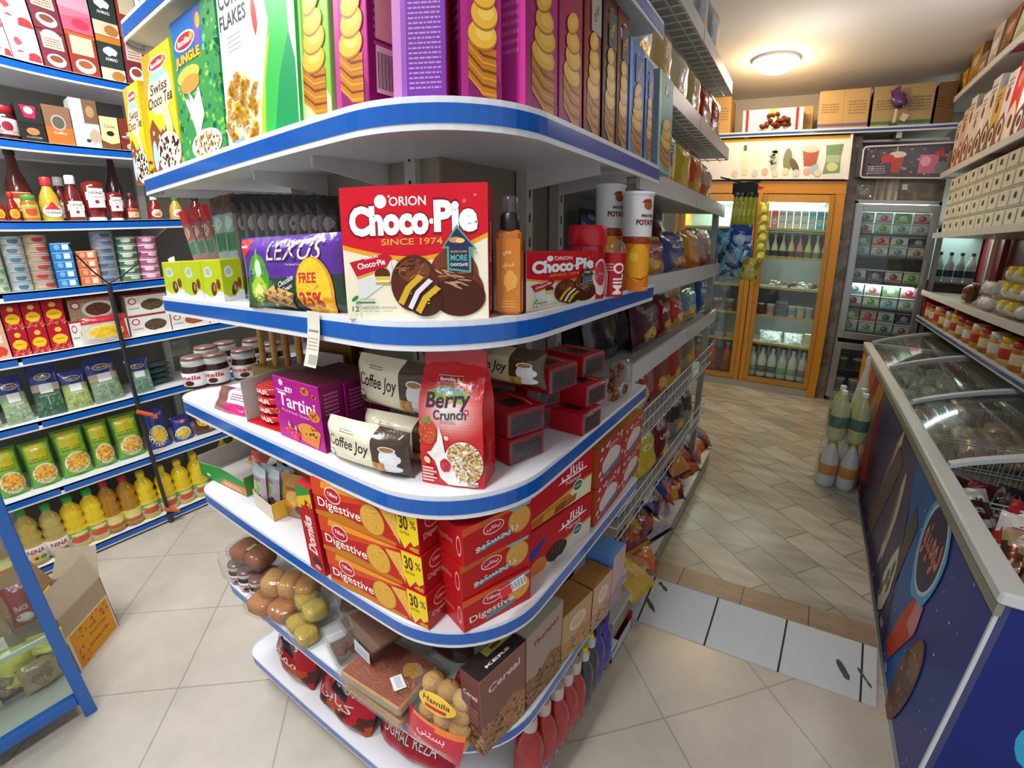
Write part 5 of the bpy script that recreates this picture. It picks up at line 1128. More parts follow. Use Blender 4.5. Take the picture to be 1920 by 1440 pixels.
P = (-0.3353, 1.073, 0.4765, 0.0761, 1.505, 0.1963); mb, F = carton(P[3], .09, P[5], ['c8a8a0', '5a86c8', '5a86c8', '5a86c8', '5a86c8', '5f90d0']); F['front'].poly([(0, 0), (1, 0), (1, .5), (0, .3)], 'b08a98')
put('flake_box', mb, P, 'box with a light blue top at the end of the fifth shelf', 'flake box')
for k, (px, py) in enumerate(((1060, 1120), (1085, 1100))):
    q = [(-0.4444, 0.9374, 0.4765), (-0.4396, 1.017, 0.4765)][k]; mb, F = carton(.07, .05, .14, ['8a5c30', '8a5c30', '8a5c30', '8a5c30', '8a5c30', 'a06a34'])
    put('flake_box', mb, (q[0] - .05, q[1] + .03, Z5, .07, 1.2, 0), ['nearer', 'farther'][k] + ' kraft box in the back row of the fifth shelf', 'flake box')

# ---- bottom shelf: charcoal bags and bottles
Z6 = .1515
def charcoal(px, w, h, d, rz, label, seed, tilt, top, words, dx=0, dy=0):
    def c(u, v):
        n_ = noise.noise(Vector((u * 3 + seed, v * 3, 1.3)))
        if v > .74 or v < .08: return '3a1a1c' if n_ < .1 else '6a1820'
        if v < .34 and n_ > -.05: return 'b04a20' if n_ > .2 else '5a2418'
        if .42 < v < .66 and .3 < u < .75 and n_ > -.1: return '2a1618'
        return top
    mb, f = pouch(w, h, d, c, 'foil', seed, 26, 30, .45, .012, .05)
    for k, tx in enumerate(words):
        if tx.isascii(): f.text(tx, .48, .60 - .24 * k, .78, .14, 'e8d8d4', .0, rot=.0, out='5a1016', ow=.03)
        else: f.text(fa(tx), .5, .62 - .26 * k, .66, .15, 'e0d4d0', .01)
    f.rect(.62, .75, .1, .18, 'd8b81c', n=3)
    return obj('charcoal_bag', mb, None, label, 'charcoal bag', 'red charcoal bags on the bottom shelf', loc=(px[0] + dx, px[1] + dy, px[2]), rot=(tilt, 0, rz))
charcoal((-1.2, 0.4262, 0.1515), .23, .27, .12, -.15, 'leftmost red charcoal bag on the bottom shelf, white Persian script', 2, -.3, 'b01826', ['زغال', 'ممتاز'], -.01, .03)
charcoal((-0.944, 0.4136, 0.1515), .26, .27, .13, -.1, 'middle red charcoal bag with silver Latin letters', 5, -.45, 'b81a30', ['ZOGHAL REZA', 'کبابی'], -.01, .03)
charcoal((-0.6855, 0.424, 0.1515), .27, .28, .14, .05, 'red charcoal bag cut off by the bottom of the view', 9, -.5, 'a81630', ['مخصوص کباب', 'ZOGHAL REZA'], 0, .05)
def wide_bottle(P, col, cap_col, label, group, kind):
    x, y, z, r, h = P
    t = thing('cleaner_bottle', label, 'bottle', (x, y, z), .6, group)
    obj('body', MB().lathe([(r * .9, 0), (r, .006), (r, h * .52), (r * .8, h * .66), (r * .42, h * .80), (r * .4, h * .84)], col, 'gloss', 16), t)
    obj('cap', MB().lathe([(r * .5, h * .82), (r * .52, h * .835), (r * .5, h * .97), (r * .44, h)] if kind == 0 else [(r * .48, h * .80), (r * .48, h * .9), (r * .3, h * .92, 'd8c020'), (r * .24, h, 'd8c020')], cap_col, 'plast', 14), t)
    mb = MB().lathe([(r * 1.002, h * .14), (r * 1.015, h * .145), (r * 1.015, h * .44), (r * 1.002, h * .445)], mixc(col, 'd8c8c8', .18), 'gcard', 16); obj('label', mb, t)
Qs = [(-0.3564, 0.6685, 0.1515), (-0.3503, 0.7282, 0.1515), (-0.3435, 0.7878, 0.1515), (-0.3426, 0.8431, 0.1515), (-0.3409, 0.8892, 0.1515)]
nm = ['first', 'second', 'third', 'fourth', 'fifth']
for k, q in enumerate(Qs): wide_bottle((q[0] - .035, q[1] + .01, Z6, .04, .235), 'a02026', 'c8b8ac', nm[k] + ' of the row of red bottles with cream caps, counted from the shelf corner', 'red bottles on the bottom shelf', 0)
Qs = [(-0.341, 0.9494, 0.1515), (-0.3466, 1.005, 0.1515)]
for k, q in enumerate(Qs): wide_bottle((q[0] - .03, q[1] + .005, Z6, .034, .24), '33303a', 'c8c4bc', ['nearer', 'farther'][k] + ' black bottle with a white and yellow nozzle cap', 'black bottles on the bottom shelf', 1)
Qs = [(-0.3456, 1.048, 0.1515), (-0.3465, 1.108, 0.1515), (-0.3595, 1.08, 0.1515)]
for k, q in enumerate(Qs): wide_bottle((q[0] - .03 - .05 * (k == 2), q[1] + .005, Z6, .034, .25), '2c2a8a', '2a2470', ['nearer front', 'farther front', 'rear'][k] + ' dark blue bottle at the end of the bottom shelf', 'blue bottles on the bottom shelf', 0)
t = MB().box(0, .10, 0, .004, 0, .10, 'b02228', 'card').box(0, .1, .2, .204, 0, .1, 'b02228', 'card').box(0, .1, 0, .204, .0, .004, 'b02228', 'card').box(.0, .004, 0, .2, 0, .1, 'a01c24', 'card').box(.096, .1, 0, .2, 0, .06, 'c8ccd0', 'card')
obj('red_carton', t, None, 'red open carton on the floor between end shelf and rack', 'carton', loc=(-.48, 1.262, .0))


# ================================================================ LEFT WALL SHELVES
XF = -2.87
def simple_box(P, label, group, cols, draw=None, d=.09, name='food_box', cat='food box', z=None, h=None, fin='card'):
    w, hh = P[3], h or P[5]; mb, F = carton(w, d, hh, [cols[0], cols[0], cols[1], cols[1], cols[1], cols[-1]], fin)
    if draw: draw(F['front'])
    return obj(name, mb, None, label, cat, group, loc=(P[0], P[1], P[2] if z is None else z), rot=(0, 0, P[4]))
# top shelf: two layers of tea boxes
def tea(kind):
    def d(f):
        if kind == 'w': f.ell(.75, .25, .22, .12, 'c83038', n=16); f.rect(.5, .98, .1, .2, 'c83038'); f.ell(.3, .62, .13, .12, 'c04a58', n=10, wob=.3); f.rect(.2, .38, .3, .36, 'c83a40'); f.ell(.75, .42, .2, .05, 'e8dcd8')
        elif kind == 'm': f.rect(.12, .88, .55, .92, 'd8c4b0'); f.ell(.5, .93, .3, .1, 'e8d8cc'); f.ell(.5, .26, .36, .17, 'e8e4e0', n=20); f.ell(.5, .3, .25, .09, '8a4a30', n=16); f.lines(.2, .8, .6, .85, 4, '9a6a58', 2)
        elif kind == 'o': f.rect(.12, .88, .5, .92, 'd8cca8'); f.ell(.5, .24, .36, .17, 'ecdcd0', n=20); f.ell(.5, .28, .25, .09, 'a85a2a', n=16); f.rect(0, 1, .92, 1, 'c85a28')
        elif kind == 'p': f.rect(0, 1, .45, 1, 'e0a0b0'); f.poly([(0, .3), (1, .42), (1, .5), (0, .5)], 'e87a90'); f.text('Tea', .5, .8, .4, .1, 'c04a68', .01); f.ell(.6, .2, .3, .12, 'c83a58', n=14)
        else: f.rect(0, 1, .86, 1, 'c87a2c'); f.ell(.5, .68, .3, .1, 'e4e4e0', n=14, wob=.3); f.text('AHMAD', .5, .5, .5, .07, 'dcdcd8', .02); f.rect(0, 1, 0, .3, 'd8ccb0'); f.ell(.7, .14, .3, .12, 'b87838', n=12, wob=.3)
    return d
TC = {'w': ['eeeae8', 'e0dcd8'], 'm': ['7a2c3a', '5a2028'], 'o': ['9a3a28', '7a2c20'], 'p': ['d8607a', 'c85070'], 'd': ['2e3a34', '242c28']}
cols_ = [(-36, 'w', 'w'), (2, 'w', 'w'), (30, 'w', 'w'), (84, 'm', 'm'), (134, 'o', 'p'), (190, 'd', 'd'), (236, 'm', 'o')]
nmx = ['leftmost, cut by the picture edge', 'second from the left', 'third from the left', 'fourth from the left, with a white cup', 'fifth from the left', 'sixth from the left, dark green', 'last before the end shelf']
xs = [-36, 2, 30, 84, 134, 190, 236, 270]
for i, (x0, lo, hi) in enumerate(cols_):
    P = [(-2.87, 0.4582, 2.332, 0.0486, 1.571, 0.0805), (-2.87, 0.5042, 2.332, 0.0415, 1.571, 0.0999), (-2.87, 0.5712, 2.332, 0.0862, 1.571, 0.1257), (-2.87, 0.6642, 2.332, 0.0891, 1.571, 0.1539), (-2.87, 0.7669, 2.332, 0.1054, 1.571, 0.1808), (-2.87, 0.875, 2.332, 0.0977, 1.571, 0.2014), (-2.87, 0.976, 2.332, 0.0903, 1.571, 0.2143)][i]
    for k, kd in enumerate((lo, hi)): simple_box(P, ('lower' if k == 0 else 'upper') + ' tea box on the top wall shelf, ' + nmx[i], 'tea boxes on the top wall shelf', TC[kd], tea(kd), .08, 'tea_box', 'tea box', z=2.3315 + k * P[5], h=P[5] * .99)
# second shelf: jars, black tins, coffee boxes
def jar(P, glass, lid, band, label, group, name='jar', cat='jar', draw=None, neck=.8, rz=1.57):
    x, y, z, r, h = P; t = thing(name, label, cat, (x, y, z), rz, group)
    obj('body', MB().lathe([(r * .9, 0), (r, h * .05), (r, h * .68), (r * neck, h * .8)], glass, 'gloss', 18), t)
    obj('lid', MB().lathe([(r * neck, h * .79), (r * (neck + .04), h * .8), (r * (neck + .04), h * .98), (r * neck, h)], lid, 'plast', 18), t)
    mb = MB().lathe([(r * 1.001, h * .15), (r * 1.012, h * .155), (r * 1.012, h * .62), (r * 1.001, h * .625)], band, 'gcard', 18)
    f = cyl_face(mb, r * 1.02, h * .47, h * .155, 120)
    if draw: draw(f)
    obj('label', mb, t); return t
for k, (lab) in enumerate(('red lidded jar cut by the picture edge, second wall shelf', 'red lidded jam jar left of the black tins')):
    P = [(-2.871, 0.407, 2.011, 0.0208, 0.0859), (-2.873, 0.4447, 2.011, 0.0234, 0.1026)][k]
    jar((-2.91, P[1], 2.0115, .042, .135), '4a1a1c', 'a8202c', 'd8c8c4', lab, 'jam jars on the second wall shelf', draw=lambda f: (f.ell(.5, .5, .2, .3, '8a2030', n=14), f.lines(.1, .9, .1, .3, 2, 'b08080', 2)))
P = (-2.87, 0.523, 2.011, 0.0859, 1.571, 0.0766)
simple_box(P, 'lower black tin on the second wall shelf', 'black tins', ['23211f', '1c1a19'], lambda f: (f.ell(.5, .6, .25, .2, 'b87a4a', n=14), f.text('COFFEE', .5, .28, .6, .1, 'a8a49c', .01)), name='coffee_tin', cat='coffee tin')
simple_box(P, 'upper black tin with a magenta emblem', 'black tins', ['2a2624', '1c1a19'], lambda f: (f.poly([(.3, .3), (.7, .3), (.8, .95), (.2, .95)], 'b82048'), f.ell(.5, .7, .17, .2, 'c8c0bc', n=14)), name='coffee_tin', cat='coffee tin', z=2.0115 + P[5], h=P[5] * 1.0)
P = (-2.87, 0.6187, 2.011, 0.0978, 1.571, 0.1681)
simple_box(P, 'brown and orange coffee box with a round emblem', None, ['8a6248', '6a4a38', '7a5a44'], lambda f: (f.rect(0, 1, 0, .46, 'c86a2c'), f.ell(.5, .58, .28, .2, 'a8a08c', n=22), f.ell(.5, .58, .22, .155, '5a5a4c', n=20), f.text('Coffee', .5, .32, .5, .06, 'f0e0d0', .01)), name='coffee_box', cat='coffee box')
P = (-2.87, 0.7237, 2.011, 0.1038, 1.571, 0.111)
simple_box(P, 'lower white coffee box with a brown bean picture', 'white coffee boxes', ['ecebe6', 'dcdad4'], lambda f: (f.ell(.8, .5, .25, .3, 'b8a48c', n=14, wob=.4), f.ell(.5, .3, .1, .08, '4a3a34', n=10)), name='coffee_box', cat='coffee box')
simple_box(P, 'upper white and brown coffee box on the second wall shelf', 'white coffee boxes', ['e8e4dc', 'd8d4cc'], lambda f: (f.rect(.45, 1, 0, 1, '7a5a40'), f.ell(.72, .5, .16, .25, 'b08a5c', n=14)), name='coffee_box', cat='coffee box', z=2.0115 + P[5], h=P[5] * .95)
simple_box((-2.87, 0.8181, 2.011, 0.0759, 1.571, 0.1536), 'small yellow and brown box on the second wall shelf', None, ['e8dc98', '8a5a34'], lambda f: (f.poly([(0, 0), (1, 0), (1, .25), (.5, .18), (0, .28)], '7a4a2c'), f.ell(.5, .5, .22, .08, '2a2420', n=12), f.text('Cocoa', .5, .72, .6, .1, '4a3a20', .01)), name='cocoa_box', cat='cocoa box')
simple_box((-2.87, 0.8967, 2.011, 0.0719, 1.571, 0.1552), 'small maroon box beside the end shelf', None, ['7a3226', '5a241c'], lambda f: (f.text('Oreo', .55, .5, .4, .45, 'e8d8cc', .03, rot=PI / 2), f.ell(.6, .15, .3, .1, 'c8b8a8', n=10)), name='cocoa_box', cat='cocoa box')
# third shelf: sauces and ketchup
def sauce(P, col, cap, label, group, draw, style='up', band='ece8e4'):
    x, y, z, r, h = P; x = x - .02
    t = thing('sauce_bottle', label, 'sauce bottle', (x, y, z), 1.57, group)
    if style == 'up': pr = [(r * .85, 0), (r, h * .05), (r * 1.0, h * .42), (r * .8, h * .6), (r * .45, h * .76), (r * .4, h * .82)]; cp = [(r * .5, h * .81), (r * .52, h * .82), (r * .5, h * .98), (r * .44, h)]; lb = (.1, .44)
    elif style == 'down': pr = [(r * .7, h * .1), (r * .8, h * .16), (r * 1.0, h * .45), (r * 1.04, h * .8), (r * .9, h * .95), (r * .5, h)]; cp = [(r * .78, 0), (r * .8, h * .02), (r * .78, h * .11)]; lb = (.34, .82)
    else: pr = [(r * .9, 0), (r, h * .03), (r, h * .5), (r * .5, h * .68), (r * .38, h * .9)]; cp = [(r * .44, h * .89), (r * .46, h * .9), (r * .42, h)]; lb = (.14, .42)
    obj('body', MB().lathe(pr, col, 'gloss', 16, sy=.75 if style == 'down' else 1), t)
    obj('cap', MB().lathe(cp, cap, 'plast', 14, sy=.75 if style == 'down' else 1), t)
    mb = MB(); rr = r * 1.07
    F = Face(mb, lambda u, v, e: ((rr + e) * math.sin((u - .5) * 1.9), -(rr + e) * math.cos((u - .5) * 1.9) * (.77 if style == 'down' else 1), h * (lb[0] + (lb[1] - lb[0]) * v)), 'gcard', .0006, rr * 1.9 / (h * (lb[1] - lb[0])))
    if draw == 'heinz': [F.rect(a, 1 - a, b, c, col, n=8) for a, b, c, col in ((.12, 0, .4, 'd8dcd0'), (.05, .4, .8, 'd8dcd0'), (.15, .8, 1, 'd8dcd0'), (.17, .05, .4, 'f0efe8'), (.11, .4, .8, 'f0efe8'), (.2, .8, .94, 'f0efe8'))]; F.text('HEINZ', .5, .76, .55, .13, '3a4a3a', .02); F.text('TOMATO', .5, .55, .5, .08, '6a7a6a', .01); F.ell(.5, .3, .09, .1, 'a82028', n=10)
    elif draw == 'italian': F.ell(.5, .42, .5, .42, 'e4e8dc', n=20); F.poly([(.1, .5), (.9, .5), (.5, 1)], 'c82838'); F.text('Italian', .5, .32, .7, .16, '3a6a58', .02)
    elif draw == 'meat': F.rect(.05, .95, .05, .95, 'd8b890', n=6); F.rect(.05, .95, .65, .9, 'b03a2a', n=6); F.specks(14, .1, .9, .1, .5, .08, ['8a5a30', 'b8824a'], 2)
    else: F.ell(.5, .5, .42, .46, band, n=16); F.ell(.5, .35, .25, .2, 'c87a2c', n=12); F.lines(.25, .75, .6, .8, 2, '8a5a2a', 3)
    obj('label', mb, t); return t
sauce((-2.87, 0.345, 1.671, 0.0201, 0.123), '8a1c18', 'b02420', 'small red sauce bottle cut by the picture edge, yellow label', 'small red sauce bottles', 'x', 'up', 'e0b030')
sauce((-2.872, 0.3921, 1.671, 0.022, 0.1264), '8a1c18', 'b02420', 'small red sauce bottle with yellow label beside the relish jar', 'small red sauce bottles', 'x', 'up', 'e0b030')
P = (-2.881, 0.4496, 1.671, 0.0306, 0.1164); jar((P[0] - .01, P[1], P[2], P[3], P[4]), 'a8682c', '5a9a3c', 'c8b048', 'relish jar with a green lid on the third wall shelf', None, draw=lambda f: (f.ell(.5, .5, .35, .4, 'c84a2c', n=14), f.rect(.1, .9, .7, .9, '8ab050')))
sauce((P[0] - .11, P[1] - .005, 1.6715, .045, .335), '5a2418', '2c1c1a', 'tall dark sauce bottle standing behind the relish jar', None, 'meat', 'tall')
P = (-2.892, 0.5297, 1.671, 0.0415, 0.2003); sauce(P, 'c0a42c', 'c8303a', 'yellow salad dressing bottle with red cap and white label', None, 'italian', 'up')
for k in range(3):
    P = (-2.896, 0.6248, 1.671, 0.0464, 0.2373)
    sauce((P[0] - .085 * k - .005, P[1] - .03 * k, 1.6715, .042, .215), '6a1c1c', 'e2e2e2', ['front', 'middle', 'rear'][k] + ' ketchup bottle of the row with white caps', 'white capped ketchup bottles', 'heinz', 'up')
P = (-2.901, 0.7138, 1.671, 0.0512, 0.1923); sauce(P, '7a1e1c', 'dcdcdc', 'large upside down ketchup bottle on the third wall shelf', 'upside down ketchup bottles', 'heinz', 'down')
P = (-2.887, 0.7983, 1.671, 0.0373, 0.1431); sauce(P, '7a1e1c', 'dcdcdc', 'small upside down ketchup bottle right of the large one', 'upside down ketchup bottles', 'heinz', 'down')
P = (-2.883, 0.8701, 1.671, 0.0326, 0.1398); sauce(P, '6a1a1a', '5a1a1c', 'round red sauce jar beside the small ketchup bottle', None, 'meat', 'up')
sauce((P[0] - .13, P[1] - .03, 1.6715, .038, .36), '3a1c24', '2a181c', 'tall dark bottle behind the small ketchup bottle', None, 'x', 'tall', 'a8a0a8')
for k in range(3):
    P = (-2.883, 0.9818, 1.671, 0.0331, 0.1154); sauce((P[0], P[1] + .11 * k, 1.6715, .035, .13), ['8a2020', 'c8a040', '6a1c1c'][k], ['d8d8d8', '4a8a3a', '2a1c1a'][k], ['red', 'yellow', 'dark red'][k] + ' sauce bottle half hidden by the end shelf', None, 'x')
# fourth shelf: columns of tins
def tin(x, y, z, r, h, c1, c2, label, group, seed):
    mb = MB().lathe([(r * .98, 0, 'b8b8b4'), (r, .0015, c1), (r, h * .93, c1), (r * 1.015, h * .94, 'cfd0d0'), (r * 1.015, h * .985, 'cfd0d0'), (r * .93, h * .99, 'a8aaaa'), (r * .9, h * .96, 'a8aaaa')], 'c8caca', 'gcard', 18)
    f = cyl_face(mb, r * 1.003, h, 0, 150); R = random.Random(seed); f.ell(.5 + R.uniform(-.15, .15), .5, .2, .3, c2, n=12, wob=.3); f.rect(.08, .92, .68, .84, mixc(c2, 'ffffff', .4), n=5); f.rect(.1, .9, .06, .14, mixc(c1, '000000', .35), n=5)
    return obj('tin', mb, None, label, 'tin', group, loc=(x, y, z), rot=(0, 0, 1.57 + R.uniform(-.3, .3)))
lev = ['bottom', 'second', 'third', 'fourth', 'fifth', 'topmost', 'seventh']
TP = [((-2.873, 0.2846, 1.369, 0.0225, 0.2256), 6, 'c8c8b0', '5a8a5a', 'pale green tin'), ((-2.889, 0.3547, 1.369, 0.0388, 0.2403), 6, 'c4c8c4', '4a6a7a', 'silver blue tin'), ((-2.896, 0.4378, 1.369, 0.0455, 0.2456), 6, 'c8b890', 'a83a3a', 'gold and red tin'),
      ((-2.901, 0.7075, 1.369, 0.0513, 0.255), 7, '9aa8b8', '4a5a78', 'grey blue tin'), ((-2.899, 0.8129, 1.369, 0.0491, 0.2251), 6, '5a8a64', 'b8c8b0', 'green tin'), ((-2.901, 0.9085, 1.369, 0.0512, 0.2238), 6, 'd86a9a', 'f0c0d8', 'pink tin')]
for i, (P, n, c1, c2, nm_) in enumerate(TP):
    x, y, z, r, h = P
    for k in range(n): tin(x - .01, y, z + k * h / n, r, h / n - .0008, c1, c2, (lev[k] if k < n - 1 else 'topmost') + ' ' + nm_ + ' in its column on the fourth wall shelf', nm_ + ' column', i * 10 + k)
def slab(P, n, cols, label, group):
    for k in range(n):
        hh = P[5] / n; mb, F = carton(P[3], .08, hh * .97, [cols[0], cols[0], cols[1], cols[1], cols[1], cols[0]]); f = F['front']; f.rect(.55, .85, .2, .8, cols[2]); f.ell(.3, .5, .14, .3, mixc(cols[0], 'ffffff', .35), n=10); f.rect(.04, .96, .84, .96, mixc(cols[0], 'ffffff', .4))
        obj('fish_box', mb, None, (lev[k] if k < n - 1 else 'topmost') + ' ' + label, 'tin box', group, loc=(P[0], P[1], P[2] + k * hh), rot=(0, 0, P[4]))
slab((-2.86, 0.5237, 1.369, 0.0826, 1.571, 0.2075), 5, ['2f7ab8', '25609a', 'd8e4ec'], 'blue flat box in the stack beside the gold tins', 'blue flat boxes')
slab((-2.86, 0.6194, 1.369, 0.0858, 1.571, 0.1654), 4, ['d07040', 'a85a34', 'ecd8c8'], 'orange flat box in the stack beside the blue boxes', 'orange flat boxes')
for k in range(3):
    P = (-2.892, 0.5405, 1.369, 0.0424, 0.1697); tin(P[0] - .12, P[1] + .045 * k, 1.3685, .04, .15 - .01 * k, '6a4a4a', 'a87a5a', ['left', 'middle', 'right'][k] + ' tall brown tin behind the flat boxes', 'brown tins', k)
# fifth shelf: red boxes and frozen meal boxes
def redbox(f): f.ell(.5, .82, .17, .10, 'e8b850', n=14); f.ell(.5, .44, .38, .2, 'f0c028', n=16, wob=.15); f.text('VERMICELLI', .5, .45, .5, .05, '8a3a1c', .01); f.specks(40, .02, .98, .02, .26, .04, ['e0b0a0', 'c84a3a', 'd88060'], 3)
def plate(c1, c2):
    def d(f): f.ell(.62, .45, .36, .38, 'e4e0d8', n=20); f.ell(.62, .45, .28, .28, c1, n=18, wob=.1); f.specks(30, .4, .85, .25, .65, .04, [c2, mixc(c1, '000000', .3)], 2); f.ell(.15, .68, .1, .16, 'b83040', n=12); f.ell(.15, .68, .07, .11, 'ece4e0', n=12); f.rect(.05, .3, .3, .36, 'a8a49c'); f.rect(0, 1, .92, 1, 'a03028')
    return d
P0 = (-2.87, 0.2092, 1.081, 0.0725, 1.571, 0.229)
for k in range(2): simple_box(P0, ['lower', 'upper'][k] + ' tan soup box at the picture edge, fifth wall shelf', 'tan soup boxes', ['d8a890', 'b07050'], lambda f: (f.ell(.5, .3, .4, .22, 'c8442c', n=14, wob=.2), f.rect(.2, .8, .62, .92, 'e8d0b8')), z=1.0815 + k * P0[5] / 2, h=P0[5] / 2 - .001)
PS = [(-2.87, 0.2844, 1.081, 0.0672, 1.571, 0.2358), (-2.87, 0.3574, 1.081, 0.0712, 1.571, 0.2359), (-2.87, 0.4383, 1.081, 0.0823, 1.571, 0.2378)]
for i, P in enumerate(PS):
    for k in range(2): simple_box(P, ['lower', 'upper'][k] + ' red box in the ' + ['left', 'middle', 'right'][i] + ' pair of stacked red boxes', 'stacked red boxes', ['b0182a', '8a1420'], redbox, z=1.0815 + k * P[5] / 2, h=P[5] / 2 - .001)
meal = [((-2.87, 0.5429, 1.081, 0.115, 1.571, 0.1245), 'c8a070', 'a8763c', 'meal box with a pale label left of the noodle pouch'), ((-2.87, 0.6738, 1.081, 0.1374, 1.571, 0.1139), '6a4a34', '8a5a3c', 'meal box behind the noodle pouch'), ((-2.87, 0.8554, 1.081, 0.2077, 1.571, 0.1074), '5a4a34', '6a7a3a', 'white meal box with a dark stew bowl, lower one'), ((-2.87, 1.071, 1.081, 0.2114, 1.571, 0.092), 'a85a30', 'c8763c', 'white meal box with brown kebabs'), ((-2.87, 1.271, 1.081, 0.1745, 1.571, 0.0683), 'a85030', 'c86a3c', 'white meal box half hidden by the end shelf')]
for P, a, b, lab in meal: simple_box(P, lab, 'meal boxes on the fifth wall shelf', ['e4e0da', 'c8a090', '9a3a30'], plate(a, b), .12, 'meal_box', 'meal box')
P = (-2.87, 0.8554, 1.081, 0.2077, 1.571, 0.1074); simple_box(P, 'white meal box with a dark stew bowl, stacked upper one', 'meal boxes on the fifth wall shelf', ['e4e0da', 'c8a090', '9a3a30'], plate('5a4a34', '7a8a3a'), .12, 'meal_box', 'meal box', z=1.0815 + P[5] + .001)
P = (-2.87, 0.6035, 1.081, 0.2043, 1.571, 0.1145); simple_box((P[0] - .02, P[1], P[2], P[3], P[4], P[5]), 'brown meal box stacked above the noodle pouch', 'meal boxes on the fifth wall shelf', ['b89878', 'a06a4a', '8a3a30'], plate('6a4430', '8a5a34'), .12, 'meal_box', 'meal box', z=1.0815 + P[5] + .001)
P = (-2.845, 0.6319, 1.081, 0.2161, 1.571, 0.1331)
mb, f = pouch(P[3], P[5], .04, lambda u, v: 'b02430' if v > .72 else ('d84a2c' if u > .86 else 'c8c0b4'), 'film', 3, 18, 16, .5, .003, .02); f.ell(.5, .4, .42, .28, 'e4d8a0', n=20); f.ell(.5, .42, .36, .22, 'e8c028', n=18, wob=.15); f.specks(60, .2, .8, .26, .6, .035, ['f0d860', 'd0a018', 'e8cc48'], 3)
obj('noodle_pouch', mb, None, 'yellow noodle pouch with red top leaning on the meal boxes', 'noodle pouch', loc=(P[0] + .0, P[1], P[2]), rot=(-.08, 0, P[4]))
# sixth shelf: clear packs with blue headers
def herb(P, label, seed, cols, scale=1.0):
    w, h = P[3] * scale, P[5] * scale
    def c(u, v): return '2a3a8a' if v > .66 else ('b8a888' if .5 < v <= .66 and seed % 2 else cols[0])
    mb, f = pouch(w, h, .035, c, 'film', seed, 12, 14, .45, .003, .03); f.ell(.5, .78, .3, .07, 'c8b850', n=14); f.ell(.5, .78, .25, .05, '2a3a7a', n=14); f.text('herbs', .5, .78, .34, .05, 'd8cc70', .01); f.rect(.28, .75, .46, .64, 'e2e4e2', n=3); f.specks(70, .06, .94, .05, .44, .05, cols, seed); f.rect(.2, .8, .40, .43, mixc(cols[0], 'ffffff', .3), n=3); f.rect(.49, .51, .06, .4, 'b8c0b0')
    return obj('herb_pack', mb, None, label, 'herb pack', 'dried herb packs on the sixth wall shelf', loc=(P[0] + .01, P[1], P[2]), rot=(-.28, 0, P[4] + .1 * (seed % 3 - 1)))
GA, GB = ['8aa078', '9ab088', '70885c', 'a8b898'], ['3a5a44', '4a6a50', '2c4a38', '5a7a5c']
herb((-2.87, 0.091, 0.7735, 0.1006, 1.571, 0.2225), 'dried herb pack cut by the picture edge', 1, GA)
herb((-2.87, 0.21, 0.7735, 0.1027, 1.571, 0.2292), 'pale herb pack, first whole one from the left', 2, GA)
herb((-2.87, 0.3278, 0.7735, 0.1122, 1.571, 0.2391), 'dark green herb pack, second from the left', 3, GB, 1.05)
herb((-2.87, 0.4491, 0.7735, 0.1144, 1.571, 0.2048), 'shorter yellow green herb pack, third from the left', 4, ['98a860', 'a8b870', '7a8c48'])
herb((-2.87, 0.5884, 0.7735, 0.139, 1.571, 0.2276), 'grey green herb pack, fourth from the left', 5, ['7a9070', '8aa080', '647a5a'], 1.05)
herb((-2.87, 0.7482, 0.7735, 0.1162, 1.571, 0.1918), 'grey green herb pack right of the black pole', 6, ['6a8a74', '7a9a84', '5a7a64'])
for k in range(5):
    P = (-2.87, 0.8733, 0.7735, 0.1579, 1.571, 0.0317); mb, f = pouch(P[3], .09, .03, lambda u, v: '4a5a58' if v < .6 else '3a4a70', 'film', k + 20, 10, 10, .5, .005)
    obj('herb_pack', mb, None, lev[k] + ' dark herb pack in the flat pile on the sixth wall shelf', 'herb pack', 'flat herb packs', loc=(P[0] - .09 + .006 * (k % 2), P[1], .7735 + .031 * k), rot=(-1.52, 0, P[4] + .1 * (k % 2)))
mb, f = pouch(.14, .09, .06, '3a4a8a', 'clear', 3, 12, 12, .5, .008); f.specks(40, .1, .9, .1, .9, .08, ['4a5a9a', '6a7ab0', '8a94b8'], 3); P = (-2.87, 0.9932, 0.7735, 0.1539, 1.571, 0.1118)
obj('herb_pack', mb, None, 'clear bag with blue print on top of the flat pile', 'herb pack', loc=(P[0] - .06, P[1] + .02, .7735 + .157), rot=(-.5, 0, P[4]))
# seventh shelf: green pasta bags and blue bowls
def pasta(P, label, seed, blue=False):
    w, h = P[3], P[5]
    def c(u, v):
        if blue: return '2a3f96' if v > .45 else '24357c'
        return '5a9a2a' if (v > .92 or v < .06 or u < .06 or u > .94) else ('e4d82c' if v > .62 and .12 < u < .8 else '8ac83a' if v > .48 else '6aa832')
    mb, f = pouch(w, h, .07, c, 'film', seed, 14, 18, .5, .003, .04)
    if blue: f.ell(.45, .32, .42, .26, 'dfe2e6', n=20); f.ell(.46, .34, .33, .2, 'e4bc28', n=18, wob=.1); f.specks(60, .16, .76, .18, .5, .04, ['f0d458', 'c89a18', 'e8c840'], seed); f.ell(.5, .78, .2, .09, 'b0343c', n=12); f.rect(.4, .62, .74, .82, 'dcd8e0', n=2)
    else: f.lines(.15, .8, .56, .68, 2, '8a8a2a', 2, .5); f.ell(.45, .86, .3, .05, 'f4ec60', n=14); f.ell(.55, .3, .43, .22, 'e8e0c0', n=20); f.ell(.55, .31, .36, .175, 'e0a838', n=18, wob=.1); f.specks(80, .2, .9, .16, .46, .035, ['f0c458', 'c8842a', 'e8b448', 'b8742a'], seed)
    return obj('pasta_bag', mb, None, label, 'pasta bag', 'blue pasta packs' if blue else 'green pasta bags on the seventh wall shelf', loc=(P[0] + .005, P[1], P[2]), rot=(-.15, 0, P[4]))
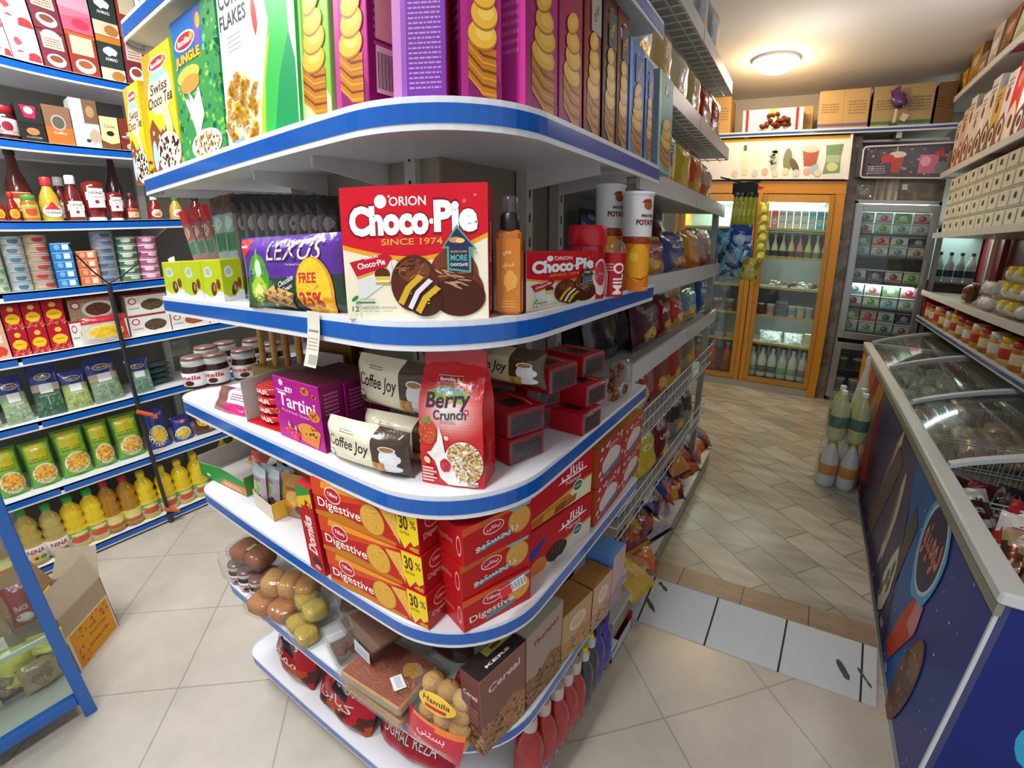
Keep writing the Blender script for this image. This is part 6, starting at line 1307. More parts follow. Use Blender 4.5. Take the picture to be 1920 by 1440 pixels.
pasta((-2.88, -0.0178, 0.4265, 0.0856, 1.571, 0.2513), 'green pasta bag cut by the picture edge', 0)
pasta((-2.88, 0.0975, 0.4265, 0.1116, 1.571, 0.2445), 'first whole green pasta bag from the left', 1)
pasta((-2.88, 0.2229, 0.4265, 0.1215, 1.571, 0.2382), 'second green pasta bag from the left', 2)
pasta((-2.88, 0.3627, 0.4265, 0.1385, 1.571, 0.2567), 'third green pasta bag from the left, with a large bowl', 3)
pasta((-2.88, 0.4923, 0.4265, 0.1088, 1.571, 0.2543), 'fourth green pasta bag from the left, narrower', 4)
pasta((-2.88, 0.625, 0.4265, 0.1387, 1.571, 0.2538), 'green pasta bag next to the black pole', 5)
pasta((-2.88, 0.7823, 0.4265, 0.1218, 1.571, 0.2457), 'blue pasta pack right of the black pole', 6, True)
pasta((-2.88, 0.9164, 0.4265, 0.1146, 1.571, 0.1558), 'second blue pasta pack, with a white bowl', 7, True)
P = (-2.88, 1.062, 0.4265, 0.149, 1.571, 0.144); mb, f = pouch(P[3], P[5], .05, '5a3420', 'film', 9, 12, 12, .5, .003); f.ell(.4, .6, .32, .26, 'e0b83a', n=16); f.ell(.7, .3, .2, .16, 'd8a838', n=14); f.ell(.4, .6, .2, .15, 'f0d470', n=12)
obj('pasta_bag', mb, None, 'brown snack pack with yellow rings beside the blue packs', 'pasta bag', loc=P[:3], rot=(-.15, 0, P[4]))
# bottom shelf: oil and lemon juice bottles
def oil(P, col, cap, label, group, kind):
    x, y, z, r, h = P
    t = thing('oil_bottle', label, 'bottle', (x, y, z), 1.57, group)
    pr = [(r * .88, 0), (r, .01), (r, h * .36), (r * .86, h * .42), (r * .99, h * .49), (r * .74, h * .57), (r * .9, h * .66), (r * .66, h * .77), (r * .34, h * .85), (r * .33, h * .9)]
    obj('body', MB().lathe(pr, col, 'gloss', 18), t)
    obj('cap', MB().lathe([(r * .38, h * .89), (r * .4, h * .9), (r * .38, h * .985), (r * .3, h)], cap, 'plast', 14), t)
    mb = MB().lathe([(r * 1.002, h * .07), (r * 1.015, h * .072), (r * 1.015, h * .34), (r * 1.002, h * .342)], 'd8d4c8' if kind else 'c8b858', 'gcard', 18); f = cyl_face(mb, r * 1.02, h * .27, h * .072, 150)
    if kind == 2: f.text('NINA', .5, .7, .5, .3, 'b03048', .02, .1); f.ell(.45, .25, .14, .2, 'e8b020', n=10); f.ell(.45, .25, .06, .09, '5a3a1c', n=8); f.ell(.65, .22, .1, .14, '6a8a3a', n=8)
    elif kind == 1: f.rect(0, 1, .55, 1, '8aa850', n=5); f.ell(.5, .4, .3, .25, 'd85a3a', n=12, wob=.3); f.ell(.5, .78, .25, .14, 'e8e0a0', n=10)
    else: f.ell(.5, .6, .3, .28, 'e8d890', n=12); f.ell(.5, .25, .35, .15, 'b86a3a', n=12, wob=.3)
    obj('label', mb, t)
B = [((-2.891, -0.0351, 0.0565, 0.041, 0.3641), 'a8722c', 'a8343a', 'amber oil bottle at the picture edge, bottom wall shelf', 0), ((-2.904, 0.0853, 0.0565, 0.054, 0.3296), 'b09a50', '2faa48', 'clear gold nina oil bottle, nearer one', 2), ((-2.905, 0.1786, 0.0565, 0.0554, 0.307), 'b4a058', '2faa48', 'clear gold nina oil bottle beside the yellow bottles', 2),
     ((-2.911, 0.271, 0.0565, 0.0609, 0.3054), 'e0c020', '2faa48', 'yellow bottle with a green cap, nearer one', 1), ((-2.911, 0.3614, 0.0565, 0.0614, 0.3074), 'e4c424', '2faa48', 'yellow bottle with a green cap, farther one', 1), ((-2.906, 0.4423, 0.0565, 0.0561, 0.322), 'a8761f', 'b02c34', 'gold oil bottle with a red cap, nearer one', 0), ((-2.909, 0.5352, 0.0565, 0.0585, 0.3145), 'ac7a22', 'b02c34', 'gold oil bottle with a red cap, farther one', 0),
     ((-2.911, 0.63, 0.0565, 0.0607, 0.298), 'e6c822', 'e8cc2c', 'yellow bottle with a yellow cap left of the black pole', 1), ((-2.907, 0.7381, 0.0565, 0.0574, 0.2874), 'e6c822', 'e8cc2c', 'yellow bottle just right of the black pole', 1), ((-2.909, 0.8345, 0.0565, 0.0593, 0.2865), 'e6c822', 'e8cc2c', 'second yellow bottle right of the black pole', 1), ((-2.908, 0.9352, 0.0565, 0.0582, 0.2961), 'e6c822', 'e8cc2c', 'third yellow bottle right of the black pole', 1)]
for k, (P, c, cp, lab, kd) in enumerate(B): oil((min(P[0], -2.88), P[1], P[2], P[3], min(P[4], .33) * .93), c, cp, lab, 'oil and lemon bottles on the bottom wall shelf', kd)
for k in range(4): oil((-3.0, 1.16 + .1 * k, .0565, .042, .29), ['e6c822', 'd8801c'][k // 2], 'e8cc2c', ['first', 'second', 'third', 'fourth'][k] + ' rear bottle seen over the green tray', 'rear bottles on the bottom wall shelf', 1)
# black pole leaning on the shelves
t = thing('black_pole', 'slim black pole with orange clips leaning against the wall shelves', 'pole', (-2.828, 0.7025, -0))
a, b = Vector((-2.828, 0.7025, -0)), Vector((-2.8, 0.6764, 1.369)); d = b - a
obj('rod', MB().tube([(0, 0, .0), d], .011, '2a2a2c', 'plast', 10), t)
obj('foot', MB().tube([(0, 0, .0), d * .045], .016, '3a3c3e', 'plast', 10), t)
for fr in (.06, .50):
    p = d * fr; obj('clip', MB().tube([p + Vector((.02, -.02, .02)), p + Vector((.03, .05, -.02))], .011, 'd8602c', 'plast', 8), t)
obj('hook', MB().tube([d, d + Vector((.0, -.06, .07)), d + Vector((0, -.12, .16)), d + Vector((0, -.13, .20))], .004, '3a3432', 'steel', 6).tube([d, d + Vector((0, .06, .03)), d + Vector((0, .14, .08)), d + Vector((0, .17, .14))], .004, '3a3432', 'steel', 6), t)

# ================================================================ BLUE DISPLAY CASE AND OPEN CARTON
BF = '1f62b4'
t = thing('display_case', 'blue framed glass display case at the lower left', 'display case', (-1.77, .0, 0))
def cobj(name, mb): o = obj(name, mb, t); o.location = (1.77, 0, 0); return o
cobj('post', MB().box(-1.79, -1.755, -.005, .03, 0, 1.35, BF, 'gloss', .003))
cobj('bottom_rail', MB().box(-1.787, -1.758, -.9, -.005, .06, .10, BF, 'gloss', .003))
cobj('top_rail', MB().box(-1.787, -1.758, -.9, -.005, 1.31, 1.35, BF, 'gloss', .003))
cobj('post', MB().box(-2.0, -1.97, -.005, .0, 0, 1.35, BF, 'gloss', .003))
cobj('base_panel', MB().box(-1.99, -1.78, -.9, .0, .075, .09, 'b8b4ac', 'paint'))
cobj('glass_shelf', MB().box(-1.99, -1.80, -.9, .0, .335, .342, 'ffffff', 'glass').box(-1.805, -1.797, -.9, .005, .330, .346, 'c8ccc8', 'paint'))
cobj('glass_shelf', MB().box(-1.99, -1.80, -.9, .0, .64, .647, 'ffffff', 'glass'))
cobj('glass_pane', MB().box(-1.777, -1.773, -.9, -.006, .10, 1.31, 'ffffff', 'glass'))
cobj('glass_pane', MB().box(-1.97, -1.79, -.004, .0, .09, 1.31, 'ffffff', 'glass'))
def case_bag(P, w, h, col, label, seed, c2, rz=1.4, tilt=-.1, fin='film', d=.06):
    mb, f = pouch(w, h, d, col, fin, seed, 12, 14, .5, .006); f.ell(.5, .5, .3, .25, c2, n=14, wob=.4, seed=seed); f.rect(.2, .8, .72, .85, mixc(col, c2, .5), n=4)
    return obj('snack_bag', mb, None, label, 'snack bag', 'bags in the blue display case', loc=P, rot=(tilt, 0, rz))
case_bag((-1.93, -.12, .091), .14, .17, 'd8c828', 'yellow bag standing low in the display case', 1, 'ecdc60')
case_bag((-1.90, -.02, .20), .10, .08, 'dccc24', 'bright yellow packet beside the display case post', 2, 'f0e870', 1.2)
case_bag((-1.91, -.22, .091), .13, .2, 'e0d89a', 'pale yellow bag at the bottom left of the picture', 6, 'd8c430')
case_bag((-1.95, -.03, .091), .12, .12, 'b8bcc0', 'silver packet on the floor of the display case', 3, 'd8b0a8', 1.5, fin='foil')
case_bag((-1.86, .0, .091) if 0 else (-1.88, -.05, .095), .10, .11, 'b09468', 'tan packet close behind the glass', 4, '8a6a48', 1.7)
case_bag((-1.955, -.3, .091), .2, .22, '5a6a5c', 'dark green bag at the back of the display case', 5, '3a4a40', 1.3)
for k, (yy, zz, c, c2, nm_) in enumerate(((-.36, .345, 'c8b89a', '8a6a4a', 'beige'), (-.13, .091, '6a4a3a', 'a88a70', 'brown'), (-.17, .25, '3a7a6a', 'a8c8b8', 'green'), (-.27, .27, 'd0c8c0', '9a5a5a', 'white'))):
    case_bag((-1.88 if k < 1 else -1.93, yy, zz), .10, .11, c, nm_ + ' packet among the bags of the display case', 11 + k, c2, 1.5)
mb, F = carton(.12, .07, .07, ['4a9aa8', '3a8a98', '3a8a98', '3a8a98', '3a8a98', '6ab4bc']); F['front'].rect(.1, .9, .3, .6, 'a8d0d4'); obj('teal_box', mb, None, 'teal box on the upper glass shelf of the display case', 'box', loc=(-1.88, -.08, .648), rz=1.57)
mb, F = carton(.12, .07, .07, ['b0a488', 'a89878', 'a89878', 'a89878', 'a89878', 'b8ac90']); obj('beige_box', mb, None, 'beige box left of the teal box in the display case', 'box', loc=(-1.88, -.22, .648), rz=1.57)
for k, (yy, c, c2, lab) in enumerate(((-.03, 'a01828', 'e0c8c0', 'dark red pack beside the display case post'), (-.11, 'c8a078', '8a5a3a', 'tan pack between the two red packs in the case'), (-.18, 'b02432', 'e0a0a8', 'red pack at the left on the middle glass shelf'), (-.28, 'b03a3a', 'e0c8c0', 'second red pack at the left on the middle glass shelf'))):
    mb, f = pouch(.075, .15, .05, c, 'film', k, 8, 12); f.text('SNACK', .5, .5, .5, .12, c2, .02); f.ell(.5, .25, .3, .12, c2, n=10)
    obj('snack_pack', mb, None, lab, 'snack pack', 'packs on the middle glass shelf', loc=(-1.90, yy, .343), rot=(-.1, 0, 1.4))
# open cardboard box with yellow packs
t = thing('cardboard_box', 'open cardboard box with an orange printed panel, standing on the floor', 'cardboard box', (-1.99, .035, 0), 2.30)
CB = 'b8a48a'
mb = MB().box(0, .24, 0, .004, 0, .26, CB, 'carton').box(0, .24, .20, .204, 0, .26, CB, 'carton').box(0, .004, 0, .20, 0, .26, CB, 'carton').box(.236, .24, 0, .20, 0, .26, CB, 'carton').box(0, .24, 0, .2, 0, .004, CB, 'carton')
f = Face(mb, lambda u, v, e: (u * .24, -e, v * .26), 'card', .0006, .24 / .26); f.rect(.02, .98, .0, .66, 'dcd6ca'); f.rect(.06, .95, .03, .63, 'e09a1c'); f.specks(26, .08, .92, .42, .62, .03, ['b0601c', 'a85418', 'c87a20'], 3); f.specks(8, .08, .3, .05, .4, .03, ['b0601c'], 5); f.text('honey', .62, .36, .4, .07, '9a5a14', .01); f.text('snack', .58, .22, .5, .06, '9a5a14', .01)
obj('body', mb, t)
def flap(pts, c): m = MB(); m.add(pts + [(x, y, z + .003) for x, y, z in pts], [(0, 1, 2, 3), (4, 5, 6, 7), (0, 1, 5, 4), (2, 3, 7, 6), (1, 2, 6, 5), (3, 0, 4, 7)], c, 'carton'); return m
obj('flap', flap([(0, .002, .26), (.24, .002, .26), (.235, .03, .37), (.01, .03, .36)], 'c0b098'), t)
obj('flap', flap([(.238, 0, .26), (.238, .2, .26), (.30, .19, .36), (.30, .02, .37)], 'b4a48c'), t)
obj('flap', flap([(0, .202, .26), (.24, .202, .26), (.24, .27, .37), (0, .27, .37)], '8a6a48'), t)
obj('flap', flap([(.002, 0, .26), (.002, .2, .26), (-.05, .19, .31), (-.05, .01, .31)], '9a7a58'), t)
c, s_ = math.cos(2.30), math.sin(2.30)
for k in range(6):
    lx, ly = .06 + .06 * (k % 3), .05 + .08 * (k // 3); mb, f = pouch(.11, .15, .05, 'dcbc18', 'film', k, 10, 12); f.ell(.5, .5, .25, .2, 'f0dc60', n=12); f.rect(.2, .8, .7, .8, 'c8641c', n=3)
    obj('yellow_pack', mb, None, ['nearest', 'second', 'third', 'fourth', 'fifth', 'farthest'][k] + ' yellow snack pack standing in the open cardboard box', 'snack pack', 'yellow packs in the cardboard box', loc=(-1.99 + lx * c - ly * s_, .035 + lx * s_ + ly * c, .11), rot=(-.2, 0, 2.3 + .3 * (k % 2)))


# ================================================================ SNACK RACK: crisp bags
def crisps_bag(P, c1, c2, c3, word, label, group, seed, lean=-.16, d=.07, fin='film', ink='f4f0e8', turn=0.0, dx=0.0):
    w, h = P[3], P[5]
    def c(u, v): return c2 if v > .9 or v < .05 else (c1 if v > .38 + .12 * math.sin(u * 4 + seed) else c3)
    mb, f = pouch(w, h, d, c, fin, seed, 16, 20, .5, .006, .07)
    f.ell(.5, .28, .3, .15, 'e0a83c', n=16, wob=.3, seed=seed); f.ell(.42, .32, .16, .07, 'f0c860', n=12, rot=.4); f.ell(.62, .26, .14, .07, 'e8b84c', n=12, rot=-.3)
    if word: f.text(fa(word) if not word.isascii() else word, .5, .66, .66, .13, ink, .02, .1)
    f.ell(.25, .86, .13, .05, mixc(c1, 'ffffff', .45), n=12)
    return obj('crisps_bag', mb, None, label, 'snack bag', group, loc=(P[0] + dx, P[1], P[2]), rot=(lean, 0, P[4] + turn))
G1 = 'bags on the rack shelf beside the potato tubs'
crisps_bag((-0.47, 1.71, 1.365, 0.2946, 1.571, 0.1571), 'a82030', 'd8c060', 'd8a050', 'چیپس', 'red crisps bag with a yellow top beside the orange tub', G1, 1)
crisps_bag((-0.47, 2.052, 1.365, 0.3383, 1.571, 0.1815), '4a5590', '3a4478', '5a5f98', 'چی', 'slate blue crisps bag on the upper rack shelf', G1, 2)
crisps_bag((-0.47, 2.391, 1.365, 0.2942, 1.571, 0.1964), 'e0982c', 'c87a20', 'd8742c', 'پفک', 'orange crisps bag on the upper rack shelf', G1, 3)
crisps_bag((-0.47, 2.719, 1.365, 0.3081, 1.571, 0.2123), 'c8a8a8', '2c6ab0', 'c83a34', '', 'pale red bag with a blue top at the end of the upper rack shelf', G1, 4)
crisps_bag((-0.47, 1.484, 1.365, 0.1433, 1.571, 0.128), 'e8dcb8', 'd8c8a0', 'e0b860', '', 'cream bag half behind the orange tub', G1, 5)
for k in range(4): crisps_bag((-.64, 1.62 + .27 * k, 1.365, .20, PI / 2, .25), ['3a5a7a', '8a7a3a', '4a4a6a', '7a3a3a'][k], '3a3a3a', 'a8843a', '', ['blue', 'olive', 'violet', 'brown'][k] + ' bag in the dark back row of the upper rack shelf', 'back row bags of the upper rack shelf', 30 + k)
G2 = 'bags on the middle rack shelf'
for k, (y, lab) in enumerate(((1.40, 'large black bag right behind the end shelf'), (1.60, 'large black bag, second one along the rack'))):
    mb, f = pouch(.22, .25, .09, lambda u, v: '26272a' if v < .93 else '1c1c1e', 'film', 7 + k, 18, 20, .5, .008); f.text('MAZMAZ', .6, .82, .5, .09, 'c0c0c4', .01); f.lines(.55, .8, .66, .74, 2, '9a9aa0', 2)
    obj('crisps_bag', mb, None, lab, 'snack bag', G2, loc=(-.52, y, 1.113), rot=(-.15, 0, 1.5))
crisps_bag((-0.48, 1.707, 1.113, 0.28, 1.571, 0.1803), '4e2438', '3c1c2c', '5a2a40', '', 'dark plum bag next to the black bags', G2, 9, ink='c8b8c0')
crisps_bag((-0.48, 1.954, 1.113, 0.181, 1.571, 0.1738), '7a1e24', '5a181c', '8a2428', 'MAZ', 'dark red bag on the middle rack shelf', G2, 10)
crisps_bag((-0.48, 2.164, 1.113, 0.2253, 1.571, 0.1719), 'c03a2c', 'e0dcd0', 'e0b030', 'چی', 'red and yellow bag on the middle rack shelf', G2, 11)
crisps_bag((-0.48, 2.45, 1.113, 0.2969, 1.571, 0.1621), '5aa0b0', '3a7a8a', 'c8b068', '', 'light blue bag with a yellow foot on the middle rack shelf', G2, 12)
crisps_bag((-0.48, 2.87, 1.113, 0.4503, 1.571, 0.2374), '2a5cb0', '1f488c', '2a5cb0', 'لینا', 'bright blue bag at the far end of the middle rack shelf', G2, 13)
def row(zt, ys, w, h, pal, gname, lbl, seed, x=-.47, lean=-.14, fin='film'):
    nm = ['nearest', 'second', 'third', 'fourth', 'fifth', 'sixth', 'seventh', 'eighth']
    for k, y in enumerate(ys):
        p = pal[k % len(pal)]
        crisps_bag((x + .02 * math.sin(k * 2.1), y, zt, w, PI / 2, h), p[0], p[1], p[2], p[3], nm[k] + ' ' + p[4] + ' bag ' + lbl, gname, seed + k, lean - .05 * (k % 2), .075, fin, turn=.12 * ((k * 7) % 3 - 1))
WORD = 'چیپس'
row(.839, [1.36, 1.56, 1.76, 1.96, 2.14, 2.32, 2.5], .19, .24, [('2f7a34', '1f5a24', '3a8a3a', 'مزمز', 'green'), ('3a94a8', '2a7488', 'c8b878', '', 'teal'), ('b0303a', 'c8a860', 'd8c8a0', WORD, 'red and cream'), ('8a4a38', 'c88a60', 'a83a34', '', 'brown red'), ('a83a2c', '7a2a20', 'c8a050', '', 'rust'), ('5a7a4a', 'c8c0a8', 'a8a080', '', 'olive'), ('8a7a5a', '6a5a3a', 'b09a6a', '', 'tan')], 'bags in the top rack basket', 'in the top wire basket', 100, -.475)
row(.529, [1.34, 1.5, 1.66, 1.82, 1.98, 2.15, 2.32, 2.5], .18, .21, [('e0b030', 'c89020', 'd8a040', '', 'golden'), ('4a2a50', '3a2040', '6a4a70', 'چی', 'violet'), ('3a2a30', '5a4a4a', '7a6a60', '', 'dark grey'), ('d8c424', 'b8a41c', 'e0d048', 'OT', 'yellow'), ('6a2030', '4a1820', '8a4a4a', WORD, 'maroon'), ('7a2a34', '5a1c24', 'a8746a', '', 'wine red'), ('3c3c40', '26262a', '8a8a8c', '', 'charcoal'), ('4a4244', '2c2a2c', '9a9494', '', 'black and silver')], 'bags in the middle rack basket', 'in the middle wire basket', 120, -.46, -.15)
# loose bags lying on the rack base
def lying(px, zz, w, h, c1, c2, c3, word, label, seed, rz, tilt=-1.15, fin='film', ink='ece6e0'):
    def c(u, v): return c2 if v > .88 or v < .08 else (c1 if v > .4 + .15 * math.sin(u * 4 + seed) else c3)
    mb, f = pouch(w, h, .08, c, fin, seed, 16, 18, .5, .010, .08); f.ell(.45, .3, .26, .16, mixc(c3, 'e0a040', .5), n=14, wob=.4, seed=seed)
    if word: f.text(fa(word), .5, .64, .62, .14, ink, .02)
    return obj('crisps_bag', mb, None, label, 'snack bag', 'bags lying on the rack base', loc=(px[0] + .085, px[1], px[2] + zz), rot=(tilt, 0, rz))
lying((-0.4211, 1.505, 0.2055), .002, 0.175, 0.23, 'd8b84a', 'c8a83c', 'd0b050', '', 'yellow noodle bag at the near end of the rack base', 1, 1.35)
lying((-0.4414, 1.728, 0.2055), .002, 0.163, 0.23, 'c0622c', 'a8501c', 'c86a30', '', 'orange brown bag behind the yellow noodle bag', 2, 1.9)
lying((-0.4685, 1.861, 0.2055), .04, 0.188, 0.253, '33203a', '2a1a30', 'c8c4cc', 'چیپلت', 'dark violet bag with white writing on the rack base', 3, 1.2, fin='foil')
lying((-0.5053, 2.022, 0.2055), .05, 0.175, 0.23, 'd0ccd0', 'b8b4b8', 'c8b8c0', '', 'silvery white bag above the dark violet one', 4, 1.5, fin='foil')
lying((-0.4987, 2.202, 0.2055), .03, 0.175, 0.23, '2a4a98', '1f3a80', 'd09a30', '', 'blue and gold bag halfway along the rack base', 5, 1.1)
lying((-0.4744, 2.345, 0.2055), .03, 0.163, 0.23, '2c56a8', '1f4490', '7a2030', 'چی', 'blue bag with a red crest on the rack base', 6, 1.9, fin='foil')
lying((-0.4748, 2.561, 0.2055), .03, 0.188, 0.276, '7a2028', '5a181e', 'a85a3a', 'چیپس', 'large maroon bag in the middle of the rack base', 7, 1.3)
lying((-0.4799, 2.744, 0.2055), .07, 0.188, 0.253, '8a2c30', '6a2024', '9a4a5a', '', 'maroon bag on top of the large maroon bag', 8, 1.8)
lying((-0.4922, 2.917, 0.2055), .04, 0.188, 0.253, 'c0501c', 'a84018', 'c86a24', '', 'orange red bag toward the far end of the rack base', 9, 1.4)
lying((-0.4845, 3.078, 0.2055), .05, 0.2, 0.276, '2a5a9a', '1f4a88', '8a2c3a', '', 'blue bag at the far end of the rack base', 10, 1.9)
# upper rack shelves
G4 = 'bags on the top rack shelves'
UP = [(1.663, 1.42, .17, .27, ('c8ccd0', '4a3a7a', '9ab8d0', '', 'silver bag with a violet top beside the teal crisp box')), (1.663, 1.72, .2, .23, ('1f4a34', '1a3a2a', 'c8b040', 'KETTLE', 'dark green kettle crisps bag on the shelf above the potato tubs')), (1.663, 1.95, .19, .22, ('c8b030', 'a8901c', 'd8c44a', '', 'yellow crisps bag right of the dark green one')), (1.663, 2.18, .19, .22, ('c85a24', 'a84418', 'd88a3a', '', 'orange crisps bag right of the yellow one')), (1.663, 2.42, .2, .2, ('a8a090', '8a8270', 'c86a3a', '', 'grey crisps bag at the end of the same shelf')),
      (1.953, 1.40, .18, .24, ('c8ccd0', 'b0b4b8', 'b8bcc4', '', 'plain silver bag at the near end of the second highest rack shelf')), (1.953, 1.62, .18, .24, ('c0a468', 'a88a50', 'c8b078', '', 'beige bag with gold print on the second highest rack shelf')), (1.953, 1.85, .18, .24, ('d0c4a0', 'b8a880', 'b0a488', '', 'cream bag on the second highest rack shelf')), (1.953, 2.08, .18, .24, ('c8b070', 'a89450', 'd0bc80', '', 'gold bag on the second highest rack shelf')), (1.953, 2.32, .18, .24, ('b83a24', '98301c', 'e0d0c0', '', 'red bag with a white crest on the second highest rack shelf')), (1.953, 2.55, .17, .26, ('c04828', '8a2c1c', 'e0c0b0', '', 'red and orange bag at the far end of the second highest rack shelf')),
      (2.283, 1.45, .17, .26, ('c06a88', 'a8547a', 'c8b0c0', '', 'pink bag on the highest rack shelf')), (2.283, 1.68, .17, .26, ('b0a458', '988c44', 'a89a58', '', 'olive yellow bag on the highest rack shelf')), (2.283, 1.92, .17, .26, ('8a3a34', '6a2a28', 'a85a4a', '', 'dark red bag on the highest rack shelf')), (2.283, 2.16, .17, .28, ('b8bcc0', 'a0a4a8', 'c8ccd0', '', 'silver bag on the highest rack shelf')), (2.283, 2.42, .17, .3, ('c0c4c8', 'a8acb0', 'b0b4b8', '', 'silver bag at the far end of the highest rack shelf'))]
for k, (zt, y, w, h, p) in enumerate(UP): crisps_bag((-.455, y, zt, w * 1.1, PI / 2, h), p[0], p[1], p[2], p[3], p[4], G4, 160 + k, .03, .08, 'foil' if 'silver' in p[4] else 'film')
XB = [('b8a03a', 'a08a2a', '7a2a34', 'golden'), ('3a2a44', '2a1e34', '8a3a5a', 'plum'), ('c8c4c8', 'b0acb0', '5a3a6a', 'pale silver'), ('284a90', '1c3878', 'c84a30', 'navy'), ('98282c', '78201f', 'd09048', 'crimson'), ('b86a24', '985018', '8a2c24', 'amber'), ('2a6aa0', '1c5488', 'd8d8dc', 'azure')]
for k, p in enumerate(XB): lying((-.50, 1.62 + .19 * k, .2055), .10 - .03 * (k % 2), .17, .23, p[0], p[1], p[2], 'چیپس' if k % 2 else '', p[3] + ' bag tucked under the lower basket at the back of the rack base', 20 + k, 1.2 + .25 * (k % 4), -.9)


# ================================================================ BACK WALL
ORANGE = 'cb8a1d'
BS = thing('back_wall_shelf', 'long grey shelf with blue strip high on the back wall', 'shelf', (0, 5.2, 2.5))
def bobj(name, mb, par, off): o = obj(name, mb, par); o.location = off; return o
o_ = (0, -5.2, -2.5)
bobj('board', MB().box(-1.25, 1.0, 4.95, 5.45, 2.50, 2.52, 'b8b8b6', 'paint').box(-1.25, 1.0, 4.935, 4.95, 2.485, 2.53, 'c8cacb', 'paint'), BS, o_)
bobj('blue_strip', MB().box(-1.25, 1.0, 4.932, 4.935, 2.498, 2.515, '274a9a', 'gloss'), BS, o_)
for x in (-.62, .62):
    bobj('bracket', MB().box(x - .02, x + .02, 4.97, 5.44, 2.44, 2.50, 'b0afac', 'paint').box(x - .02, x + .02, 5.40, 5.45, 2.12, 2.46, 'b0afac', 'paint'), BS, o_)
bobj('rail', MB().box(-1.25, 1.0, 5.08, 5.10, 2.43, 2.45, 'c0c0be', 'paint'), BS, o_)
def cartonbox(x0, x1, h, d, col, label, stripe=None, y=5.0, z=2.5205, rz=0.0, draw=None):
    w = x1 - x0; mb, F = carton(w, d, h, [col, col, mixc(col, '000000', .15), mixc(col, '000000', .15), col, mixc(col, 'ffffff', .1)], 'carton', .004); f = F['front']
    f.rect(.497, .503, 0, 1, mixc(col, '000000', .3))
    if stripe: f.rect(0, 1, .10, .18, stripe)
    f.lines(.06, .42, .45, .7, 4, mixc(col, '000000', .28), 3); f.lines(.6, .95, .4, .75, 5, mixc(col, '000000', .25), 5)
    if draw: draw(f)
    return obj('cardboard_carton', mb, None, label, 'carton', 'cartons on the back wall shelf', loc=((x0 + x1) / 2, y, z), rz=rz)
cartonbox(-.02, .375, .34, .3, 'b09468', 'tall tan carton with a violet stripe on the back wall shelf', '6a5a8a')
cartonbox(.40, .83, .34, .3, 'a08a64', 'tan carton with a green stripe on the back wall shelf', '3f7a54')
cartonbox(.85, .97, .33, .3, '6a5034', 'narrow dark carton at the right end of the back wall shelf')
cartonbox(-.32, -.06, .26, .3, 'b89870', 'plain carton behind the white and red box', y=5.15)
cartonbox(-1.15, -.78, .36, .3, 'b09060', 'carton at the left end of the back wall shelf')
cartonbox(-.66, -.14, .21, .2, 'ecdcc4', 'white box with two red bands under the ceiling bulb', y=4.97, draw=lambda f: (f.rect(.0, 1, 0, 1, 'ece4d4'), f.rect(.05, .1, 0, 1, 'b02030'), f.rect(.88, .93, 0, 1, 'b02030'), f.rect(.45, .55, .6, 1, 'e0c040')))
mb = MB()
for k in range(26):
    R = random.Random(k); a = R.uniform(0, PI); mb.ellipsoid((.13 * math.cos(a) * R.random(), R.uniform(-.03, .03), .02 + .12 * math.sin(a) * R.random()), (.03, .02, .02), '5a2418', 'food', 8, 6, a, .4, k)
obj('dried_bouquet', mb, None, 'clump of dark red dried flowers in front of the white box', 'dried flowers', loc=(-.36, 4.955, 2.55))
t = thing('ribbon_bundle', 'violet ribbon bundle hanging in front of the green striped carton', 'ribbon', (.56, 4.97, 2.53))
obj('ribbon', MB().add([(-.04, 0, .28), (.02, -.01, .32), (.03, -.01, .24), (-.01, .0, .22), (-.05, 0, .30), (.04, -.03, .26), (.07, -.02, .2), (.10, -.02, .18), (.06, -.01, .14), (.0, -.02, .12)], [(0, 1, 2, 3), (0, 3, 9, 4), (2, 5, 6, 8), (3, 2, 8, 9), (6, 7, 8)], '4a2a5a', 'film').ellipsoid((.02, -.02, .2), (.06, .025, .05), '5a3068', 'film', 12, 8, 0, .4, 3), t)
obj('tail', MB().add([(.0, -.02, .14), (.02, -.02, .13), (.015, -.02, .02), (-.01, -.02, .02), (.06, -.02, .1), (.11, -.02, .08), (.08, -.02, .03), (.04, -.02, .05)], [(0, 1, 2, 3), (4, 5, 6, 7)], 'b8b0a0', 'film').box(-.03, .03, -.03, 0, 0, .025, '3a3434', 'plast'), t)

# ---- yellow fridge with its sign
FR = thing('yellow_fridge', 'tall orange yellow glass door fridge stocked with dairy products', 'fridge', (-.49, 5.0, .08))
def fobj(name, mb, par=FR): o = obj(name, mb, par); o.location = (.49, -5.0, -.08); return o
fobj('cabinet', MB().box(-1.26, .27, 5.50, 5.55, .08, 2.07, '8a938f', 'paint').box(-1.26, -1.20, 5.0, 5.5, .08, 1.979, ORANGE, 'paint').box(.19, .27, 4.987, 5.5, .06, 1.979, ORANGE, 'paint').box(-1.262, .272, 4.985, 5.5, 1.98, 2.09, ORANGE, 'paint').box(-1.2, .19, 5.0, 5.5, .08, .15, 'b0ac98', 'paint').box(-1.2, .19, 5.02, 5.5, 1.93, 1.975, '9aa09c', 'paint'))
fobj('mullion', MB().box(-.53, -.43, 4.985, 5.06, .15, 1.98, 'c8882a', 'wood', .004).box(-.485, -.475, 4.98, 4.986, .15, 1.98, '6a4a18', 'matte'))
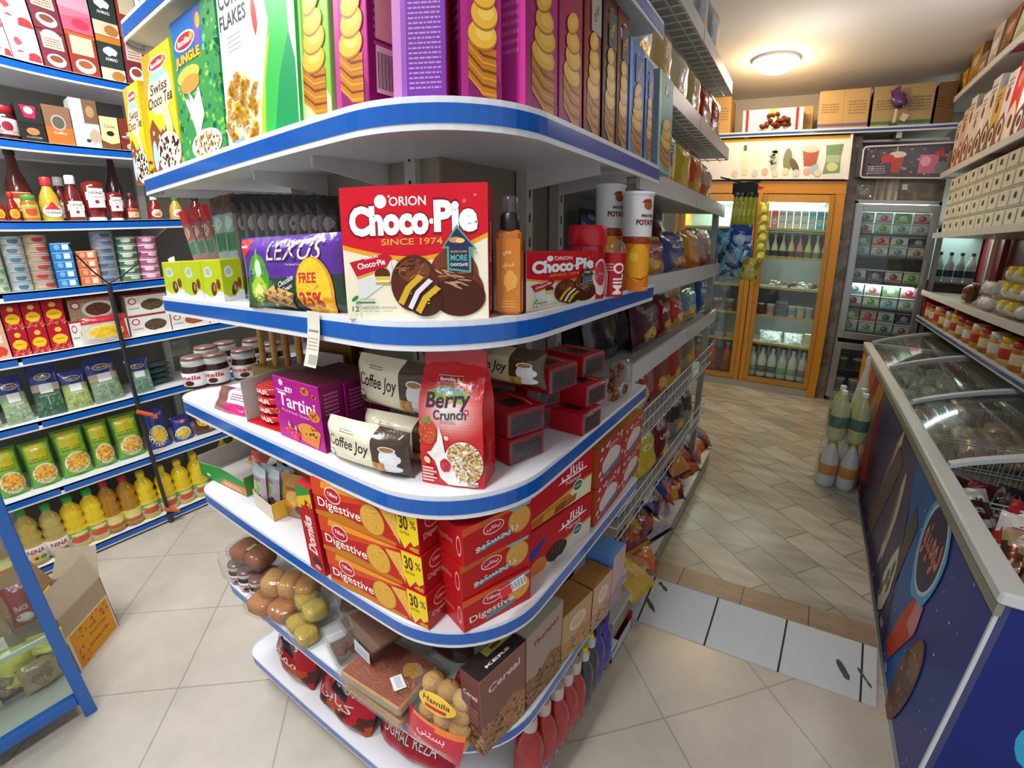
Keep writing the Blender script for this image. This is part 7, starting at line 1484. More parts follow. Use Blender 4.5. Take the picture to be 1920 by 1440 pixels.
for x0, x1 in ((-1.2, -.53), (-.43, .19)):
    d = MB().box(x0, x0 + .045, 4.975, 5.0, .16, 1.97, 'b8802a', 'wood', .003).box(x1 - .045, x1, 4.975, 5.0, .16, 1.97, 'b8802a', 'wood', .003).box(x0 + .045, x1 - .045, 4.977, 5.0, .16, .21, 'b8802a', 'wood').box(x0 + .045, x1 - .045, 4.977, 5.0, 1.90, 1.97, 'c8923a', 'wood')
    dd = fobj('door', d); g = obj('glass', MB().box(x0 + .045, x1 - .045, 4.985, 4.99, .21, 1.90, 'ffffff', 'glass'), dd)
SH = [.21, .555, .83, 1.105, 1.395, 1.66]
for zt in SH[1:]:
    fobj('shelf', MB().box(-1.2, .19, 5.04, 5.49, zt - .012, zt, 'b8b8a8', 'paint').box(-1.2, .19, 5.03, 5.04, zt - .016, zt + .006, 'c8a850', 'paint'))
fobj('light_panel', MB().box(-1.1, .12, 5.1, 5.46, 1.915, 1.925, 'eafff6', 'glow'))
fobj('badge', MB().ellipsoid((-.49, 4.983, 2.035), (.06, .004, .02), 'b82a2a', 'gloss', 16, 8))
lamp('fridge_lamp', (-.12, 5.22, 1.9), (0, 0, 0), (.6, .2), 11.0, (.86, 1.0, .95)); lamp('fridge_lamp', (-.86, 5.22, 1.9), (0, 0, 0), (.6, .2), 4.0, (.9, 1.0, .92))
lamp('fridge_lamp', (-.12, 5.08, 1.36), (.5, 0, 0), (.6, .05), 1.2, (.9, 1.0, .92)); lamp('fridge_lamp', (-.12, 5.08, .80), (.5, 0, 0), (.6, .05), .9, (.85, 1.0, .95))
SG = thing('fridge_sign', 'white and yellow sign with pictures of dairy products above the yellow fridge', 'sign', (-.49, 4.97, 2.10))
mb = MB().box(-1.26, .27, 4.96, 5.0, 2.105, 2.475, 'e6e9ea', 'gcard'); f = Face(mb, lambda u, v, e: (-1.26 + u * 1.53, 4.96 - e, 2.105 + v * .37), 'gcard', .0008, 1.53 / .37)
def sgx(x): return (x + 1.26) / 1.53
f.rect(0, 1, .92, 1, 'd8a030'); f.ell(sgx(-.62), .45, .025, .28, 'd4e0d0'); f.rect(sgx(-.635), sgx(-.605), .7, .84, '5a6a60'); f.ell(sgx(-.54), .5, .016, .2, 'dce8d8'); f.ell(sgx(-.5), .5, .016, .2, 'dce8d8'); f.ell(sgx(-.36), .48, .028, .3, 'b8c4bc'); f.specks(14, sgx(-.39), sgx(-.33), .3, .7, .06, ['6a8a7a', '8a9a90'], 3)
f.ell(sgx(-.24), .45, .026, .28, '7a8468'); f.ell(sgx(-.18), .32, .02, .2, '6a5a48', rot=.5); f.poly([(sgx(-.12), .7), (sgx(.02), .7), (sgx(.0), .3), (sgx(-.10), .3)], 'a85a4a'); f.ell(sgx(-.05), .7, .047, .08, 'd8c8c0'); f.poly([(sgx(-.08), .25), (sgx(.02), .38), (sgx(.03), .2), (sgx(-.02), .1)], 'a8c0cc')
f.poly([(sgx(.07), .78), (sgx(.21), .8), (sgx(.195), .5), (sgx(.2), .15), (sgx(.06), .12), (sgx(.08), .45)], '7a9a78'); f.rect(sgx(.085), sgx(.19), .38, .55, 'a8c0a0'); f.ell(sgx(.135), .28, .03, .1, 'c8d4a0')
for k in range(9): f.ell(sgx(-.7 + .09 * k), .14 + .04 * (k % 2), .02, .09, ['d8d0c0', 'e0d8a8', 'c8d0d0', 'd8b0a0'][k % 4], n=12)
obj('panel', mb, SG).location = (.49, -4.97, -2.10)
o = obj('frame', MB().box(.255, .275, 4.95, 5.0, 2.10, 2.48, 'e8e8e6', 'paint'), SG); o.location = (.49, -4.97, -2.10)
# fridge contents
def inst(make, n, fn):
    root = make
    return root
def milk_bottle(x, y, z, r, h, body, cap, band, label, group):
    t = thing('dairy_bottle', label, 'bottle', (x, y, z), 0, group)
    obj('body', MB().lathe([(r * .9, 0), (r, .01), (r, h * .35), (r * .9, h * .42), (r, h * .5), (r * .8, h * .68), (r * .4, h * .82), (r * .36, h * .9)], body, 'plast', 14), t)
    obj('cap', MB().lathe([(r * .42, h * .89), (r * .42, h * .985), (r * .34, h)], cap, 'plast', 10), t)
    obj('label', MB().lathe([(r * 1.003, h * .16), (r * 1.02, h * .165), (r * 1.02, h * .38), (r * 1.003, h * .385)], band, 'gcard', 14), t)
nth = ['first', 'second', 'third', 'fourth', 'fifth', 'sixth', 'seventh', 'eighth', 'ninth', 'tenth']
for k in range(6): milk_bottle(-.375 + .098 * k, 5.08, .2105, .0475, .29, ['d8e0d8', 'e4e8e6', 'dfe4e0', 'cfdccc', 'd8e0d8', 'd0d0cc'][k], ['e0e4e2', 'c8d0cc'][k % 2], ['9aa89c', '6a6a68', '5a6460', '8aa88c', '98a890', '8a7a70'][k], nth[k] + ' milk bottle from the left at the bottom of the yellow fridge', 'milk bottles at the bottom of the yellow fridge')
for k in range(5): milk_bottle(-.33 + .10 * k, 5.2, .2105, .045, .30, 'dfe4e0', 'd0d8d4', '9aa89c', nth[k] + ' milk bottle of the back row at the bottom of the yellow fridge', 'milk bottles at the bottom of the yellow fridge')
for k in range(4): milk_bottle(-1.08 + .15 * k, 5.1, .1505 + .06, .06, .30, 'b0481c', 'c8a080', 'a03c14', nth[k] + ' orange juice bottle behind the left fridge door', 'orange juice bottles')
for k in range(8):
    c = ['d8e4e0', 'c8d4d0', '8ac8d0', 'd8a868', 'd84a70', 'a8d030', 'e0e0c0', 'c8d8d0'][k]
    t = thing('sauce_bottle', ['white', 'clear', 'turquoise capped', 'tan', 'pink capped', 'lime green', 'cream', 'pale'][k] + ' dressing bottle on the second fridge shelf', 'bottle', (-.365 + .076 * k, 5.09, 1.3955), 0, 'dressing bottles in the yellow fridge')
    obj('body', MB().lathe([(.034, 0), (.036, .05), (.03, .09), (.012, .16), (.011, .19)], mixc(c, 'e8e0c8', .5), 'gloss', 14), t); obj('cap', MB().lathe([(.013, .185), (.014, .215), (.01, .22)], c, 'plast', 10), t)
    obj('label', MB().lathe([(.0362, .012), (.0368, .014), (.0368, .06), (.0362, .062)], ['5a6a60', '3a4a44', '4a3a2c', '4a3a28', '6a4a3c', '6a7a30', '8a8a70', '5a6a60'][k], 'gcard', 14), t)
for k in range(9):
    c = ['e0b0c0', 'd88aa8', 'e8e4e0', 'ece8e0', 'f0f0ee', 'e4ece8', '9ad8e0', '50b8d0', '3aa8c8'][k]; mb, F = carton(.062, .06, .17, c, 'gcard'); f = F['front']; f.ell(.5, .4, .35, .18, 'e8f0f0', n=14); f.rect(.1, .9, .75, .9, mixc(c, 'a03060' if k < 3 else '2a6a8a', .4)); f.lines(.2, .8, .32, .48, 2, '6a8a9a', k)
    obj('milk_carton', mb, None, nth[k] + ' milk carton from the left on the top fridge shelf', 'milk carton', 'milk cartons on the top fridge shelf', loc=(-.38 + .067 * k, 5.07, 1.6605))
for k in range(4):
    mb = MB(); R = random.Random(k)
    for j in range(14): mb.ellipsoid((R.uniform(-.06, .06), R.uniform(-.03, .03), R.uniform(.01, .06)), (.02, .016, .01), R.choice([['b8c0b8', '4a4a48', 'e0e4e0'], ['5a2a24', '7a3a30', '8a8a80'], ['d8dcd4', 'b8bca8', 'e8ece4'], ['5a2420', '7a3028', '4a2a28']][k]), 'film', 8, 6, R.uniform(0, 3), .2, j)
    obj('cheese_pile', mb, None, ['black and silver cheese portions', 'dark red packets', 'pile of white packets', 'maroon packets'][k] + ' on the third fridge shelf', 'packets', None, loc=(-.26 + .14 * k, 5.1, 1.1055))
for k in range(5):
    mb = MB().box(-.055, .055, 0, .14, .0, .012, '5a6468', 'plast')
    for i in range(5):
        for j in range(4): mb.lathe([(.0095, .008), (.011, .016), (.006, .03)], 'a8b4b8', 'plast', 8, -.044 + i * .022, .02 + j * .032)
    obj('egg_tray', mb, None, nth[k] + ' small tray from the bottom of the cream pot stack in the yellow fridge', 'tray', 'stacked cream pot trays', loc=(-.165, 5.06, .8305 + .028 * k))
def pot(x, y, z, r, h, c1, c2, label, group, square=False, lidc='d8dcdc', deco=None):
    t = thing('dairy_pot', label, 'tub', (x, y, z), 0, group)
    if square:
        mb = MB().box(-r, r, -r * .7, r * .7, 0, h * .88, c1, 'plast', .006); F = Face(mb, lambda u, v, e: (-r + u * 2 * r, -r * .7 - e, v * h * .88), 'gcard', .0006, 2 * r / (h * .88)); F.rect(.06, .94, .08, .3, mixc(c1, c2, .6)); F.ell(.5, .55, .24, .3, deco or c2, n=14, wob=.3); F.ell(.42, .6, .1, .14, mixc(deco or c2, 'ffffff', .5), n=10)
        obj('body', mb, t); obj('lid', MB().box(-r * 1.06, r * 1.06, -r * .76, r * .76, h * .88, h, lidc, 'plast', .004), t)
    else:
        mb = MB().lathe([(r * .8, 0), (r, h * .9)], c1, 'plast', 14); obj('body', mb, t); obj('lid', MB().lathe([(r * 1.03, h * .89), (r * 1.05, h * .97), (r * .98, h)], lidc, 'plast', 14), t)
        mb = MB().lathe([(r * .86, h * .2), (r * .98, h * .7)], c2, 'gcard', 14); obj('label', mb, t)
for k, (x, c1, c2, lab) in enumerate(((-.36, '5a2a30', '7a3a3c', 'dark red tub'), (-.26, 'd8b0b8', 'c89098', 'pink cup'), (-.06, 'b8ccd4', '8aa8b8', 'pale blue tub'), (.02, 'b0c4c8', 'd8c878', 'blue and yellow tub'), (.10, 'a8c0cc', '90b0c0', 'light blue tub'))): pot(x, 5.1, .8305, .042, .11, c1, c2, lab + ' on the fourth fridge shelf', 'tubs on the fourth fridge shelf')
for k, (x, w, lab) in enumerate(((-.22, .22, 'large crumpled bag of white cheese'), (.0, .18, 'second crumpled bag of white cheese'))):
    mb, f = pouch(w, .17, .09, lambda u, v: ['c8d4d0', 'a8b8b4', 'e0e8e4'][int(abs(noise.noise(Vector((u * 6, v * 6, k)))) * 9) % 3], 'film', 40 + k, 16, 14, .5, .02); obj('cheese_bag', mb, None, lab + ' on the fifth fridge shelf', 'cheese bag', 'cheese bags in the yellow fridge', loc=(x, 5.06, .5555), rot=(-.7, 0, .1))
for k in range(3):
    mb, F = carton(.08, .06, .04, 'c8d0a8'); obj('butter_pack', mb, None, nth[k] + ' butter pack from the bottom on the fifth fridge shelf', 'butter pack', 'butter packs in the yellow fridge', loc=(.13, 5.08, .5555 + .041 * k))
for k in range(4):
    mb, F = carton(.1, .08, .05, ['a8a080', '8a8468', 'b0a888', 'c8b058'][k]); obj('cheese_pack', mb, None, nth[k] + ' cheese pack behind the left fridge door', 'cheese pack', 'cheese packs behind the left door', loc=(-1.0 + .13 * k, 5.1, .5555))
for k in range(4): pot(-1.05 + .13 * k, 5.12, .8305, .045, .12, 'a88a70', '8a6a58', nth[k] + ' brown tub behind the left fridge door', 'brown tubs behind the left door')

# ---- grey fridge with tubs, marble column and neon sign
M_MARB = marble_mat('grey_brown_marble', '5a5148', '8c8478')
mo = struct('trim_7', MB().box(.275, .36, 5.05, 5.3, .08, 2.5, 'ffffff').box(.36, 1.02, 5.05, 5.3, 1.94, 2.12, 'ffffff'), M_MARB, 'grey brown marble column and lintel around the grey fridge')
GF = thing('grey_fridge', 'grey framed glass door fridge filled with white dairy tubs', 'fridge', (.69, 5.0, .08))
def gfo(name, mb, par=GF): o = obj(name, mb, par); o.location = (-.69, -5.0, -.08); return o
gfo('cabinet', MB().box(.365, 1.02, 5.5, 5.54, .08, 1.93, '7a8480', 'paint').box(.365, .385, 5.03, 5.5, .08, 1.93, 'a4a8a8', 'steel').box(1.0, 1.02, 5.03, 5.5, .08, 1.93, 'a4a8a8', 'steel').box(.365, 1.02, 5.03, 5.5, 1.91, 1.94, 'a4a8a8', 'steel').box(.365, 1.02, 5.03, 5.5, .08, .12, '6a6e6c', 'steel'))
for z0, z1, nm_ in ((.70, 1.90, 'upper_door'), (.12, .66, 'lower_door')):
    d = gfo(nm_, MB().box(.37, .43, 5.0, 5.03, z0, z1, 'a8acac', 'steel', .003).box(.955, 1.015, 5.0, 5.03, z0, z1, 'a8acac', 'steel', .003).box(.43, .955, 5.0, 5.03, z0, z0 + .06, 'a8acac', 'steel', .003).box(.43, .955, 5.0, 5.03, z1 - .06, z1, 'a8acac', 'steel', .003))
    obj('glass', MB().box(.43, .955, 5.012, 5.017, z0 + .06, z1 - .06, 'ffffff', 'glass'), d)
    obj('handle', MB().box(.965, .985, 4.975, 5.0, z0 + (z1 - z0) * .45, z0 + (z1 - z0) * .62, 'b4b8b8', 'steel', .003), d)
GS = [.765, 1.0, 1.235, 1.46, 1.66]
for zt in GS + [.40, .16]: gfo('shelf', MB().box(.385, 1.0, 5.06, 5.49, zt - .012, zt, '5a6460', 'paint'))
gfo('light_panel', MB().box(.45, .94, 5.1, 5.46, 1.895, 1.905, 'eafff8', 'glow'))
lamp('fridge_lamp', (.69, 5.2, 1.88), (0, 0, 0), (.5, .2), 5.5, (.85, 1.0, .95)); lamp('fridge_lamp', (.69, 5.07, 1.2), (.6, 0, 0), (.5, .05), .7, (.85, 1.0, .95))
ci = 0
TC2 = [('d8dcd8', '8a8a88'), ('7a9a70', 'c8d8b8'), ('4a3a58', 'b8a8b8'), ('d0dce0', '7aa0b0'), ('d8d8d4', 'a8625a'), ('e0e4e2', '4a6a58'), ('d4e0c8', '6a9a4a'), ('c8ccd0', '5a6a78'), ('e0b0b8', 'b02a40'), ('dfe2e4', '9a3040')]
for si, zt in enumerate(GS):
    n = 4; hh = .105 if si in (0, 1, 2) else .09
    for lv in range(2):
        for k in range(n):
            z_ = zt + .0005 + lv * hh
            if z_ + hh > (GS + [1.89])[si + 1] - .015: continue
            c1, c2 = TC2[(ci * 7 + 3) % 10]; ci += 1
            pot(.468 + .148 * k, 5.13, z_, .068, hh - .001, c1, c2, nth[k] + ' tub from the left on ' + ['the lowest', 'the second lowest', 'the middle', 'the second highest', 'the top'][si] + ' shelf of the grey fridge' + (', upper layer' if lv else ''), 'dairy tubs in the grey fridge', True, deco=c2)
for k in range(4):
    pot(.47 + .14 * k, 5.13, .4005, .05, .10, '4a5a50', '3a4a44', nth[k] + ' dark tub behind the lower door of the grey fridge', 'tubs behind the lower grey door'); pot(.47 + .14 * k, 5.13, .1605, .055, .14, 'a8a49a', '8a8478', nth[k] + ' beige tub at the foot of the grey fridge', 'tubs behind the lower grey door')
DS = thing('drink_sign', 'dark sign with rounded white frame showing iced drinks above the grey fridge', 'sign', (.70, 4.99, 2.12))
mb = MB().box(.33, 1.08, 4.985, 5.05, 2.125, 2.38, '4a4550', 'gcard'); f = Face(mb, lambda u, v, e: (.33 + u * .75, 4.985 - e, 2.125 + v * .255), 'gcard', .0008, .75 / .255)
f.specks(60, .1, .98, .08, .92, .06, ['6a6478', '8a8494', '3a3544', '9a98a4'], 4); f.poly([(.36, .15), (.44, .15), (.48, .72), (.33, .72)], 'a8432c'); f.ell(.405, .72, .085, .1, 'd8c8c0', n=14); f.rect(.39, .40, .75, .98, 'e0d8d0'); f.ell(.31, .6, .07, .14, 'b83a3a', n=12)
f.rect(.62, .80, .12, .7, 'b86a84'); f.ell(.68, .5, .05, .16, 'd8a0b0', n=12); f.poly([(.74, .7), (.82, .9), (.86, .6)], 'b03a44'); f.ell(.84, .3, .07, .2, '6a7a78', n=12, wob=.3); f.rect(.88, .99, .4, .8, '8a7a5a'); f.lines(.12, .3, .12, .4, 4, 'a8a8b4', 3)
o = obj('panel', mb, DS); o.location = (-.70, -4.99, -2.12)
mb = MB(); pts = []
for (cx, cz, a0) in ((1.06, 2.36, 0), (.40, 2.345, 90), (.40, 2.15, 180), (1.06, 2.145, 270)):
    for i in range(5): a = math.radians(a0 + 22.5 * i); pts.append((cx + .03 * math.cos(a), 4.975, cz + .03 * math.sin(a)))
mb.tube(pts + [pts[0]], .008, 'd8d6dc', 'paint', 6); o = obj('frame', mb, DS); o.location = (-.70, -4.99, -2.12)
mb, f = pouch(.16, .12, .05, 'a8a8a8', 'clear', 4, 12, 10, .5, .02); obj('plastic_bag', mb, None, 'crumpled clear plastic hanging beside the marble lintel', 'plastic bag', loc=(.42, 4.99, 1.95))
obj('cloth', MB().grid(lambda u, v: (.5 + u * .18, 5.04 - .012 * math.sin(u * 20), 1.94 + v * .2), 14, 4, lambda u, v: '9a9084' if u < .6 else 'b0aca0', 'matte'), None, 'folded beige cloths hanging on the marble lintel', 'cloth')
mb = MB().box(-.02, .02, -.003, 0, 0, .045, 'e4e4e2', 'plast', .002).box(-.006, .006, -.005, -.003, .015, .03, 'c8c8c4', 'plast'); obj('light_switch', mb, None, 'white light switch on the marble lintel', 'switch', loc=(.73, 5.05, 2.03))
# third glass case at the far right
TCS = thing('corner_fridge', 'white framed glass case with milk bottles in the far right corner', 'fridge', (1.25, 5.1, .08))
def tco(name, mb): o = obj(name, mb, TCS); o.location = (-1.25, -5.1, -.08); return o
tco('frame', MB().box(1.045, 1.085, 5.08, 5.12, .08, 1.72, 'c4c8c8', 'paint').box(1.44, 1.48, 5.08, 5.12, .08, 1.72, 'c4c8c8', 'paint').box(1.045, 1.48, 5.08, 5.12, 1.68, 1.74, 'c4c8c8', 'paint').box(1.045, 1.48, 5.5, 5.54, .08, 1.74, '9aa4a4', 'paint'))
for zt in (1.28, 1.05, .8): tco('shelf', MB().box(1.085, 1.44, 5.13, 5.5, zt - .015, zt, 'd0d8d4', 'paint'))
tco('glass_pane', MB().box(1.085, 1.44, 5.098, 5.102, .1, 1.68, 'ffffff', 'glass')); tco('light_panel', MB().box(1.1, 1.42, 5.15, 5.48, 1.66, 1.67, 'eafff8', 'glow'))
for k in range(4): milk_bottle(1.115 + .08 * k, 5.18, 1.2805, .038, .25, 'e4ece8', '2a3a5a', '3a4a68', nth[k] + ' milk bottle in the corner glass case', 'milk bottles in the corner case')
for k in range(3): pot(1.14 + .11 * k, 5.2, 1.0505, .045, .1, 'd8dcd8', '4a5a58', nth[k] + ' tub in the corner glass case', 'tubs in the corner case', True)

# ---- bags hanging on the end of the snack rack
HS = thing('hanging_strip', 'dark header with hook holding yellow snack sticks at the rack end', 'hanging strip', (-.45, 2.70, 1.84))
obj('hook', MB().tube([(0, 0, 0), (.02, .06, .0), (.10, .10, -.02)], .005, '3a3c3c', 'steel', 6).tube([(.10, .10, -.02), (.19, .10, -.01)], .005, '3a3c3c', 'steel', 6), HS)
obj('header', MB().box(.05, .18, .085, .095, -.08, -.02, '2c2c2c', 'card'), HS)
for k in range(5):
    mb, f = pouch(.026, .17, .015, lambda u, v: 'b8b830' if v < .85 else '2a2a22', 'film', k, 6, 14, .5, .003); f.rect(.2, .8, .3, .5, 'd8d858', n=2)
    obj('snack_stick', mb, None, nth[k] + ' yellow green snack stick from the left on the hanging strip', 'snack stick', 'yellow green sticks on the hanging strip', loc=(-.385 + .025 * k, 2.77, 1.60), rot=(0, .06, 0))
HB = [(-.40, 1.42, .12, .16, '3a6aa8', '6ac0c8', 'blue'), (-.33, 1.45, .12, .15, '2a4a9a', '8ab8d8', 'deep blue'), (-.37, 1.36, .12, .14, '6ab0c8', '3a3a6a', 'pale blue'), (-.31, 1.38, .11, .15, '2f6ab8', 'c8dce8', 'sky blue'), (-.385, 1.325, .11, .12, '4a4a8a', '7ac0d0', 'violet'), (-.27, 1.31, .09, .12, 'c8c040', '8a8a30', 'yellow')]
for k, (x, z_, w, h, c1, c2, nm_) in enumerate(HB):
    mb, f = pouch(w, h, .05, lambda u, v: c1 if noise.noise(Vector((u * 3, v * 3, k))) < .12 else c2, 'film', 70 + k, 12, 14, .5, .010); f.ell(.5, .5, .25, .2, mixc(c2, 'ffffff', .4), n=12, wob=.4); obj('snack_bag', mb, None, nm_ + ' snack bag in the bunch hanging at the rack end', 'snack bag', 'bunch of hanging snack bags', loc=(x, 2.72 - .012 * (k % 3), z_), rot=(.06, .1 * (k % 3 - 1), .1))
obj('bag_cord', MB().tube([(-.35, 2.775, 1.32), (-.34, 2.778, 1.6), (-.335, 2.79, 1.79)], .002, '8a8a80', 'plast', 6), None, 'thin cord from which the blue snack bags hang', 'cord')
mb, f = pouch(.07, .4, .03, 'c8ccc8', 'clear', 5, 8, 20, .5, .01); obj('plastic_bag', mb, None, 'long strip of clear plastic hanging below the blue bags', 'plastic bag', loc=(-.40, 2.74, .93), rot=(0, .03, .2))
for k in range(6):
    mb, f = pouch(.09, .12, .035, 'a8a838', 'film', 90 + k, 8, 10); f.ell(.5, .5, .3, .25, 'd8d468', n=10)
    obj('snack_bag', mb, None, nth[k] + ' yellow packet from the top in the column right of the blue bags', 'snack bag', 'column of yellow packets', loc=(-.40 + .008 * (k % 2), 4.90, 1.78 - .085 * k), rot=(-.2, 0, .2))
obj('packet_string', MB().tube([(-.40, 4.92, 1.3), (-.40, 4.92, 1.95), (-.40, 4.965, 2.0)], .004, '8a8a80', 'plast', 6), None, 'string holding the column of yellow packets', 'string')


# ================================================================ RIGHT WALL SHELVES
RS = thing('right_shelving', 'white and red shelving on the right wall above the freezer', 'shelving', (1.2, 3.0, 0))
def rso(name, mb): o = obj(name, mb, RS); o.location = (-1.2, -3.0, 0); return o
RWZ = [.985, 1.20, 1.66, 2.14, 2.72]
for k, zt in enumerate(RWZ):
    xf = .97; ye = 4.85 if k < 3 else 4.98 if k == 3 else 5.35
    mb = MB().box(xf, 1.46, 1.3, ye, zt - .02, zt, 'aaa49a', 'paint')
    for y0, y1 in ((1.3, 2.05), (2.055, 2.99), (2.995, 3.93), (3.935, ye)): mb.box(xf - .012, xf, y0 + .002, y1, zt - .03, zt + .012, 'cfd0d0', 'paint')
    if k >= 3:
        for y in (2.02, 2.96, 3.90): mb.box(xf, 1.4, y, y + .13, zt - .024, zt - .02, '8a2226', 'paint')
    rso('shelf', mb)
rso('blue_strip', MB().box(.955, .958, 1.3, 4.85, .968, .985, '274a9a', 'gloss'))
for y in (2.05, 2.99, 3.93, 4.80): rso('upright', MB().box(1.42, 1.46, y - .03, y + .03, .6, 2.9, 'a02a2c', 'paint'))
rso('end_bracket', MB().box(.99, 1.4, 4.82, 4.845, 1.0, 1.18, 'b02c2c', 'paint')); rso('end_bracket', MB().box(1.0, 1.05, 3.90, 3.96, 1.0, 1.18, 'b8302e', 'paint'))
rso('back_panel', MB().box(1.47, 1.49, 1.3, 5.3, .6, 2.95, '86282a', 'paint'))
XR = -PI / 2
def rbox(y, w, h, d, z, cols, label, name, cat, group, draw=None, x=1.0, rz=0.0):
    mb, F = carton(w, d, h, [cols[0], cols[0], cols[1], cols[1], cols[1], cols[0]], 'card')
    if draw: draw(F['front'])
    return obj(name, mb, None, label, cat, group, loc=(x, y, z), rot=(0, 0, XR + rz))
ordn = ['farthest', 'second farthest', 'third farthest', 'fourth farthest', 'fifth farthest', 'sixth farthest', 'seventh farthest', 'eighth farthest', 'ninth farthest', 'tenth farthest']
# top shelf
topb = [(5.22, .12, .22, 'a8822c', '7a5a24', 'gold and black box'), (5.02, .12, .20, 'd8a020', 'b08018', 'orange box'), (4.80, .2, .32, 'b8904c', '98743c', 'tall brown carton'), (4.62, .14, .18, 'a08a74', '8a745e', 'small grey brown carton'), (4.44, .14, .28, 'd0c4bc', 'a89c94', 'white and brown box'), (4.24, .15, .30, '9a6a48', '7a5034', 'brown patterned box'), (4.06, .15, .30, 'c8ccb0', 'a8b090', 'pale green box'), (3.88, .15, .30, 'c8b0b0', 'a89090', 'pinkish box with brown print'), (3.68, .18, .24, 'd8c030', 'b8303a', 'yellow bag shaped box with red foot')]
for k, (y, w, h, c1, c2, nm_) in enumerate(topb): rbox(y, w, h, .12, 2.7205, [c1, c2], nm_ + ' on the top right shelf', 'tea_box', 'box', 'boxes on the top right shelf', (lambda f, c1=c1, c2=c2, k=k: (f.ell(.5, .62, .3, .12, mixc(c1, 'ffffff', .4), n=14), f.poly([(0, 0), (1, 0), (1, .3), (.5, .4), (0, .25)], c2), f.lines(.2, .8, .7, .85, 3, mixc(c1, '000000', .4), k))))
# tea shelf
for k in range(11):
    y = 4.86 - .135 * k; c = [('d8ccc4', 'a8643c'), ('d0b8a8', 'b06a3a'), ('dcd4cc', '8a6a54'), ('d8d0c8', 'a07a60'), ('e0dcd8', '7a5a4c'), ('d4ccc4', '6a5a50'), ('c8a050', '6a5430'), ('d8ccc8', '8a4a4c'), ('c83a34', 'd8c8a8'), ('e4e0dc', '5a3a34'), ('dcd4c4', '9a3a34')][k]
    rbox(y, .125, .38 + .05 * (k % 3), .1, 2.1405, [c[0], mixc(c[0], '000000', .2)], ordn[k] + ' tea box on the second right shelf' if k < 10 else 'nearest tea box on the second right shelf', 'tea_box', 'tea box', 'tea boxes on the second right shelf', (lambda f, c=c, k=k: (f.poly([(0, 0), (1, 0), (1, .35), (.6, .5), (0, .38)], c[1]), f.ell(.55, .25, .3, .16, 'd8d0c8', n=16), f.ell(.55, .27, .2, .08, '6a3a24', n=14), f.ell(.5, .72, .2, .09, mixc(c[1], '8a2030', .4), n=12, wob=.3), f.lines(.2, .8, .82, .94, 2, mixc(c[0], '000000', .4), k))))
# white drawers
rown = ['bottom', 'second', 'third', 'top']
def drawer_mesh():
    mb = MB().box(-.081, .081, .004, .12, 0, .105, 'd2d4c6', 'plast', .006).box(-.072, .072, -.002, .004, .012, .098, 'dfe0d4', 'plast', .003)
    return mb
proto = None
for i in range(10):
    for k in range(4):
        y = 4.70 - .165 * i; z = 1.6605 + .1065 * k; lab = rown[k] + ' drawer of the ' + ordn[min(i, 9)] + ' column in the white drawer block' if i < 10 else rown[k] + ' drawer of the nearest column in the white drawer block'
        if proto is None:
            proto = thing('storage_drawer', lab, 'drawer', (1.0, y, z), XR, 'white storage drawers')
            obj('box', drawer_mesh(), proto); obj('latch', MB().box(-.012, .016, -.006, -.002, .045, .078, '6a6a58', 'plast', .002).box(-.002, .012, -.008, -.006, .05, .068, '2c2c28', 'plast'), proto)
        else: dup(proto, (1.0, y, z), XR, lab)
# egg packs
def egg_pack(x, y, z, label, rz=0.0, n=4, q=1.6):
    t = thing('egg_pack', label, 'egg pack', (x, y, z), rz, 'clear egg packs with yellow bands')
    for i in range(n):
        for j in (0, 1): obj('egg', MB().ellipsoid((q * (.025 + i * .052), q * (.024 + .047 * j), q * .027), (.026 * q, .022 * q, .022 * q), 'e8e8ea', 'plast', 12, 8), t)
    obj('wrap', MB().box(0, q * (.05 + (n - 1) * .052), 0, q * .095, 0, q * .052, 'ffffff', 'tub', .015), t)
    for a in (.08, .2): obj('band', MB().box(a, a + .05, -.0015, q * .0965, .045, q * .0535, 'd8c030', 'card', .004), t)
for k in range(2): egg_pack(1.0, 3.42, 1.2005 + .088 * k, ['lower', 'upper'][k] + ' egg pack of the farther stack, end facing the aisle')
for k in range(3): egg_pack(1.16, 2.98, 1.2005 + .088 * k, ['bottom', 'middle', 'top'][k] + ' egg pack of the stack lying along the shelf', PI / 2)
for k in range(3): egg_pack(1.16, 2.58, 1.2005 + .088 * k, ['bottom', 'middle', 'top'][k] + ' egg pack of the nearest stack, cut by the picture edge', PI / 2)
mb, f = pouch(.11, .12, .09, '6a4a38', 'film', 3, 12, 12); f.rect(.2, .8, .2, .5, 'a88a70'); f.specks(20, .1, .9, .5, .9, .06, ['8a6a50', '4a3024'], 2)
obj('bread_pack', mb, None, 'brown wrapped bread pack left of the egg packs', 'bread pack', loc=(1.03, 4.0, 1.2005), rz=XR)
for k in range(3):
    mb, f = pouch(.14, .13, .1, ['8a5a48', 'c8b8a8', '5a3a30'][k], 'film', 13 + k, 12, 12, .5, .008); f.ell(.5, .5, .3, .3, ['5a3a2c', 'a8302c', '7a5a48'][k], n=12, wob=.4)
    obj('bread_bag', mb, None, ['brown bread bag behind the bread pack', 'pale bread bag with red print', 'dark bread bag behind the egg packs'][k], 'bread bag', loc=(1.14, 4.05 - .2 * k, 1.2005), rot=(0, 0, XR))
for k in range(4):
    mb = MB(); R = random.Random(k)
    for j in range(8): mb.ellipsoid((R.uniform(-.05, .05), R.uniform(-.04, .04), R.uniform(.02, .1)), (.035, .03, .025), R.choice(['5a3a2c', '7a4a34', '4a2a20', '9a6a48']), 'food', 8, 6, 0, .3, j)
    obj('bread_pile', mb, None, ordn[k] + ' dark bread pile at the back above the egg packs', 'bread', 'bread piles at the back', loc=(1.30, 3.9 - .2 * k, 1.2005))
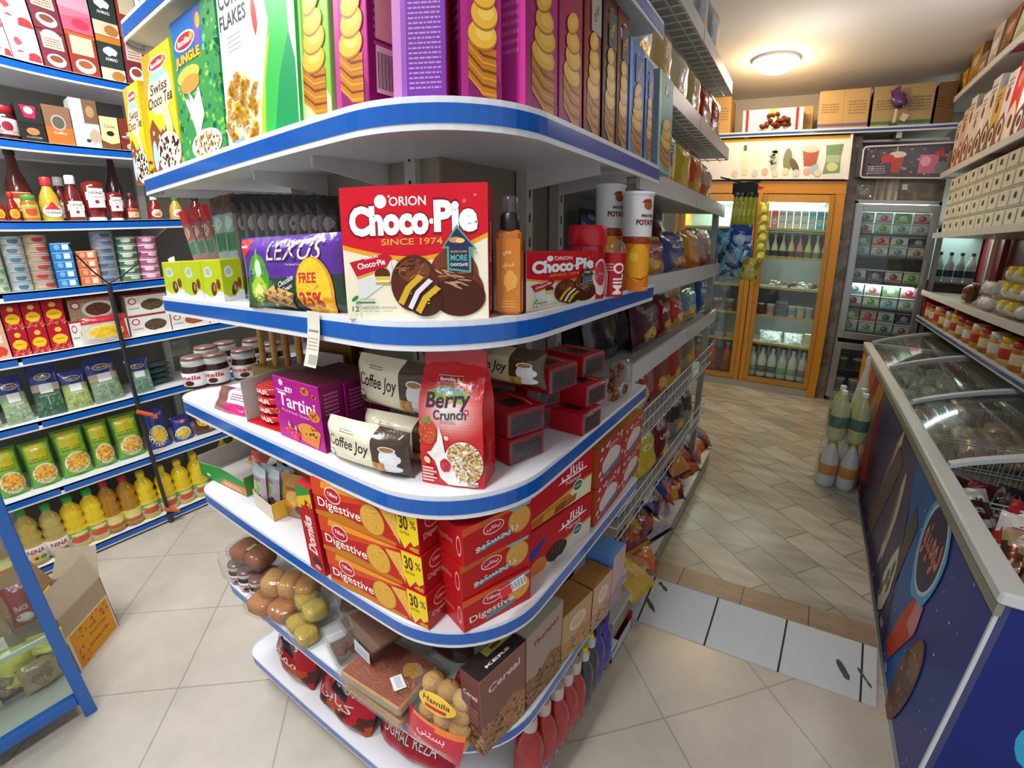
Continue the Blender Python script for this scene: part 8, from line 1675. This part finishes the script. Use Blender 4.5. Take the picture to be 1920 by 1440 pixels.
# jars on the lowest right shelf
for k in range(15):
    y = 4.70 - .155 * k; c = [('a8702c', 'a83024'), ('b08048', '8a3020'), ('c8963c', 'd8d0c0'), ('9a6a3c', 'b83028'), ('b8a048', 'd8d4c8'), ('c8b878', 'd8b020')][k % 6]
    t = thing('spice_jar', (ordn[k] if k < 10 else ['fifth nearest', 'fourth nearest', 'third nearest', 'second nearest', 'nearest'][k - 10]) + ' jar of the front row on the lowest right shelf', 'jar', (1.03, y, .9855), XR, 'spice jars on the lowest right shelf')
    obj('body', MB().lathe([(.042, 0), (.045, .01), (.045, .10), (.04, .11)], c[0], 'gloss', 14), t); obj('lid', MB().lathe([(.042, .108), (.044, .112), (.044, .135), (.04, .138)], c[1], 'plast', 14), t)
    obj('label', MB().lathe([(.0452, .03), (.0458, .032), (.0458, .08), (.0452, .082)], ['d8c8a0', 'd8d4c8', 'b84030'][k % 3], 'gcard', 14), t)

# ================================================================ ICE CREAM FREEZER
FZ = thing('ice_cream_freezer', 'long ice cream freezer with curved sliding glass lids and blue printed sides', 'freezer', (.9, 2.8, 0))
def fzo(name, mb, par=FZ): o = obj(name, mb, par); o.location = (-.9, -2.8, 0) if par is FZ else (0, 0, 0); return o
X0, X1, Y0, Y1, ZR = .555, 1.33, 1.21, 4.45, .745
mb = MB().box(X0, X0 + .02, Y0, Y1, .0, ZR, '4a4a74', 'gcard').box(X1 - .02, X1, Y0, Y1, 0, ZR, '8a8e90', 'paint').box(X0, X1, Y1 - .02, Y1, 0, ZR, 'a83a28', 'gcard').box(X0 + .02, X1 - .02, Y0 + .02, Y1 - .02, .30, .32, 'c8ccd0', 'paint').box(X0 + .02, X1, Y0, Y0 + .02, 0, ZR, '1c2a78', 'gcard')
f = Face(mb, lambda u, v, e: (X0 - e, Y1 - u * (Y1 - Y0), v * ZR), 'gcard', .0009, (Y1 - Y0) / ZR)
U = lambda y: (Y1 - y) / (Y1 - Y0)
V = lambda z: z / ZR
f.poly([(0, 0), (U(2.9), 0), (U(3.2), 1), (0, 1)], '7a3448'); f.poly([(0, .45), (U(3.9), .3), (U(3.6), 1), (0, 1)], 'c8541c'); f.poly([(0, .7), (U(4.1), .55), (U(3.8), 1), (0, 1)], 'd8a028'); f.poly([(U(3.5), 0), (U(3.1), .2), (U(3.3), .6), (U(3.6), .4)], 'a83440'); f.poly([(U(3.75), .2), (U(3.5), .1), (U(3.2), 1), (U(3.4), 1)], 'c8862c')
f.poly([(U(2.25), 1), (1, 1), (1, .0), (U(1.75), 0), (U(1.95), .5)], '1f62b0'); f.poly([(U(1.62), 1), (1, 1), (1, 0), (U(1.55), 0)], '2c3f90'); f.poly([(U(3.1), .0), (U(2.6), 1), (U(2.2), 1), (U(2.0), .5), (U(1.8), 0)], '504a68')
f.specks(70, U(2.2), .99, .05, .95, .010, ['8ab0e0', 'c8dcf0', '6a90d0'], 4); f.rect(0, 1, 0, .045, '9aa8b8'); f.specks(60, 0, U(1.6), .0, .12, .03, ['a8b4c0', '8a98a8', 'b8c0cc'], 7)
f.ell(U(2.55), .62, .014, .34, 'd0ccc4', rot=-.25, n=20); f.ell(U(2.6), .6, .006, .3, '8a7a70', rot=-.25); f.ell(U(2.25), .5, .016, .3, 'c8c4c0', n=20, wob=.3); f.ell(U(2.28), .5, .008, .2, '7a6a64', n=14, wob=.3); f.poly([(U(2.75), .1), (U(2.55), .15), (U(2.35), .8), (U(2.5), .85)], '6a5a58'); f.poly([(U(2.02), .35), (U(1.93), .35), (U(1.9), .72), (U(1.99), .78)], '5a4a38')
f.poly([(U(2.03), .50), (U(1.975), .40), (U(1.95), .26), (U(1.97), .12), (U(2.02), .06), (U(2.08), .10), (U(2.11), .24), (U(2.08), .38)], 'dcd8d0')
for a, b in ((2.01, .36), (2.045, .27), (2.0, .26), (2.07, .17)): f.ell(U(a), b, .006, .055, '6a6460', n=10)
f.poly([(U(1.78), .12), (U(1.70), .10), (U(1.57), .42), (U(1.58), .56), (U(1.66), .55), (U(1.74), .36)], 'd0442c'); f.poly([(U(1.66), .38), (U(1.59), .38), (U(1.57), .45), (U(1.58), .56), (U(1.65), .54)], 'd88a90')
f.ell(U(1.50), .24, .024, .26, '6a4434', n=20, rot=-.16); f.ell(U(1.48), .38, .016, .10, '8a6448', n=14, wob=.3); f.specks(30, U(1.58), U(1.42), .04, .42, .014, ['9a7a60', '4a2c20', 'b89a80'], 9, lambda u, v: ((u - U(1.5)) / .022) ** 2 + ((v - .24) / .24) ** 2 < 1)
f.ell(U(1.69), .77, .046, .27, '5ab0dc', n=26, wob=.12, rot=.0); f.ell(U(1.69), .77, .040, .225, 'c8e0f0', n=26); f.ell(U(1.69), .77, .036, .205, '2a2450', n=26); f.text(fa('دومینو'), U(1.69), .77, .060, .19, 'd88a78', .02, out='7a2a34', ow=.03, rot=0)
f2 = Face(mb, lambda u, v, e: (X0 + .02 + u * (X1 - X0 - .02), Y0 - e, v * ZR), 'gcard', .0009, (X1 - X0) / ZR)
f2.ell(.30, .52, .17, .16, '3aa8d8', n=24, wob=.1); f2.ell(.30, .52, .14, .125, 'c8dcec', n=24); f2.ell(.30, .52, .125, .11, '2a2450', n=22); f2.text(fa('دومینو'), .30, .52, .2, .10, 'd88a78', .02); f2.poly([(.02, .05), (.2, .1), (.26, .36), (.12, .3)], '7a8a4a'); f2.poly([(.12, .02), (.24, .04), (.28, .3), (.2, .34)], 'b0b0a8'); f2.poly([(.02, .0), (.12, .0), (.12, .1), (.02, .08)], 'd8dcdc')
fzo('body', mb)
fzo('corner_trim', MB().box(X0 - .004, X0 + .004, Y0 - .004, Y0 + .004, 0, ZR, 'd4d8dc', 'paint')); fzo('top_rim', MB().box(X0 - .012, X0 + .05, Y0 - .012, Y1 + .01, ZR, ZR + .035, 'd2d3d1', 'paint', .006).box(X1 - .05, X1 + .01, Y0 - .011, Y1 + .01, ZR, .93, 'c4c8c8', 'paint', .006).box(X0 + .051, X1 - .051, Y0 - .012, Y0 + .04, ZR, ZR + .035, 'd2d3d1', 'paint').box(X0 + .051, X1 - .051, Y1 - .04, Y1 + .009, ZR, ZR + .035, 'd2d3d1', 'paint', .006).box(X0 - .010, X0 + .004, Y0 - .01, Y1, ZR - .03, ZR, '8a8c7c', 'paint'))
def lidf(u, off=0.0):
    x = X0 + .04 + u * (X1 - X0 - .08); return x, ZR + .035 + .155 * math.sin(u * PI / 2) ** .9 + off
for k, (y0, y1, off, lab) in enumerate(((3.42, 4.41, .004, ''), (2.66, 3.46, .018, ''), (1.92, 2.72, .004, ''))):
    n = 14; mb = MB()
    mb.grid(lambda u, v: (lidf(u, off)[0], y0 + .03 + v * (y1 - y0 - .06), lidf(u, off)[1]), n, 1, 'ffffff', 'lid')
    L = fzo('glass_lid', mb)
    for yy in (y0, y1 - .035):
        m2 = MB(); P_ = [lidf(i / n, off) for i in range(n + 1)]
        vs = [(x, yy, z - .004) for x, z in P_] + [(x, yy + .035, z - .004) for x, z in P_] + [(x, yy, z + .012) for x, z in P_] + [(x, yy + .035, z + .012) for x, z in P_]; q = n + 1
        fs = []
        for i in range(n): fs += [(i, i + 1, q + i + 1, q + i), (2 * q + i, 2 * q + i + 1, 3 * q + i + 1, 3 * q + i), (i, i + 1, 2 * q + i + 1, 2 * q + i), (q + i, q + i + 1, 3 * q + i + 1, 3 * q + i)]
        m2.add(vs, fs, 'bcc2c4' if k != 2 else 'c8cdd0', 'paint'); obj('lid_frame', m2, L)
# wire baskets and frozen stock
bkn = ['nearest', 'second nearest', 'middle', 'far', 'farthest']
for k, (y0, y1) in enumerate(((1.26, 1.86), (1.90, 2.50), (2.54, 3.14), (3.18, 3.78), (3.82, 4.40))):
    t = thing('wire_basket', bkn[k] + ' white wire basket inside the freezer', 'wire basket', (.62, y0, .33), 0, 'freezer baskets')
    mb = MB()
    for zz in (.0, .12, .24, .36):
        mb.tube([(0, 0, zz), (.62, 0, zz), (.62, y1 - y0, zz), (0, y1 - y0, zz), (0, 0, zz)], .003, 'd0d4d4', 'paint', 6)
    for i in range(17):
        a = i * .62 / 16; mb.box(a - .0012, a + .0012, -.001, .001, 0, .36, 'd0d4d4', 'paint'); mb.box(a - .0012, a + .0012, y1 - y0 - .001, y1 - y0 + .001, 0, .36, 'd0d4d4', 'paint')
    for i in range(1, 15):
        a = i * (y1 - y0) / 15; mb.box(-.001, .001, a - .0012, a + .0012, 0, .36, 'd0d4d4', 'paint'); mb.box(.619, .621, a - .0012, a + .0012, 0, .36, 'd0d4d4', 'paint'); mb.box(0, .62, a - .0012, a + .0012, -.001, .001, 'd0d4d4', 'paint')
    obj('cage', mb, t)
    if k < 2:
        for hy in ((.08, .2, .33, .46) if k == 0 else (.1, .3)):
            obj('handle', MB().tube([(.0, hy, .36), (-.012, hy + .01, .39), (-.012, hy + .07, .39), (0, hy + .08, .36)], .004, 'd8dcdc', 'plast', 6), t)
R = random.Random(12)
ICE = [('9a5a34', 'd8c8b8'), ('5a3424', 'e0dcd8'), ('c8a888', '7a4a34'), ('3a2a28', 'c8c4c0'), ('a8283a', 'd8a8a8'), ('c88a4a', '5a3a28'), ('b8b4b0', '4a3430'), ('d8d4d0', 'a8342c')]
words = ['first', 'second', 'third', 'fourth', 'fifth', 'sixth', 'seventh', 'eighth', 'ninth', 'tenth', 'eleventh', 'twelfth', 'thirteenth', 'fourteenth', 'fifteenth', 'sixteenth', 'seventeenth', 'eighteenth', 'nineteenth', 'twentieth', 'twenty-first', 'twenty-second', 'twenty-third', 'twenty-fourth', 'twenty-fifth', 'twenty-sixth', 'twenty-seventh', 'twenty-eighth']
for k in range(28):
    i, j = k % 4, k // 4
    c1, c2 = ICE[(k * 5 + j) % 8]; mb, f = pouch(.11, .17, .045, lambda u, v: c1 if abs(v - .5) > .14 + .1 * math.sin(u * 5 + k) else c2, 'foil' if k % 3 else 'film', 200 + k, 10, 12, .5, .012); f.ell(.5, .35, .26, .14, mixc(c1, c2, .5), n=12, wob=.4); f.rect(.25, .75, .7, .8, 'd8d4d0', n=2)
    obj('ice_cream_pack', mb, None, words[k] + ' ice cream pack of the nearest basket, counting rows from its near left', 'ice cream', 'ice cream packs in the nearest basket', loc=(.70 + .14 * i + R.uniform(-.02, .02), 1.30 + .078 * j, .645 + R.uniform(-.02, .03)), rot=(-.75 + R.uniform(-.3, .3), R.uniform(-.2, .2), R.uniform(-.7, .7)))
mb = MB().box(-.09, .09, -.09, .09, 0, .14, 'c07a34', 'card', .005).box(-.092, .092, -.092, .092, .1, .145, 'd8a03a', 'card', .005); obj('ice_cream_box', mb, None, 'orange box standing in the nearest freezer basket', 'box', loc=(1.02, 1.62, .62), rot=(0, .1, .4))
for k in range(2):
    mb, F = carton(.1, .08, .05, ['2c2624', '2c2624', '2c2624', '2c2624', '2c2624', '3a3230'], 'gcard'); F['top'].rect(.3, .7, .3, .7, 'd8d4d0'); F['front'].rect(.2, .6, .2, .7, 'c8c4c0'); obj('ice_cream_box', mb, None, ['black ice cream box with white label, nearer', 'black ice cream box with white label, farther'][k], 'box', 'black ice cream boxes', loc=(.82, 1.42 + .1 * k, .69), rot=(-.2, .2, -.4))
for k in range(16):
    i, j = k % 4, k // 4; c1 = ['5a2430', '8a3a44', '3a2a38', 'a8a0a0', '7a2a34', 'c8bcb8'][k % 6]
    mb, f = pouch(.12, .17, .05, c1, 'foil' if k % 2 else 'film', 240 + k, 8, 10, .5, .012); f.ell(.5, .5, .25, .2, mixc(c1, 'ffffff', .4), n=10, wob=.4)
    obj('ice_cream_pack', mb, None, words[k] + ' ice cream pack of the second basket, counting rows from its near left', 'ice cream', 'ice cream packs in the second basket', loc=(.70 + .14 * i, 1.96 + .13 * j, .46 + R.uniform(-.02, .03)), rot=(-1.0 + R.uniform(-.3, .3), 0, R.uniform(-.7, .7)))
for b, (yb, pal, nm_) in enumerate(((2.62, ['b8987c', '9a8a78', 'a87858', 'b0a898'], 'middle'), (3.26, ['9a8878', '8a8a84', 'a88a70', '98a098'], 'far'), (3.9, ['8a9a98', '7a8a88', 'a0a8a4', '8a908c'], 'farthest'))):
    for k in range(9):
        i, j = k % 3, k // 3; mb, f = pouch(.18, .18, .08, pal[k % 4], 'film', 270 + b * 10 + k, 8, 10, .5, .015); f.ell(.5, .5, .3, .25, mixc(pal[k % 4], 'ffffff', .25), n=10, wob=.4)
        obj('frozen_bag', mb, None, words[k] + ' frozen food bag of the ' + nm_ + ' freezer basket, counting rows from its near left', 'frozen bag', 'frozen food bags in the ' + nm_ + ' basket', loc=(.73 + .19 * i, yb + .17 * j, .60), rot=(-1.2, 0, R.uniform(-.4, .4)))

# ================================================================ SHRINK WRAPPED BOTTLES ON THE FLOOR
def soda(x, y, z, body, band, cap, label, h=.308):
    r = .056; t = thing('drink_bottle', label, 'bottle', (x, y, z), .4, 'shrink wrapped drink bottles')
    obj('body', MB().lathe([(r * .75, 0), (r * .95, .012), (r, .03), (r, h * .5), (r * .95, h * .58), (r * .7, h * .76), (r * .34, h * .88), (r * .3, h * .93)], body, 'gloss', 16), t)
    obj('cap', MB().lathe([(r * .34, h * .92), (r * .35, h * .985), (r * .3, h)], cap, 'plast', 10), t)
    obj('label', MB().lathe([(r * 1.004, h * .28), (r * 1.02, h * .285), (r * 1.02, h * .5), (r * 1.004, h * .505)], band, 'gcard', 16), t)
pos = ['front left', 'front right', 'rear left', 'rear right']
for k in range(4):
    x, y = .39 + .102 * (k % 2), 3.10 + .102 * (k // 2); x = .36 + .115 * (k % 2); y = 3.09 + .115 * (k // 2)
    x -= .03; soda(x, y, .0805, 'ccd0d0', 'c8862c', 'd8b82c', pos[k] + ' bottle of the lower pack with orange labels')
    soda(x, y, .391, 'b8c088', '3a6a58', 'e0e4e4', pos[k] + ' bottle of the upper pack with green labels')
for zz, nm_ in ((.081, 'lower'), (.391, 'upper')):
    mb = MB().grid(lambda u, v: (.387 + .122 * (1 + .0 * v) * max(-1, min(1, 1.35 * math.cos(2 * PI * u))), 3.147 + .122 * max(-1, min(1, 1.35 * math.sin(2 * PI * u))), zz + .005 + .27 * v), 32, 6, 'ffffff', 'clear'); obj('shrink_film', mb, None, 'clear shrink film around the ' + nm_ + ' bottle pack', 'plastic film')
t = thing('cleaner_bottle', 'white cone shaped bottle behind the bottle packs', 'bottle', (.47, 3.45, .0805))
obj('body', MB().lathe([(.05, 0), (.055, .02), (.055, .42), (.045, .52), (.015, .68), (.012, .72)], 'd8dcd0', 'plast', 16), t); obj('cap', MB().lathe([(.014, .715), (.016, .75), (.01, .77)], 'e0e4e0', 'plast', 10), t)
